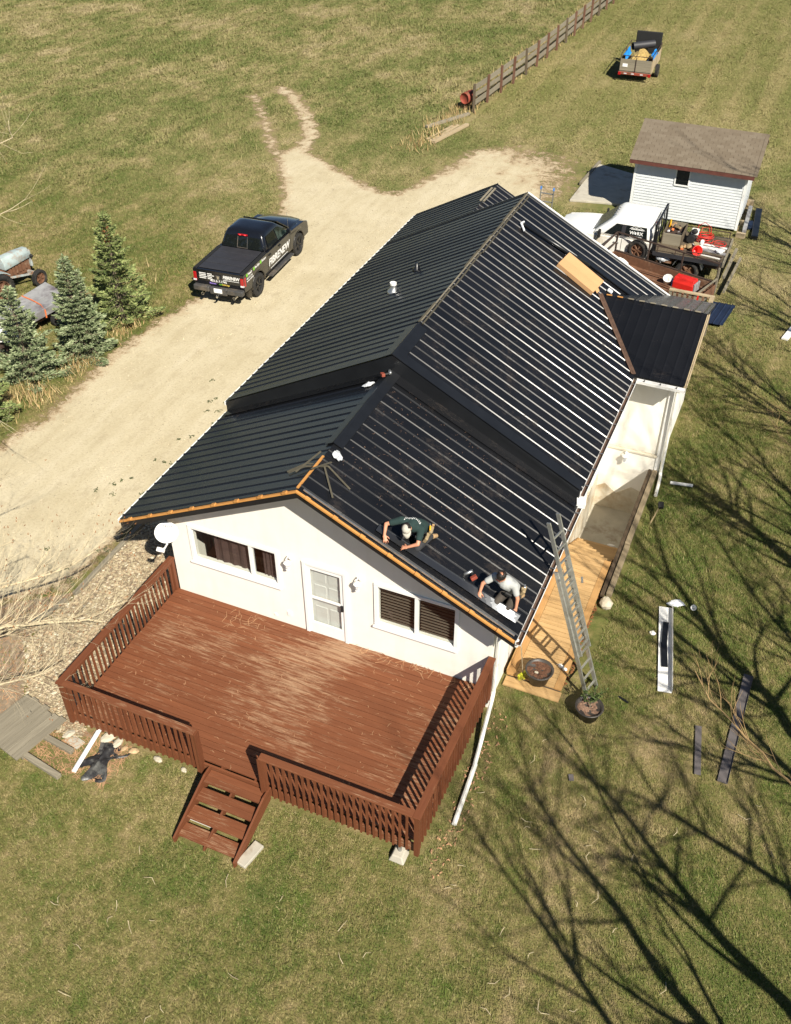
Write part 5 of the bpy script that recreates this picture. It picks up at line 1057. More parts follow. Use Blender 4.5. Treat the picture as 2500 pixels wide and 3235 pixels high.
for x in (-.82, .82): mb = MB(); mb.bx(x-.07, x+.07, -1.68, -1.62, .38, .52); mb.build('tail_light', 'tail_red', tb)
for x in (-.5, -.1, .4): mb = MB(); mb.bx(x-.08, x+.08, -1.63, -1.622, .44, .49); mb.build('reflector', 'plastic_clear', tb)
mb = MB(); mb.bx(-.72, -.44, -1.545, -1.535, .78, .95); mb.build('licence_plate', 'white', FT)
mb = MB(); mb.bar((-.3, 1.5, .5), (0, 2.6, .48), .07, .07); mb.bar((.3, 1.5, .5), (0, 2.6, .48), .07, .07); mb.build('drawbar', 'rust_dark', FT)
def lumpy(nx, ny, f): 
    mb = MB(); vs = [f(i/(nx-1), j/(ny-1)) for i in range(nx) for j in range(ny)]; return mb.add(vs, [(i*ny+j, (i+1)*ny+j, (i+1)*ny+j+1, i*ny+j+1) for i in range(nx-1) for j in range(ny-1)])
rs = random.Random(3); rh = [[rs.uniform(-.05, .05) for _ in range(16)] for _ in range(16)]
mb = lumpy(16, 16, lambda u, v: (-.6+1.25*u, 44.98-46.4+2.3*v, .62+.75*math.sin(math.pi*min(1, u*.95+.05))**.7*math.sin(math.pi*v)**.6*(.8+.3*math.exp(-((u-.6)**2+(v-.6)**2)*8))+rh[int(u*15)][int(v*15)])); tag(mb.build('clipping_heap', 'hay', loc=(.53, 46.4, 0), rot=(0, 0, R(2))), 'heap of straw coloured grass clippings in the far trailer', 'clippings')
for k, (xa, ya, lb) in enumerate(((-.72, -.6, 'blue tarp bunched along the left side of the far trailer'), (.72, -.35, 'blue tarp bunched along the right side of the far trailer'))):
    rs = random.Random(k+20); rr = [[rs.uniform(-.06, .06) for _ in range(14)] for _ in range(8)]
    mb = lumpy(8, 14, lambda u, v: (-.16+.32*u+rr[int(u*7)][int(v*13)]*.5, -.75+1.5*v, 1.02+.30*math.sin(math.pi*u)+rr[int(u*7)][int(v*13)])); tag(mb.build('tarp', 'blue_tarp', loc=(.53+xa, 46.4+ya, .05), rot=(0, 0, R(2))), lb, 'tarp')
mb = MB(); mb.tube([(-.05, 46.6, 1.42), (1.0, 47.35, 1.48)], .2, 16, False); mb.tube([(-.05, 46.6, 1.42), (1.0, 47.35, 1.48)], .17, 16, False); tag(mb.build('felt_roll', 'vinyl_cover', smooth=True), 'thick black roll lying on the clippings in the far trailer', 'roll')

# old tractor, covered cart --------------------------------------------------------------
TR = thing('old_tractor', 'rusty pale blue vintage tractor at the left edge of the field', 'tractor', (-14.75, 11.15, 0), R(-5))
mb = MB(); mb.loft([[(-.24, .0, .92), (.24, .0, .92), (.25, .0, 1.18), (.15, .0, 1.36), (-.15, .0, 1.36), (-.25, .0, 1.18)], [(-.23, .7, .92), (.23, .7, .92), (.24, .7, 1.18), (.14, .7, 1.34), (-.14, .7, 1.34), (-.24, .7, 1.18)], [(-.2, 1.28, .92), (.2, 1.28, .92), (.21, 1.28, 1.14), (.11, 1.28, 1.28), (-.11, 1.28, 1.28), (-.21, 1.28, 1.14)]]); mb.build('bonnet', 'tractor', TR, smooth=True, bevel=.03)
mb = MB(); mb.bx(-.20, .20, 1.25, 1.33, .55, 1.2); mb.build('grille', 'tractor', TR, bevel=.03); mb = MB(); mb.bx(-.15, .15, -.9, 1.2, .45, .9)
for i in range(6): mb.bx(-.19, .19, .2+i*.15, .28+i*.15, .6, .88)
mb.build('engine', 'rust', TR)
mb = MB(); mb.bx(-.62, .62, 1.0, 1.1, .40, .50); mb.bar((.2, .1, .6), (.5, 1.05, .46), .06, .06); mb.bar((-.2, .1, .6), (-.5, 1.05, .46), .06, .06); mb.build('front_axle', 'tractor', TR)
for s_ in (-1, 1):
    wheel(TR, (s_*.66, 1.05, .30), .30, .16, 'rust', rim_r=.66); wheel(TR, (s_*.66, -.80, .60), .60, .30, 'rust', rim_r=.66)
    mb = MB(); pts = arch(-.8, .6, .68, 8, 40, 150); pin = arch(-.8, .6, .65, 8, 40, 150)[::-1]; mb.prism([(s_*.64-.16, y, z) for y, z in pts+pin], (.32, 0, 0)); mb.build('fender', 'tractor', TR)
mb = MB(); mb.lathe([(.20+.014*math.cos(a), .014*math.sin(a)) for a in np.linspace(0, 6.283, 7)[:-1]], 24, Matrix.Translation((0, -.28, 1.45)) @ Matrix.Rotation(.6, 4, 'X'), closed=True); mb.tube([(0, -.28, 1.45), (0, .05, 1.15)], .018, 6)
for a in (0, 2.1, 4.2): q = Matrix.Translation((0, -.28, 1.45)) @ Matrix.Rotation(.6, 4, 'X'); mb.tube([q @ Vector((0, 0, 0)), q @ Vector((.2*math.cos(a), .2*math.sin(a), 0))], .01, 5)
mb.build('steering_wheel', 'black_flat', TR); mb = MB(); mb.bx(-.2, .2, -.95, -.6, .95, 1.02); mb.tube([(0, -.75, .6), (0, -.75, .95)], .04, 6); mb.build('seat', 'rust', TR, bevel=.03)
mb = MB(); mb.ball((.28, 1.25, 1.0), (.07, .06, .08), 8, 5); mb.ball((-.28, 1.25, 1.0), (.07, .06, .08), 8, 5); mb.build('headlamp', 'black_flat', TR)
mb = MB(); mb.bx(-.25, .25, -1.15, -.45, .42, .78); mb.build('rear_housing', 'rust', TR, bevel=.04)

CT = thing('covered_cart', 'low rusty cart carrying a weathered grey panel tied with orange strap', 'cart', (-12.05, 9.55, 0), R(-12))
mb = MB(); mb.prism([(-.72, -1.35, .72), (.62, -1.35, .80), (.62, 1.10, .92), (-.72, 1.18, .98)], (0, 0, .05)); mb.build('panel', 'cover_grey', CT, bevel=.01)
mb = MB(); mb.prism([(.60, -1.35, .58), (.63, -1.35, .84), (.63, 1.10, .96), (.60, 1.10, .70)], (.03, 0, 0)); mb.build('panel_edge', 'cover_grey', CT)
mb = MB(); mb.bar((.02, -1.3, .78), (.02, 1.12, .98), .03, .03); mb.build('rib', 'cover_grey', CT)
mb = MB(); P_ = [(-.74, .15, .60), (-.73, .15, .925), (-.2, .15, .93), (.3, .12, .915), (.655, .0, .895), (.67, -.02, .60)]
for p0, p1 in zip(P_[:-1], P_[1:]): mb.bar(p0, p1, .05, .012, up=(1, 0, .3))
mb.build('strap', 'orange', CT); mb = MB(); mb.bx(-.4, .4, -1.2, 1.0, .40, .52); mb.build('chassis', 'rust', CT)
for s_ in (-1, 1): wheel(CT, (s_*.46, .55, .26), .26, .15, 'red_old')
mb = MB(); rs = random.Random(8); mb2 = lumpy(10, 8, lambda u, v: (-.8+1.5*u, -.5+1.0*v, .55+.28*math.sin(math.pi*v)**.7-.1*u)); o = tag(mb2.build('white_hood', 'white_dirty', loc=(-12.1, 8.05, 0), rot=(0, 0, .5), smooth=True), 'curved white panel resting beside the grey covered cart', 'panel'); sm = o.modifiers.new('s', 'SOLIDIFY'); sm.thickness = .03
mb = MB(); mb.bx(-.5, .5, -.3, .3, .0, .58); tag(mb.build('crate', 'rust_dark', loc=(-12.1, 8.05, 0), rot=(0, 0, .5)), 'dark crate under the curved white panel', 'crate')

# ---------------------------------------------------------------- shed
SH = thing('garden_shed', 'white sided garden shed with brown shingle roof behind the truck', 'shed', (0, 0, 0))
sx0, sx1, sy0, sy1, sz = 4.52, 8.86, 26.88, 30.3, 2.50; ridge_y, ridge_z, eave_y, eave_z = 28.55, 3.42, 26.52, 2.47
mb = MB(); mb.bx(sx0, sx1, sy0, sy1, .1, sz); mb.prism([(sx0, sy0, sz), (sx0, ridge_y, ridge_z-.12), (sx0, sy1, sz)], (sx1-sx0, 0, 0)); mb.build('wall', 'shed_white', SH)
rw_ = .112; nrow = 21
for i in range(nrow):
    za = .13+i*rw_
    mb = MB()
    for xa, xb in ((sx0+.06, sx1-.06),) if not (1.55 < za+.08 and za < 2.30) else ((sx0+.06, 6.12), (6.72, sx1-.06)):
        mb = MB(); mb.prism([(xa, sy0-.003, za), (xa, sy0-.025, za+.003), (xa, sy0-.024, za+.014), (xa, sy0-.005, za+rw_), (xa, sy0-.003, za+rw_)], (xb-xa, 0, 0)); mb.build('siding_board', 'shed_white', SH)
for i in range(nrow):
    za = .13+i*rw_; mb = MB(); mb.prism([(sx1+.003, sy0+.06, za), (sx1+.022, sy0+.06, za+.004), (sx1+.005, sy0+.06, za+rw_), (sx1+.003, sy0+.06, za+rw_)], (0, sy1-sy0-.12, 0)); mb.build('siding_board', 'shed_white', SH)
for x in (sx0, sx1): mb = MB(); mb.bx(x-.05, x+.05, sy0-.03, sy0+.05, .1, sz-.06); mb.build('corner_trim', 'white', SH)
mb = MB(); mb.bx(6.12, 6.72, sy0-.05, sy0-.002, 1.55, 1.60); mb.bx(6.12, 6.72, sy0-.05, sy0-.002, 2.27, 2.32); mb.bx(6.12, 6.17, sy0-.05, sy0-.002, 1.60, 2.27); mb.bx(6.67, 6.72, sy0-.05, sy0-.002, 1.60, 2.27); wn_ = mb.build('window', 'white', SH); mb = MB(); mb.bx(6.17, 6.67, sy0-.012, sy0-.004, 1.60, 2.27); mb.build('pane', 'car_glass', wn_)
mb = MB(); ra = math.atan2(ridge_z-eave_z, ridge_y-eave_y)
mb.prism([(sx0-.22, eave_y, eave_z-.02), (sx0-.22, ridge_y, ridge_z-.02), (sx0-.22, 2*ridge_y-eave_y, eave_z-.02), (sx0-.22, 2*ridge_y-eave_y, eave_z-.10), (sx0-.22, ridge_y, ridge_z-.10), (sx0-.22, eave_y, eave_z-.10)], (sx1-sx0+.50, 0, 0)); rf = mb.build('roof', 'shed_trim', SH)
mb = MB(); mb.bx(sx0-.22, sx1+.28, eave_y-.025, eave_y-.002, eave_z-.16, eave_z-.015); mb.build('fascia', 'shed_trim', rf); mb = MB(); mb.bx(sx0-.22, sx1+.28, eave_y, sy0-.02, eave_z-.125, eave_z-.105); mb.build('soffit', 'shed_trim', rf)
SLw = .31; NC = 15; slen = math.hypot(ridge_y-eave_y, ridge_z-eave_z); ex_ = slen/NC
tab_me = MB().box((0, 0, 0), (SLw-.010, ex_+.03, .016)).mesh('shingle', 'shingle'); half_me = MB().box((0, 0, 0), (SLw/2-.010, ex_+.03, .016)).mesh('shingle', 'shingle')
xs0, xs1 = sx0-.24, sx1+.30
for i in range(NC):
    f = (i+.5)/NC; yy = eave_y-.02+(ridge_y-eave_y)*f; zz = eave_z+(ridge_z-eave_z)*f
    x = xs0+(SLw/2 if i % 2 else SLw)/2; first = True
    xx = xs0
    while xx < xs1-.02:
        wd = SLw/2 if (first and i % 2) else SLw; first = False
        if xx+wd > xs1+.02: wd = SLw/2
        obj_from_mesh('shingle', tab_me if wd == SLw else half_me, rf, (xx+wd/2, yy, zz+.006+random.uniform(0, .004)), (ra+R(2.6), 0, 0)); xx += wd
for k in range(15): mb = MB(); xx = xs0+.16+k*.325; mb.prism([(xx-.16, ridge_y-.14, ridge_z-.045), (xx-.16, ridge_y, ridge_z+.03), (xx-.16, ridge_y+.14, ridge_z-.045), (xx-.16, ridge_y, ridge_z+.015)], (.31, 0, 0)); mb.build('ridge_shingle', 'shingle', rf)
# back slope in plain courses
for i in range(NC): f = (i+.5)/NC; mb = MB(); mb.box((0, 0, 0), (xs1-xs0, ex_+.03, .010)); mb.build('shingle_course', 'shingle', rf, loc=((xs0+xs1)/2, 2*ridge_y-(eave_y+(ridge_y-eave_y)*f), eave_z+(ridge_z-eave_z)*f+.008), rot=(-ra-R(2.6), 0, 0))
mb = MB(); mb.prism([(1.9, 31.9, .0), (1.85, 27.3, 0), (3.3, 27.6, 0), (4.5, 27.7, 0), (4.5, 31.0, 0)], (0, 0, .10)); structure(mb.build('concrete_pad', 'concrete', bevel=.02))
mb = MB(); mb.bar((1.82, 29.2, .10), (1.95, 32.1, .10), .12, .12); tag(mb.build('landscape_timber', 'grey_y'), 'grey timber edging the concrete pad beside the shed', 'timber')
for i, (xa, ya, xb, yb, wd, hh, mm_, lb) in enumerate(((9.10, 29.3, 9.20, 26.75, .16, .22, 'cover_grey', 'grey bundle of gutter lengths right of the shed'), (9.45, 29.3, 9.66, 26.4, .26, .16, 'black_trim', 'long dark navy bundle of roof trim right of the shed'), (9.30, 28.0, 9.37, 27.3, .22, .12, 'navy', 'short blue bundle between the two trim stacks'))):
    mb = MB(); mb.bar((xa, ya, hh/2+.03), (xb, yb, hh/2+.03), wd, hh); tag(mb.build('trim_bundle', mm_, bevel=.02), lb, 'trim bundle')
for i, (xa, ya, xb, yb, lb) in enumerate(((8.7, 30.0, 9.15, 30.02, 'tan block sticking out behind the trim bundles'), (8.92, 27.7, 9.1, 27.72, 'tan block by the shed corner'), (8.95, 26.5, 9.3, 26.45, 'tan sleeper end near the flatbed tail'))):
    mb = MB(); mb.bar((xa, ya, .10), (xb, yb, .10), .20, .18); tag(mb.build('timber_block', 'log_x'), lb, 'timber block')
mb = MB(); mb.bx(8.9, 9.15, 26.95, 29.9, .002, .02); tag(mb.build('plywood_offcut', 'khaki'), 'strip of tan plywood on the ground right of the shed', 'plywood')
mb = MB(); mb.bar((9.12, 22.0, .32), (9.2, 24.6, .32), .10, .10); mb.bar((9.3, 21.0, .25), (9.45, 24.0, .25), .08, .10); tag(mb.build('rail_timbers', 'grey_y'), 'weathered timbers lying behind the flatbed tail', 'timber')

# rear porch with weathered rail, metal sheets on the grass
RP = thing('rear_porch', 'small weathered rear porch with grey railing behind the side wing', 'porch', (0, 0, 0))
mb = MB(); mb.bx(7.72, 9.20, 14.0, 18.1, .45, .55); mb.build('floor', 'grey_y', RP)
mb = MB(); mb.bx(7.75, 9.24, 17.98, 18.12, 1.42, 1.46); mb.build('rail_cap', 'log_x', RP); mb = MB(); mb.bx(9.10, 9.245, 14.1, 17.977, 1.42, 1.462); mb.build('rail_cap', 'log_x', RP)
for i in range(8): mb = MB(); xx = 7.9+i*.17; mb.bx(xx, xx+.09, 18.03, 18.07, .5, 1.40); mb.build('baluster', 'grey_x', RP)
for i in range(20): mb = MB(); yy = 14.3+i*.18; mb.bx(9.15, 9.19, yy, yy+.09, .5, 1.40); mb.build('baluster', 'grey_x', RP)
for x, y in ((7.8, 18.05), (9.17, 18.05), (9.17, 14.2)): mb = MB(); mb.bx(x-.05, x+.05, y-.05, y+.05, 0, 1.42); mb.build('post', 'grey_x', RP)
mb = MB(); vs = []; 
for j, (x, y) in enumerate(((9.25, 19.2), (9.62, 20.35))): pass
mb = MB(); q = rib_profile(.9, 4, .02); n = len(q); mb.add([(8.75+a, 18.7, .14+c) for a, c in q]+[(8.95+a, 20.35, .14+c) for a, c in q], [(i, i+1, i+1+n, i+n) for i in range(n-1)]); o = tag(mb.build('roof_sheet_offcut', 'navy'), 'navy ribbed metal sheet lying on the grass beyond the wing', 'metal sheet'); sm = o.modifiers.new('s', 'SOLIDIFY'); sm.thickness = .004
L2 = thing('step_ladder', 'aluminium ladder with blue tips standing behind the main roof ridge', 'ladder', (0, 0, 0))
mb = MB(); mb.bar((3.0, 17.6, 0), (3.32, 16.9, 4.62), .03, .07); mb.build('stile', 'alu', L2); mb = MB(); mb.bar((3.42, 17.6, 0), (3.74, 16.9, 4.62), .03, .07); mb.build('stile', 'alu', L2)
for i in range(16): f = (i+.5)/16; a = Vector((3.0, 17.6, 0)).lerp(Vector((3.32, 16.9, 4.62)), f); mb = MB(); mb.bar(a, a+Vector((.42, 0, 0)), .03, .03); mb.build('rung', 'alu', L2)
for x in (3.32, 3.74): mb = MB(); mb.box((x, 16.9, 4.65), (.045, .08, .08)); mb.build('tip', 'blue_cap', L2)

# ---------------------------------------------------------------- fence
FN = thing('plank_fence', 'weathered three-plank fence with red-brown posts along the far lawn', 'fence', (0, 0, 0))
fy = [36.6+1.82*i for i in range(17)]
def fx(y): return -5.98+.62*min(1, max(0, (y-36.6)/9))+.45*max(0, (y-45.6)/15)
for i, y in enumerate(fy):
    x = fx(y); mb = MB(); mb.box((x+.10, y, .71), (.11, .11, 1.42), Euler((random.uniform(-.03, .03), random.uniform(-.04, .04), 0)).to_matrix()); mb.build('post', 'red_post' if i % 4 else 'grey_dark_y', FN)
    if i < 16:
        y2 = fy[i+1]; x2 = fx(y2)
        for k, z in enumerate((.40, .80, 1.18)):
            mb = MB(); mb.bar((x+.02, y+.01, z+random.uniform(-.03, .03)), (x2+.02, y2-.01, z+random.uniform(-.03, .03)), .03, .27 if k != 1 else .22); mb.build('plank', 'grey_y', FN)
DM = thing('red_drum', 'rusty red drum lying at the end of the plank fence', 'drum', (-6.35, 37.0, .62)); DM.rotation_euler = (R(90), 0, R(-15))
mb = MB(); mb.lathe([(.27, -.36), (.29, -.34), (.28, -.1), (.295, -.08), (.28, -.06), (.28, .1), (.295, .12), (.28, .14), (.29, .34), (.27, .36), (.25, .34), (.24, .30), (.02, .30)], 20); mb.build('shell', 'red_old', DM, smooth=True)
mb = MB(); mb.tube([(-.25, -.5, -.3), (0, -.25, 0)], .03, 6); mb.tube([(.25, -.55, -.2), (0, -.25, 0)], .03, 6); mb.tube([(0, -.62, .3), (0, -.25, .1)], .03, 6); mb.build('stand', 'rust', DM)
for i, (a, b, w_, lb) in enumerate((((-7.23, 33.4, .09), (-5.95, 36.1, .09), .18, 'long weathered beam lying near the drum'), ((-6.1, 31.5, .10), (-5.45, 34.5, .10), .20, 'pale beam on top of the lumber pile below the fence end'), ((-6.35, 31.7, .05), (-5.9, 34.4, .05), .16, 'grey board in the lumber pile, left side'), ((-6.6, 31.9, .04), (-6.1, 34.2, .06), .12, 'thin split board at the far left of the lumber pile'))):
    mb = MB(); mb.bar(a, b, w_, .12 if i < 2 else .05); tag(mb.build('beam', 'log_x' if i else 'grey_y', bevel=.01), lb, 'beam')
mb = MB(); mb.bar((11.72, 18.75, .05), (12.35, 21.6, .05), .22, .06); tag(mb.build('white_board', 'white_dirty'), 'white board lying on the lawn at the right edge', 'board')
# ---------------------------------------------------------------- people
def fuse(mb, name, mat, parent, voxel, smooth_it=4):
    o = mb.build(name+'_raw', None); md = o.modifiers.new('r', 'REMESH'); md.mode = 'VOXEL'; md.voxel_size = voxel
    sm = o.modifiers.new('s', 'SMOOTH'); sm.iterations = smooth_it; sm.factor = .5
    dg = bpy.context.evaluated_depsgraph_get(); dg.update(); me = bpy.data.meshes.new_from_object(o.evaluated_get(dg)); raw = o.data
    bpy.data.objects.remove(o); bpy.data.meshes.remove(raw); me.name = name; me.materials.clear(); me.materials.append(M[mat]); me.polygons.foreach_set('use_smooth', [True]*len(me.polygons))
    r = bpy.data.objects.new(name, me); COL.objects.link(r); r.parent = parent; return r
def limb(mb, pts, rad, n=12):
    pts = [Vector(p) for p in pts]
    for i in range(len(pts)-1):
        k = 6; mb.tube([pts[i].lerp(pts[i+1], j/k) for j in range(k+1)], [rad[i]+(rad[i+1]-rad[i])*j/k for j in range(k+1)], n)
    for p, r in zip(pts, rad): mb.ball(p, r, 12, 8)
def hand(mb, wrist, target, up, spread=1, thumb=1):
    w = Vector(wrist); d = (Vector(target)-w).normalized(); up = Vector(up); s_ = d.cross(up).normalized(); u = s_.cross(d)
    for k in range(5): f = k/4; c = w+d*(.02+.07*f); mb.ball(c, .001+.026*(1-.1*f), 8, 6); mb.ball(c+s_*.020, .020, 8, 6); mb.ball(c-s_*.020, .020, 8, 6)
    for i, (o, l) in enumerate(((-.033, .070), (-.011, .082), (.011, .078), (.032, .060))):
        b = w+d*.085+s_*o; mb_p = [b, b+d*l*.45+u*.006+s_*o*.3*spread, b+d*l*.8-u*.016+s_*o*.45*spread, b+d*l-u*.032+s_*o*.5*spread]
        mb.tube(mb_p, [.0105, .010, .009, .007], 7)
    b = w+d*.03+s_*.030*thumb; mb.tube([b, b+s_*.035*thumb+d*.025, b+s_*.048*thumb+d*.065-u*.012], [.013, .0115, .009], 7)
def make_person(label, J, shirt, trousers, printed, has_cap):
    """J: joint positions in the world; the body is one fused surface, clothes are its children"""
    P = tag(bpy.data.objects.new('person', None), label, 'person'); COL.objects.link(P); P.empty_display_size = .2
    base = Vector(J['base']); P.location = base
    j = {k: Vector(v)-base for k, v in J.items()}
    head = j['head']; face = (j['face']-head).normalized(); hup = j['crown']-head; hup = (hup-face*hup.dot(face)).normalized(); hs = face.cross(hup)
    hm = Matrix((hs, face, hup)).transposed()
    b = MB()
    limb(b, [j['pelvis'], j['belly'], j['chest']], [.125, .12, .135]); limb(b, [j['shR'], j['chest'], j['shL']], [.062, .11, .062]); limb(b, [j['neckb'], head-hup*.06], [.058, .052])
    b.ball(head+hup*.02, (.076, .096, .105), 16, 12, hm); b.ball(head-hup*.055+face*.03, (.058, .060, .060), 12, 8, hm)
    b.ball(head+face*.098-hup*.02, (.013, .018, .024), 8, 6, hm); b.ball(head+face*.085-hup*.075, (.03, .02, .02), 8, 6, hm)
    for s_ in (-1, 1): b.ball(head+hs*.076*s_-hup*.005, (.012, .022, .034), 8, 6, hm)
    for S in 'LR':
        limb(b, [j['sh'+S], j['el'+S], j['wr'+S]], [.052, .040, .028]); hand(b, j['wr'+S], j['hd'+S], j['up'+S]-Vector((0, 0, 0))+base if False else Vector(J['up'+S]), 1, 1 if S == 'L' else -1)
        limb(b, [j['hip'+S], j['kn'+S], j['an'+S]], [.085, .058, .042]); limb(b, [j['an'+S], j['toe'+S]], [.04, .032])
    body = fuse(b, 'body', 'skin', P, .0075)
    b = MB(); limb(b, [j['pelvis'].lerp(j['belly'], .35), j['belly'], j['chest']], [.140, .140, .150]); limb(b, [j['shR'], j['chest'], j['shL']], [.078, .122, .078]); limb(b, [j['chest'], j['neckb']], [.12, .070])
    b.ball(j['belly']+(j['chest']-j['belly'])*.4, .145, 14, 10)
    for S in 'LR': e = j['sh'+S].lerp(j['el'+S], .62); limb(b, [j['sh'+S], e], [.074, .066]); 
    sh = fuse(b, 'shirt', shirt, P, .012, 6)
    b = MB(); limb(b, [j['pelvis']-Vector((0, 0, .0)), j['pelvis'].lerp(j['belly'], .4)], [.142, .136]); limb(b, [j['hipL'], j['hipR']], [.10, .10])
    for S in 'LR': limb(b, [j['hip'+S], j['kn'+S], j['an'+S]], [.104, .078, .062])
    tz = fuse(b, 'trousers', trousers, P, .012, 5)
    for S in 'LR':
        d = (j['toe'+S]-j['an'+S]).normalized(); b = MB(); limb(b, [j['an'+S]-d*.03, j['an'+S]+d*.08, j['toe'+S]+d*.03], [.056, .052, .046]); fuse(b, 'boot', 'leather', P, .012, 2)
    hb = MB()
    for a in np.linspace(-1, 1, 9):
        for c in np.linspace(-.9, .55, 7):
            v = Vector((.080*math.cos(c*1.2)*math.sin(a*1.5), -.098*math.cos(c*1.2)*math.cos(a*1.5) if True else 0, .110*math.sin(c+.45))); hb.ball(head+hup*.02+hm @ v, .020, 6, 4)
    if not has_cap:
        for a in np.linspace(-1.5, 1.5, 8):
            for c in np.linspace(.15, 1.5, 6): hb.ball(head+hup*.03+hm @ Vector((.082*math.sin(a)*math.cos(c), .088*math.cos(a)*math.cos(c), .105*math.sin(c))), .020, 6, 4)
    fuse(hb, 'hair', 'hair', P, .010, 2)
    eb = MB()
    for s_ in (-1, 1): eb.ball(head+face*.088+hs*.032*s_+hup*.008, .010, 8, 6)
    eb.build('eyes', 'eye', P); lb = MB(); lb.ball(head+face*.096-hup*.058, (.024, .008, .008), 8, 5, hm); lb.build('mouth', 'lip', P)
    if has_cap:
        cp = MB(); nn = 20; rings = []
        for k in range(7):
            t_ = k/6*math.pi/2; rings.append([head+hup*.045+hm @ Vector((.092*math.cos(t_)*math.cos(6.283*i/nn), .112*math.cos(t_)*math.sin(6.283*i/nn), .095*math.sin(t_))) for i in range(nn)])
        cp.loft(rings); cp_o = cp.build('cap', 'cap', P, smooth=True)
        br = MB(); top = []; bot = []
        for i in range(13):
            a = R(18+144*i/12); top.append(head+hup*.052+hm @ Vector((.090*math.cos(a), .108*math.sin(a), 0))); bot.append(head+hup*(.045-.03*math.sin(a))+hm @ Vector((.094*math.cos(a), .108*math.sin(a)+.085*math.sin(a)**.7, -.01)))
        br.add(top+bot, [(i, i+1, i+14, i+13) for i in range(12)]); bo = br.build('brim', 'cap', cp_o, smooth=True); sm = bo.modifiers.new('s', 'SOLIDIFY'); sm.thickness = .006
        em = MB(); c = head+hup*.095+face*.088
        for a in (-.6, 0, .6): em.bar(c, c+hm @ Vector((.022*math.sin(a), .004, .024*math.cos(a))), .008, .004, up=face)
        em.build('emblem', 'black_flat', cp_o)
    return P, sh, tz
sl_ = lambda x: ZR1-(x-XC)*K1
m1 = dict(base=(6.0, .15, sl_(6.0)+.03), pelvis=(6.06, .20, 4.42), belly=(6.03, .07, 4.56), chest=(5.94, -.10, 4.69), neckb=(5.92, -.21, 4.76), head=(5.925, -.33, 4.77), face=(5.97, -.46, 4.64), crown=(5.91, -.42, 4.90),
          shR=(5.73, -.17, 4.79), shL=(6.12, -.10, 4.64), elR=(5.47, -.29, 4.70), wrR=(5.49, -.42, 4.53), hdR=(5.55, -.50, 4.46), upR=(0, -.5, .9), elL=(6.14, -.32, 4.44), wrL=(5.95, -.37, 4.345), hdL=(5.86, -.38, 4.31), upL=(.2, -.3, .9),
          hipR=(5.97, .20, 4.44), hipL=(6.15, .21, 4.36), knR=(5.74, -.12, 4.37), knL=(6.08, -.18, 4.22), anR=(5.90, .26, 4.28), anL=(6.17, .28, 4.16), toeR=(5.93, .37, 4.25), toeL=(6.22, .39, 4.11))
p1, s1, t1 = make_person('man in dark green shirt and pale cap kneeling on the roof edge', m1, 'shirt_green', 'jeans', True, True)
def print_on(cloth, P, word, size, centre, xd, yd):
    from mathutils.bvhtree import BVHTree
    bv = BVHTree.FromPolygons([v.co for v in cloth.data.vertices], [tuple(p.vertices) for p in cloth.data.polygons]); fm_ = frame_mat(Vector(centre)-P.location, xd, yd); nz = fm_.to_3x3().col[2]
    o = text_mesh(word, size, 'decal_white', P, fm_, name='shirt_lettering', bold=.02, shear=.2); bm = bmesh.new(); bm.from_mesh(o.data); bmesh.ops.subdivide_edges(bm, edges=[e for e in bm.edges if e.calc_length() > .02], cuts=1); bm.to_mesh(o.data); bm.free()
    for v in o.data.vertices:
        h = bv.ray_cast(v.co+nz*.3, -nz)
        if h[0] is not None: v.co = h[0]+nz*.003
print_on(s1, p1, 'muted', .125, (5.95, -.09, 4.80), (-.39, -.07, .15), (-.14, -.41, .34))
def belt(P, c, items):
    c = Vector(c)-P.location
    mb = MB(); mb.box(c, (.07, .17, .15), Euler((.2, aR1, .2)).to_matrix()); b = mb.build('tool_pouch', 'khaki', P, bevel=.02)
    for d, s, mm_ in items: mb = MB(); mb.box(c+Vector(d), s, Euler((.3, .2, .4)).to_matrix()); mb.build('pouch_tool', mm_, b, bevel=.008)
belt(p1, (6.23, .10, 4.47), (((.0, -.02, .09), (.03, .10, .05), 'yellow'), ((.02, .08, .08), (.05, .04, .08), 'leather'), ((-.03, .05, .07), (.03, .12, .03), 'steel')))
belt(p1, (6.20, -.04, 4.40), (((.0, .0, .08), (.02, .06, .05), 'black_flat'),))
m2 = dict(base=(7.9, .15, sl_(7.9)+.03), pelvis=(7.96, .24, 3.47), belly=(7.92, .14, 3.62), chest=(7.84, .0, 3.80), neckb=(7.80, -.06, 3.93), head=(7.79, -.14, 4.05), face=(7.71, -.27, 3.97), crown=(7.78, -.19, 4.17),
          shR=(7.63, -.04, 3.92), shL=(8.02, -.02, 3.80), elR=(7.43, -.16, 3.76), wrR=(7.41, -.24, 3.60), hdR=(7.42, -.30, 3.52), upR=(0, -.6, .8), elL=(8.12, -.08, 3.54), wrL=(8.12, -.13, 3.32), hdL=(8.11, -.17, 3.24), upL=(.5, -.5, .3),
          hipR=(7.87, .22, 3.48), hipL=(8.04, .23, 3.40), knR=(7.74, -.17, 3.40), knL=(7.96, -.16, 3.29), anR=(7.86, .27, 3.32), anL=(8.05, .28, 3.24), toeR=(7.89, .38, 3.29), toeL=(8.09, .38, 3.20))
p2, s2, t2 = make_person('dark-haired man in light grey t-shirt kneeling at the right eave', m2, 'shirt_grey', 'jeans_brown', False, False)
belt(p2, (8.14, .22, 3.50), (((.0, -.05, .09), (.06, .05, .06), 'khaki'), ((.01, .05, .07), (.04, .08, .05), 'steel')))
mb = MB(); c = Vector((7.84, -.155, 3.74))-p2.location
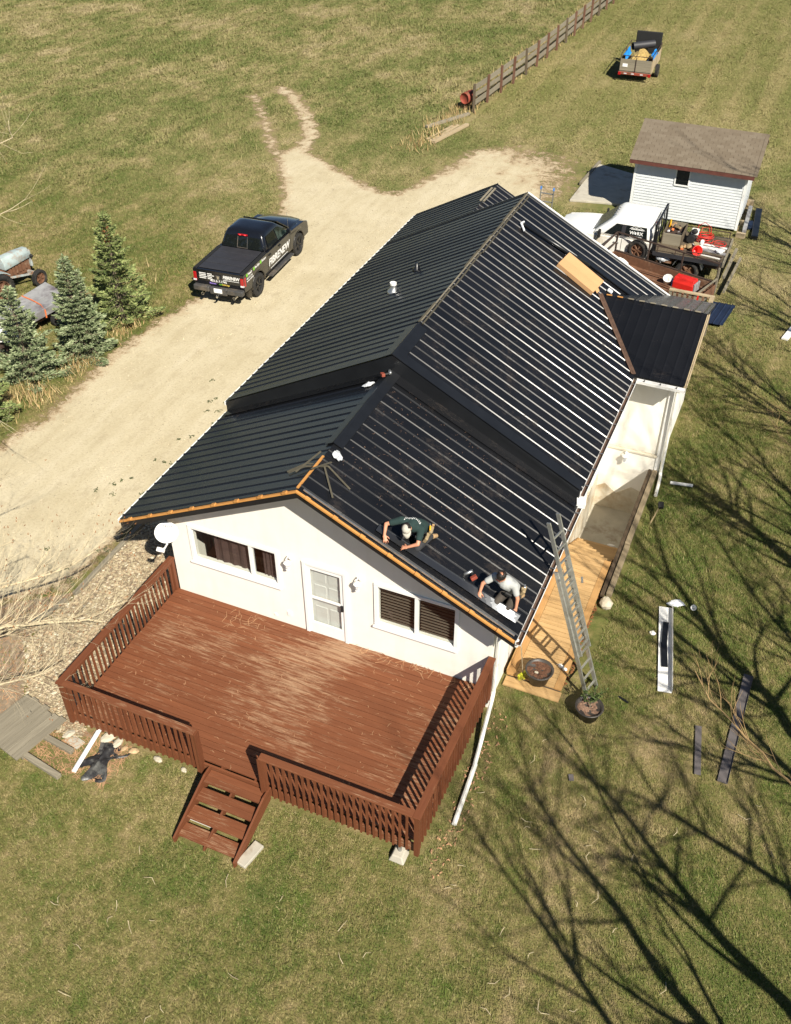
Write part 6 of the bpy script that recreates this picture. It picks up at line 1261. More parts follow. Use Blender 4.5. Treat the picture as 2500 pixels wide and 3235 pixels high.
mb.box((Vector((7.93, -.10, 3.60))-p2.location), (.16, .06, .10), Euler((.3, .3, 0)).to_matrix()); mb.build('harness_pad', 'black_flat', p2, bevel=.03)
mb = MB(); hd = Vector((7.79, -.14, 4.05))-p2.location; fd = Vector((-.08, -.13, -.08)).normalized(); mb.box(hd+fd*.105, (.13, .012, .035), Matrix((fd.cross(Vector((0, 0, 1))).normalized(), fd, fd.cross(Vector((0, 0, 1))).normalized().cross(fd))).transposed()); mb.build('glasses', 'red_old', p2)
TM = thing('tape_measure', 'yellow tape measure in the hand of the man in grey', 'tape measure', (8.09, -.20, 3.185))
mb = MB(); mb.lathe([(.045, -.02), (.05, -.015), (.05, .015), (.045, .02)], 14, Matrix.Rotation(1.2, 4, 'X')); mb.build('case', 'yellow', TM); mb = MB(); mb.box((-.04, -.02, -.03), (.05, .03, .012)); mb.build('hook', 'steel', TM)

# ---------------------------------------------------------------- things lying on the lawn
def strip(name, a, b, w, h, mat, label, cat='metal trim', lip=0, z=.035):
    a = Vector((*a, z)); b = Vector((*b, z)); d = (b-a).normalized(); s_ = Vector((-d.y, d.x, 0)); mb = MB()
    mb.bar(a, b, w, h)
    if lip: mb.bar(a+s_*w/2+Vector((0, 0, lip/2)), b+s_*w/2+Vector((0, 0, lip/2)), .006, lip)
    return tag(mb.build(name, mat), label, cat)
strip('white_tray', (10.62, 4.50), (11.13, 1.90), .30, .02, 'white', 'long white metal tray lying on the lawn with dark offcuts on it', lip=.14, z=.05)
mb = MB(); mb.box((10.79, 3.55, .10), (.13, .85, .012), Euler((0, .1, R(8))).to_matrix()); tag(mb.build('offcut', 'black_trim'), 'dark trim offcut inside the white tray, farther one', 'offcut')
mb = MB(); mb.box((10.90, 2.95, .09), (.14, .75, .012), Euler((0, -.1, R(13))).to_matrix()); tag(mb.build('offcut', 'black_trim'), 'dark trim offcut inside the white tray, nearer one', 'offcut')
M['trim_grey'] = plain('charcoal_trim', L(.115, .102, .100), .6, var=.1)
strip('trim_length', (12.75, 3.12), (12.67, .04), .20, .03, 'trim_grey', 'longest charcoal trim length lying on the right lawn', lip=.05)
strip('trim_length', (11.98, 1.27), (12.18, .03), .13, .02, 'trim_grey', 'short charcoal trim length left of the longest one on the lawn')
mb = MB(); mb.lathe([(.055, 0), (.07, .10), (.066, .10), (.05, .01)], 14, Matrix.Translation((11.24, 4.78, .06)) @ Matrix.Rotation(1.1, 4, 'X')); tag(mb.build('paper_cup', 'white', smooth=True), 'small white cup on the lawn beyond the white tray', 'cup')
crumple((10.84, 4.74, .05), (.22, .13, .035), 'plastic_clear', 'crumpled clear plastic bag at the far end of the white tray', 'plastic bag', 31, (0, 0, .4), name='plastic_bag')
crumple((10.52, 3.55, .05), (.07, .06, .05), 'white_dirty', 'small crumpled white paper left of the white tray', 'paper', 33, name='paper_scrap')
mb = MB(); mb.box((10.35, 1.35, .03), (.25, .04, .02), Euler((0, 0, -.4)).to_matrix()); tag(mb.build('trim_scrap', 'black_trim'), 'small black trim scrap on the lawn right of the ladder foot', 'scrap')
mb = MB(); mb.box((9.85, -1.05, .03), (.10, .14, .03), Euler((0, 0, .4)).to_matrix()); tag(mb.build('trim_scrap', 'trim_grey'), 'small dark scrap alone on the lawn right of the deck', 'scrap')
LG = thing('garden_light', 'black garden spotlight on a stake by the retaining wall', 'garden light', (9.72, 7.85, 0))
mb = MB(); mb.tube([(-.12, -.45, .0), (0, 0, .30)], .02, 6); mb.build('stake', 'khaki', LG); mb = MB(); mb.box((.03, .05, .36), (.14, .18, .12), Euler((.4, 0, .3)).to_matrix()); mb.build('lamp_head', 'black_flat', LG, bevel=.02)
# left of the deck: old pallet, timbers, pipe, plastic, stones
PL = thing('wooden_platform', 'weathered grey board platform on the ground left of the deck', 'platform', (-1.15, -4.45, 0), R(-13))
for i in range(7): mb = MB(); xx = -.62+i*.18; mb.bx(xx, xx+.17, -.62, .62+random.uniform(-.05, .05), .10, .135); mb.build('board', 'grey_y', PL)
for yy in (-.5, .4): mb = MB(); mb.bx(-.62, .64, yy, yy+.09, .01, .10); mb.build('bearer', 'grey_x', PL)
for i, (a, b, lb) in enumerate((((-.62, -4.44), (.20, -4.53), 'short grey edging timber between platform and white pipe'), ((-1.9, -4.78), (.34, -5.14), 'long grey edging timber in front of the platform'), ((-2.68, 2.2), (-2.66, -.72), 'long grey landscape timber along the gravel bed'), ((-2.7, -.95), (-2.95, -1.9), 'short broken timber at the lower end of the gravel bed'))):
    mb = MB(); mb.bar((*a, .05), (*b, .05), .12, .11); tag(mb.build('landscape_timber', 'grey_x' if i < 2 else 'grey_y', bevel=.012), lb, 'timber')
mb = MB(); mb.tube([(.40, -3.85, .10), (.53, -4.92, .05)], .05, 8); tag(mb.build('drain_pipe', 'white', bevel=0), 'bright white pipe on the ground left of the deck stairs', 'pipe')
rs = random.Random(4); rr = [[rs.uniform(-.035, .05) for _ in range(17)] for _ in range(17)]
mb = lumpy(17, 17, lambda u, v: ((u-.5)*(.55+.2*math.sin(v*9))+.10*math.sin(v*5+1), (v-.5)*(.85+.2*math.sin(u*11+2))+.08*math.sin(u*7), .03+.05*math.sin(math.pi*u)*math.sin(math.pi*v)+.035*math.sin(9*u+6*v)*math.sin(4*v-5*u+1)+.35*max(-.03, rr[int(u*16)][int(v*16)]))); tag(mb.build('plastic_sheet', 'tarp_black', loc=(.88, -4.45, 0), rot=(0, 0, -.35), smooth=True), 'torn black landscape plastic beside the white pipe', 'plastic sheet')
ORD = ('largest pale', 'second pale', 'small tan', 'middle tan', 'lone pale', 'farthest pale')
rs = random.Random(11); rock('rock', (-.17, -4.18, .03), (.15, .10, .05), 'rock', 'flat pale stone near the front left deck post', seed=50)
for i, (x, y, r_) in enumerate([(.66, -3.93, .17), (.92, -3.96, .12), (1.12, -4.02, .08), (1.34, -4.0, .12), (1.92, -3.97, .10), (2.55, -3.98, .09)]):
    rock('border_stone', (x, y, r_*.25), (r_*rs.uniform(.9, 1.3), r_*rs.uniform(.6, .8), r_*.5), 'rock_tan' if i in (2, 3) else 'rock', '%s border stone right of the white pipe under the deck rail' % ORD[i], 'stone', i, 'stones under the deck rail')
mb = MB(); mb.box((.05, -4.28, .012), (.4, .22, .02), Euler((0, 0, -.2)).to_matrix()); tag(mb.build('flat_stone', 'concrete'), 'flat grey stepping stone between platform and pipe', 'stone')
mb = MB(); mb.box((-2.03, 11.75, .1), (.1, .1, .04)); del mb
mb = MB(); mb.box((-9.0, 14.7, .03), (.30, .05, .05), Euler((0, 0, -.5)).to_matrix()); tag(mb.build('field_scrap', 'black_flat'), 'dark scrap lying in the grass behind the tallest spruce', 'scrap')

# debris of twigs and shavings on deck and roof, lawn litter: uncountable
def litter(name, P, zf, ln, wd, mat, label, cat):
    n = len(P); a = rng.uniform(0, 6.28, n); l = ln*rng.uniform(.4, 1.4, n); d = np.c_[np.cos(a)*l, np.sin(a)*l]; s_ = np.c_[-np.sin(a), np.cos(a)]*wd
    bend = np.c_[-np.sin(a), np.cos(a)]*(l*rng.uniform(-.3, .3, n))[:, None]; z = zf(P)
    q = lambda xy, dz: np.c_[xy, z+dz]
    v = np.stack([q(P-d/2-s_, .004), q(P+bend-s_, .016), q(P+bend+s_, .016), q(P-d/2+s_, .004), q(P+bend-s_, .016), q(P+d/2-s_*.4, .004), q(P+d/2+s_*.4, .004), q(P+bend+s_, .016)], 1).reshape(-1, 3)
    o = bpy.data.objects.new(name, fast_mesh(name, v, 4, mat, rng.random(n*2))); COL.objects.link(o); return tag(o, label, cat, kind='stuff')
M['shaving'] = plain('pale_twig_bits', L(.42, .24, .13), .9, var=.4, scale=3)
P = np.c_[rng.uniform(.1, 7.5, 300), rng.uniform(-3.95, -.05, 300)]; litter('deck_debris', P, lambda P: np.full(len(P), DZ), .10, .004, 'shaving', 'tiny twigs and wood shavings scattered over the brown deck', 'debris')
P = np.c_[rng.normal(1.9, .25, 16), rng.normal(-.28, .12, 16)]; P2 = np.c_[rng.uniform(4.6, 7.4, 40), rng.normal(-.12, .06, 40)]; litter('dry_twigs', np.clip(np.r_[P, P2], (-9, -9), (9, -.04)), lambda P: np.full(len(P), DZ), .32, .005, 'shaving', 'dry twigs gathered at the foot of the front wall', 'twigs')
P = np.c_[rng.uniform(-1.0, 1.3, 700), rng.uniform(-5.0, -3.9, 700)]; litter('pine_straw', P, lambda P: np.full(len(P), .015), .22, .005, 'shaving', 'rusty dry twigs between the grey platform and the deck', 'twigs')
P = np.c_[rng.uniform(2, 14, 110), rng.uniform(-9, 0, 110)]; litter('lawn_twigs', P[(P[:, 1] < -5.6) | (P[:, 0] > 8.2)], lambda P: np.full(len(P), .05), .22, .006, 'twig_pale', 'fallen twigs scattered over the near lawn', 'twigs')
P = np.c_[rng.uniform(-5, -1.8, 1500), rng.uniform(-6, -.6, 1500)]; litter('soil_litter', P[poly_sd(P, SOILP) > -.25], lambda P: np.full(len(P), .012), .14, .007, 'shaving', 'dry twigs and leaves on the bare soil under the pale tree', 'twigs')
P = np.c_[rng.uniform(7.85, 8.25, 110), rng.uniform(-4.2, 0, 110)]; litter('leaf_litter', P, lambda P: np.full(len(P), .03), .07, .014, 'shaving', 'dry brown leaves along the right side of the deck', 'leaves')
P = np.c_[rng.uniform(9.02, 9.12, 120), rng.uniform(1.2, 4.6, 120)]; litter('trench_leaves', P, lambda P: np.full(len(P), .02), .07, .02, 'leaf_dead', 'dead leaves in the gap beside the boardwalk', 'leaves')
P = np.c_[rng.uniform(4.0, 6.6, 260), rng.uniform(.2, 3.8, 260)]; litter('roof_shavings', P, lambda P: ZR1-(P[:, 0]-XC)*K1+.012, .045, .003, 'soil_mulch', 'faint shavings and dust specks on the front right roof slope', 'debris')

M['weed'] = plain('weed_leaf', L(.060, .075, .025), .9, var=.4, scale=5); M['pebble'] = plain('road_pebble', L(.36, .31, .22), .9, var=.5, scale=.9, objspace=False)
def pebbles(name, n, x0, x1, y0, y1, r, mat, label, test):
    P = np.c_[rng.uniform(x0, x1, n), rng.uniform(y0, y1, n)]; P = P[test(P)]; n = len(P); rr_ = r*rng.uniform(.4, 1.5, n)
    base = np.array([(1, 0, 0), (-.5, .87, 0), (-.5, -.87, 0), (.1, 0, .8)]); a = rng.uniform(0, 6.28, n); ca, sa = np.cos(a)[:, None], np.sin(a)[:, None]; V = base[None]*rr_[:, None, None]
    V = np.stack([V[..., 0]*ca-V[..., 1]*sa, V[..., 0]*sa+V[..., 1]*ca, V[..., 2]], -1); V[..., 0] += P[:, 0:1]; V[..., 1] += P[:, 1:2]; V[..., 2] += .006
    o = bpy.data.objects.new(name, fast_mesh(name, V[:, [(0, 1, 3), (1, 2, 3), (2, 0, 3)]].reshape(-1, 3), 3, mat)); COL.objects.link(o); return tag(o, label, 'pebbles', kind='stuff')
pebbles('road_pebbles', 26000, -12, 2, -3, 33, .022, 'pebble', 'loose pebbles on the packed dirt road', lambda P: (road_sd(P) > .1) & (np.sin(P[:, 0]*1.7)*np.sin(P[:, 1]*.33+P[:, 0]*.5) > rng.uniform(-1.2, .9, len(P))))
P = np.c_[rng.uniform(-5.2, -1.2, 260), rng.uniform(-1, 9, 260)]; P = P[(rng.random(260) < np.clip((P[:, 0]+5.2)/3.2, 0, 1)**1.5) & (poly_sd(P, GRAVEL) < -.1)]; P = np.repeat(P, 7, 0)+rng.normal(0, .035, (len(P)*7, 2)); litter('road_weeds', P, lambda P: np.full(len(P), .012), .09, .012, 'weed', 'small weeds sprouting on the road near the left eave', 'weeds')
# ---------------------------------------------------------------- trees
t = NT('spruce_needles'); at = t.node('ShaderNodeAttribute', attribute_name='tint').outputs['Fac']
t.set(col=t.ramp(at, [(0, L(.08, .115, .050)), (.4, L(.18, .225, .11)), (.75, L(.29, .335, .185)), (1, L(.40, .44, .27))]), rough=.7, spec=.25); M['needles'] = t.m
t = NT('spruce_needles_green'); at = t.node('ShaderNodeAttribute', attribute_name='tint').outputs['Fac']
t.set(col=t.ramp(at, [(0, L(.07, .105, .033)), (.45, L(.185, .23, .078)), (1, L(.35, .38, .15))]), rough=.7, spec=.25); M['needles_green'] = t.m
def spruce(loc, h, rad, seed, label, mat, cones=False):
    rs = random.Random(seed); T = thing('spruce_tree', label, 'tree', loc, group='spruces along the road')
    mb = MB(); mb.tube([(0, 0, 0), (.01, .01, h*.5), (0, 0, h*.97)], [.07, .04, .008], 7); mb.build('trunk', 'bark', T)
    br = MB(); Pn = []; z = .12
    while z < h*.97:
        f = 1-z/h; ln = rad*(f**1.05)*rs.uniform(.85, 1.12)+.05; nbr = 7 if f > .3 else 5
        for k in range(nbr):
            a = 6.283*(k+rs.random()*.8)/nbr; l = ln*rs.choice((.45, .75, .9, 1.0, 1.1, 1.25))*rs.uniform(.9, 1.1); up = .10+.55*(1-f); p0 = Vector((0, 0, z)); d = Vector((math.cos(a), math.sin(a), 0))
            tip = p0+d*l+Vector((0, 0, l*(up-.12))); mid = p0+d*l*.55+Vector((0, 0, l*(up*.3-.10))); br.tube([p0, mid, tip], [.014*f+.004, .008*f+.003, .002], 4, False)
            ns = max(10, int(l*190))
            for i in range(ns):
                u = rs.uniform(.12, 1.0)**.8; c = p0.lerp(mid, u*2) if u < .5 else mid.lerp(tip, u*2-1); side = d.cross(Vector((0, 0, 1)))*rs.choice((-1, 1))
                sl_n = (1.05-u)*l*.42*rs.random(); q = c+side*sl_n+d*sl_n*.4+Vector((0, 0, rs.gauss(.0, .015))); dirn = d*.8+side*rs.uniform(.1, .9)+Vector((0, 0, rs.uniform(-.05, .45))); Pn.append((q, dirn))
        z += (.16*f+.085)*rs.uniform(.85, 1.15)
    for i in range(40): Pn.append(((rs.gauss(0, .02), rs.gauss(0, .02), h*rs.uniform(.82, .99)), (rs.gauss(0, .5), rs.gauss(0, .5), 1)))
    br.build('branches', 'bark', T); needle_cloud('foliage', Pn, .115, .021, mat, T)
    if cones:
        cb = MB()
        for i in range(46): zz = h*rs.uniform(.74, .93); a = rs.uniform(0, 6.28); r_ = rs.uniform(.03, .16); c = Vector((r_*math.cos(a), r_*math.sin(a), zz)); cb.tube([c, c+Vector((0, 0, -.05)), c+Vector((0, 0, -.09))], [.014, .020, .008], 6)
        cb.build('cones', 'leaf_dead', T)
    return T
spruce((-9.60, 11.10, 0), 4.0, 1.12, 1, 'tallest spruce of the row, with brown cones near its tip', 'needles_green', True)
spruce((-9.50, 8.75, 0), 3.5, 1.05, 2, 'middle blue-green spruce with a double tip', 'needles')
spruce((-10.2, 6.9, 0), 3.2, 1.15, 3, 'blue-green spruce in front of the grey covered cart', 'needles')
spruce((-9.95, 4.55, 0), 2.1, 1.0, 4, 'low spruce cut off by the left edge of the picture', 'needles_green')
spruce((-9.30, 8.95, 0), 3.0, .55, 6, 'slender second leader growing beside the middle spruce', 'needles')

def grow(mb, p, d, ln, r, lvl, rs, maxl, spread=.55, upw=.12, tips=None, twig_n=3):
    """recursive limb: a few bent segments, then children"""
    n = 4 if lvl < 3 else 3; pts = [p]; dd = d.normalized(); rad = [r]
    for i in range(n):
        dd = (dd+Vector((rs.gauss(0, .13), rs.gauss(0, .13), rs.gauss(0, .10)+upw*.5))).normalized(); pts.append(pts[-1]+dd*ln/n); rad.append(r*(1-.55*(i+1)/n))
    mb.tube(pts, rad, 7 if lvl < 2 else (5 if lvl == 2 else 3), lvl < 2)
    if lvl >= maxl:
        if tips is not None: tips.append((pts[-1], dd))
        return
    kids = rs.randint(2, 3)+(1 if lvl in (1, 2, 4) else 0)
    for k in range(kids):
        f = rs.uniform(.35, .95) if k else 1.0; i = min(n-1, int(f*n)); q = pts[i].lerp(pts[i+1], f*n-i) if f < 1 else pts[-1]
        ax = Vector((rs.gauss(0, 1), rs.gauss(0, 1), rs.gauss(0, .6))); nd = (dd+ax.normalized()*(spread*rs.uniform(.6, 1.3) if k else spread*.35)+Vector((0, 0, upw))).normalized()
        grow(mb, q, nd, ln*rs.uniform(.58, .82), r*(.62 if k else .50)*rs.uniform(.8, 1.0)*(1 if k == 0 else .85), lvl+1, rs, maxl, spread, upw, tips)
def bare_tree(loc, height, seed, label, lean=(0, 0, 1), r=.16, maxl=6, spread=.6, nlimb=4, mat='bark', limbs=(), limb_mat=None, trunk_h=None, limb_l=3):
    rs = random.Random(seed); T = thing('bare_tree', label, 'tree', loc); th = trunk_h or height*.28
    ld = Vector(lean).normalized(); top = ld*th; mb = MB(); mb.tube([(0, 0, -.05), ld*th*.5+Vector((rs.gauss(0, .05), rs.gauss(0, .05), 0)), top], [r*1.25, r, r*.85], 10); mb.build('trunk', mat, T, smooth=True)
    cb = MB()
    for k in range(nlimb):
        a = 6.283*(k+rs.random()*.6)/nlimb; d = ld+Vector((math.cos(a), math.sin(a), 0))*spread*rs.uniform(.5, 1.0); grow(cb, top-ld*th*.25*rs.random(), d, height*.30*rs.uniform(.85, 1.15), r*.55, 1, rs, maxl, spread)
    if nlimb: cb.build('crown', mat, T)
    lb = MB(); tips = []
    for pts, rr in limbs:   # limbs that reach into the picture
        pts = [Vector(p)-Vector(loc) for p in pts]; fine = [pts[0]]
        for a, b in zip(pts[:-1], pts[1:]):
            m_ = a.lerp(b, .5)+Vector((rs.gauss(0, .04), rs.gauss(0, .04), rs.gauss(0, .04)))*(b-a).length; fine += [m_, b]
        k = len(fine); rad = [rr*(1-.75*i/(k-1)) for i in range(k)]; lb.tube(fine, rad, 6)
        for i in range(1, k):
            for q in range(3 if i < k-1 else 2):
                f = rs.random(); c = fine[i-1].lerp(fine[i], f); dd = (fine[i]-fine[i-1]).normalized(); nd = dd+Vector((rs.gauss(0, .55), rs.gauss(0, .55), rs.gauss(.25, .45))); grow(lb, c, nd, rs.uniform(.45, 1.0), rad[i]*.40+.0015, 4, rs, 4+limb_l-1, .7, .10, tips)
    if limbs:
        lb.build('reaching_limbs', limb_mat or mat, T)
        if tips:
            v = []
            for p, d in tips:
                if rs.random() < .18:
                    s_ = d.cross(Vector((rs.gauss(0, 1), rs.gauss(0, 1), rs.gauss(0, 1)))).normalized()*.012; e = p+d*.05; v += [p-s_, e-s_*.3, e+s_*.3, p+s_]
            if v: o = bpy.data.objects.new('buds', fast_mesh('buds', np.array([tuple(x) for x in v]), 4, 'leaf_dead')); COL.objects.link(o); o.parent = T; o['kind'] = 'stuff'
    return T
# trees right of the picture, whose shadows fall over the lawn: several slender stems each
def stem_tree(loc, label, stems, seed, limbs=(), nb=9):
    rs = random.Random(seed); T = thing('bare_tree', label, 'tree', loc); base = Vector(loc)
    for pts, r in stems:
        pts = [Vector(p)-base for p in pts]; fine = [pts[0]]
        for a, b in zip(pts[:-1], pts[1:]): fine += [a.lerp(b, .5)+Vector((rs.gauss(0, .03), rs.gauss(0, .03), 0))*(b-a).length, b]
        k = len(fine); rad = [r*(1-.80*i/(k-1)) for i in range(k)]; mb = MB(); mb.tube(fine, rad, 8); mb.build('stem', 'bark', T, smooth=True)
        cb = MB()
        for q in range(nb):
            f = rs.uniform(.28, 1.0)*(k-1); i = min(k-2, int(f)); c = fine[i].lerp(fine[i+1], f-i); a = rs.uniform(0, 6.283); dd = (fine[i+1]-fine[i]).normalized(); rr = rad[i]*.5+.006
            grow(cb, c, dd*rs.uniform(.5, 1.0)+Vector((math.cos(a), math.sin(a), .15))*rs.uniform(.5, .9), rs.uniform(1.3, 2.6), rr, 3, rs, 5, .55, .10)
        cb.build('branches', 'bark', T)
    if limbs:
        lb = MB(); tips = []
        for pts, rr in limbs:
            pts = [Vector(p)-base for p in pts]; fine = [pts[0]]
            for a, b in zip(pts[:-1], pts[1:]): fine += [a.lerp(b, .5)+Vector((rs.gauss(0, .04), rs.gauss(0, .04), rs.gauss(0, .04)))*(b-a).length, b]
            k = len(fine); rad = [rr*(1-.75*i/(k-1)) for i in range(k)]; lb.tube(fine, rad, 6)
            for i in range(3, k):
                for q in range(2): c = fine[i-1].lerp(fine[i], rs.random()); dd = (fine[i]-fine[i-1]).normalized(); grow(lb, c, dd+Vector((rs.gauss(0, .5), rs.gauss(0, .5), rs.gauss(.2, .4))), rs.uniform(.3, .7), rad[i]*.45+.002, 4, rs, 5, .7, .10, tips)
        lb.build('reaching_limb', 'twig_tan', T)
    return T
stem_tree((17.2, -7.7, 0), 'tall bare many-stemmed tree whose shadow crosses the near lawn', [([(17.3, -7.6, 0), (17.5, -6.8, 4), (17.55, -7.3, 7), (17.5, -7.8, 10.5)], .17), ([(17.2, -7.7, 0), (16.7, -7.95, 4), (16.65, -8.2, 7), (16.7, -8.5, 10)], .15), ([(17.35, -7.4, 1), (18.05, -5.3, 5), (17.9, -6.4, 7.5), (17.6, -7.6, 9.5)], .10), ([(17.0, -7.8, .5), (15.9, -9.2, 5), (15.6, -9.4, 9)], .11)], 21, nb=15,
    limbs=[([(15.4, -6.0, 4.6), (14.0, -4.3, 4.9), (13.15, -3.5, 5.0), (12.75, -3.15, 5.0), (12.2, -2.75, 5.05), (11.55, -2.15, 5.2)], .028), ([(13.2, -3.55, 5.0), (13.0, -3.0, 5.6), (12.9, -2.6, 6.0)], .012)])
stem_tree((17.3, -1.2, 0), 'bare tree level with the front wall of the house, off to the right', [([(17.3, -1.2, 0), (16.9, -.9, 4), (16.7, -.6, 6), (17.0, -.2, 8.5), (17.8, .8, 11)], .17), ([(17.3, -1.2, 1), (17.7, -2.6, 5), (17.6, -3.2, 10)], .12), ([(17.4, -1.1, 1), (18.2, .2, 5), (18.8, .9, 10)], .12)], 22, nb=17, limbs=[([(15.4, 1.2, 4.0), (13.5, 3.8, 4.3), (12.5, 5.8, 4.2), (12.0, 6.8, 4.0), (11.7, 7.6, 3.9)], .016)])
stem_tree((17.2, 4.2, 0), 'bare tree level with the basement steps, off to the right', [([(17.2, 4.2, 0), (16.7, 4.25, 4.5), (16.5, 4.35, 6.5), (16.5, 3.8, 10)], .17), ([(17.2, 4.2, 1), (17.9, 3.0, 5), (18.0, 2.6, 10)], .12), ([(17.2, 4.3, 1), (17.5, 5.8, 5), (17.6, 6.2, 10)], .12)], 23, nb=17, limbs=[([(16.0, 6.0, 3.5), (13.8, 8.2, 3.4), (12.5, 9.0, 3.2), (11.8, 9.6, 3.0)], .014)])
stem_tree((17.4, 9.8, 0), 'bare tree level with the side wing, off to the right', [([(17.4, 9.8, 0), (17.1, 9.6, 5), (17.3, 9.0, 10)], .16), ([(17.4, 9.8, 1), (16.6, 10.8, 5), (16.4, 11.2, 9)], .12), ([(17.5, 9.8, 1), (18.3, 8.6, 5), (18.5, 8.0, 10)], .11)], 25, nb=16)
stem_tree((17.2, 15.5, 0), 'bare tree beyond the rear porch, off to the right', [([(17.2, 15.5, 0), (16.9, 15.2, 5), (17.0, 14.8, 9.5)], .15), ([(17.2, 15.5, 1), (16.5, 16.6, 5), (16.4, 17.0, 9)], .11)], 26, nb=15)
stem_tree((16.6, 21.5, 0), 'bare tree right of the garden shed', [([(16.6, 21.5, 0), (16.3, 21.3, 5), (16.4, 20.8, 10)], .15), ([(16.6, 21.5, 1), (16.0, 22.8, 5), (15.9, 23.4, 9.5)], .12)], 24, nb=16)
# the pale tree left of the deck
bare_tree((-5.6, -7.6, 0), 8.5, 31, 'pale barked bare tree reaching over the gravel left of the deck', r=.20, maxl=5, nlimb=3, mat='twig_pale', limb_mat='twig_pale', trunk_h=2.0, limbs=[
    ([(-5.4, -7.4, 1.9), (-3.6, -4.9, 2.3), (-2.6, -3.5, 2.45), (-1.8, -2.6, 2.5), (-1.2, -2.0, 2.6), (-.9, -1.5, 2.7)], .048),
    ([(-5.4, -7.4, 2.0), (-3.0, -5.2, 2.2), (-1.9, -4.1, 2.2), (-1.1, -3.5, 2.3), (-.4, -3.1, 2.3), (.2, -2.8, 2.25)], .052),
    ([(-5.4, -7.4, 2.0), (-3.2, -5.0, 2.0), (-2.2, -4.0, 1.9), (-1.6, -3.2, 1.8), (-1.2, -2.6, 1.6)], .038),
    ([(-5.4, -7.4, 1.8), (-2.6, -5.7, 1.8), (-1.2, -4.9, 1.8), (-.4, -4.3, 1.9), (0, -4.0, 2.1)], .036),
    ([(-5.4, -7.4, 2.0), (-3.6, -4.6, 2.8), (-2.6, -3.2, 3.2), (-2.0, -2.4, 3.4)], .028),
    ([(-5.4, -7.4, 1.8), (-3.4, -4.8, 1.5), (-2.6, -3.6, 1.3), (-2.2, -2.8, 1.2)], .030),
    ([(-5.4, -7.4, 2.1), (-4.6, -4.0, 3.0), (-3.9, -2.0, 3.4), (-3.4, -1.0, 3.6)], .030)], limb_l=4)
bare_tree((-8.6, -1.2, 0), 9.0, 33, 'pale bare tree on the far side of the road, cut off by the left edge', r=.16, maxl=4, nlimb=2, mat='twig_pale', limb_mat='twig_pale', trunk_h=3.2, lean=(-.35, .1, 1), limbs=[([(-9.4, -.8, 3.2), (-10.2, 2.2, 6.0), (-9.4, 4.4, 7.6), (-8.5, 5.6, 8.0), (-8.1, 6.5, 8.0), (-8.6, 7.0, 8.2)], .026), ([(-9.4, -.8, 3.2), (-8.5, .4, 6.0), (-6.6, 1.2, 7.6), (-5.1, 2.4, 8.0), (-4.95, 3.2, 8.1)], .022), ([(-9.4, -.8, 3.0), (-8.0, .8, 3.1), (-6.4, 1.6, 3.0), (-5.2, 1.2, 3.0)], .02)], limb_l=1)

# ---------------------------------------------------------------- grass: uncountable blades on the lawn and the field
def keep_lawn(P):
    x, y = P[:, 0], P[:, 1]; k = road_sd(P) < -.02-.35*rng.random(len(P))**2+.55*(rng.random(len(P)) < .10)*rng.random(len(P))
    k &= ~((x > -.1) & (x < 7.75) & (y > -3.95) & (y < 16.2)); k &= ~((x > 7.68) & (x < 9.46) & (y > .72) & (y < 9.7)); k &= ~((x > 7.6) & (x < 9.4) & (y > 9.3) & (y < 13.8))
    k &= poly_sd(P, GRAVEL) < -.05; k &= (poly_sd(P, SOILP) < -.05) | (rng.random(len(P)) < .12); k &= ~((x > -2.0) & (x < 1.3) & (y > -5.05) & (y < -3.9)); k &= ~((x > 1.85) & (x < 8.9) & (y > 26.9) & (y < 31.5)); k &= ~((x > 3.2) & (x < 4.6) & (y > -5.4) & (y < -3.9))
    k &= ~((x > 10.5) & (x < 11.3) & (y > 1.8) & (y < 4.6) & (np.abs((x-10.62)-(4.5-y)*.196) < .19)); k &= ~((np.abs(x-12.71) < .13) & (y > 0) & (y < 3.2)); k &= ~((np.abs(x-12.08) < .13) & (y > 0) & (y < 1.3)); return k
Fv = np.array(fwd); Rv = np.array(rg2); Uv = np.array(up2); Cv = np.array(CAM)
def in_view(P, margin=1.12):   # only sow where the place can be seen, plus a margin for a step to the side
    d = np.c_[P, np.zeros(len(P))]-Cv; z = d@Fv; u = (d@Rv)/z/.4; v = (d@Uv)/z/.4; return (z > 0) & (np.abs(u) < margin+.10) & (np.abs(v) < 1.294*margin+.06)
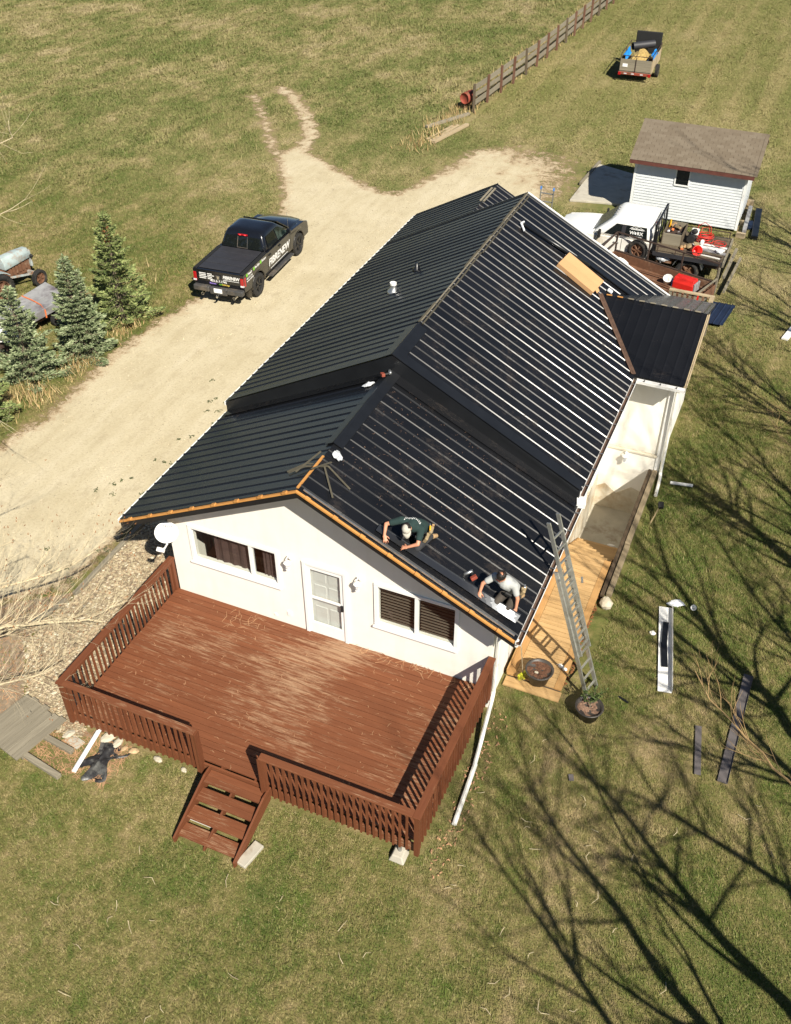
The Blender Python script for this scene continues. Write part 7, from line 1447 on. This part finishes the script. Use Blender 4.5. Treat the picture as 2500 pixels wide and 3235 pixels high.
def blades(name, n, x0, x1, y0, y1, hgt, wid, lie, label, dens=None):
    P = np.c_[rng.uniform(x0, x1, n), rng.uniform(y0, y1, n)]; P = P[in_view(P)]; P = P[keep_lawn(P)]
    if dens is not None: P = P[rng.random(len(P)) < dens(P)]
    n = len(P); cl = np.sin(P[:, 0]*2.1+1.3*np.sin(P[:, 1]*1.7))*np.sin(P[:, 1]*1.9+1.1*np.sin(P[:, 0]*1.3)); h = hgt*rng.uniform(.45, 1.35, n)*(1+.35*cl); a = rng.uniform(0, 6.28, n); le = lie*rng.uniform(.3, 1.3, n); w = wid*rng.uniform(.7, 1.4, n)
    dx = np.c_[np.cos(a), np.sin(a)]; sx = np.c_[-dx[:, 1], dx[:, 0]]; z0 = np.zeros(n)
    v = np.stack([np.c_[P-sx*w[:, None], z0], np.c_[P+sx*w[:, None], z0], np.c_[P+dx*(h*le)[:, None], h]], 1).reshape(-1, 3)
    o = bpy.data.objects.new(name, fast_mesh(name, v, 3, 'grass', rng.random(n))); COL.objects.link(o); return tag(o, label, 'grass', kind='stuff')
blades('lawn_grass', 1000000, -4, 16.5, -11, 14, .042, .0070, 1.5, 'short patchy spring lawn round the house')
blades('verge_grass', 800000, -26, 15, 2, 34, .060, .011, 1.6, 'rough grass beside the road and behind the house')
blades('mown_grass', 300000, -5.6, 14, 32, 70, .040, .019, 1.8, 'mown pale lawn beyond the shed', dens=lambda P: (P[:, 0] > -5.9+.04*(P[:, 1]-36)).astype(float))
blades('field_grass', 720000, -48, -3.5, 20, 72, .075, .020, 2.0, 'long straw and green grass of the open field', dens=lambda P: ((P[:, 0] < -18) | (P[:, 1] > 32)) & (P[:, 0] < -5.9+.04*(P[:, 1]-36)))
blades('tall_grass', 24000, -48, -6.5, 26, 66, .34, .016, .8, 'tufts of tall dry grass in the field', dens=lambda P: np.clip(np.sin(P[:, 0]*.35+1)*np.sin(P[:, 1]*.28)*1.2, 0, 1))

t = NT('dry_stalks'); at = t.node('ShaderNodeAttribute', attribute_name='tint').outputs['Fac']; t.set(col=t.ramp(at, [(0, L(.26, .17, .075)), (.5, L(.42, .30, .14)), (1, L(.54, .42, .23))]), rough=.9, spec=.1); M['grass'] = t.m
blades('dry_tufts', 9000, -12, -8.4, 3, 15, .30, .012, .8, 'dry straw tufts at the feet of the spruces', dens=lambda P: np.clip(1.15-np.minimum(np.minimum(np.hypot(P[:, 0]+8.9, P[:, 1]-10.6), np.hypot(P[:, 0]+8.9, P[:, 1]-8.0)), np.hypot(P[:, 0]+9.2, P[:, 1]-6.0))*1.1, .03, 1))
blades('fence_tufts', 9000, -8.6, -5.0, 30, 62, .36, .016, .8, 'dry straw tufts along the foot of the plank fence', dens=lambda P: np.clip(.9-np.abs(P[:, 0]+6.6-.04*(P[:, 1]-36))*.9, 0, 1))
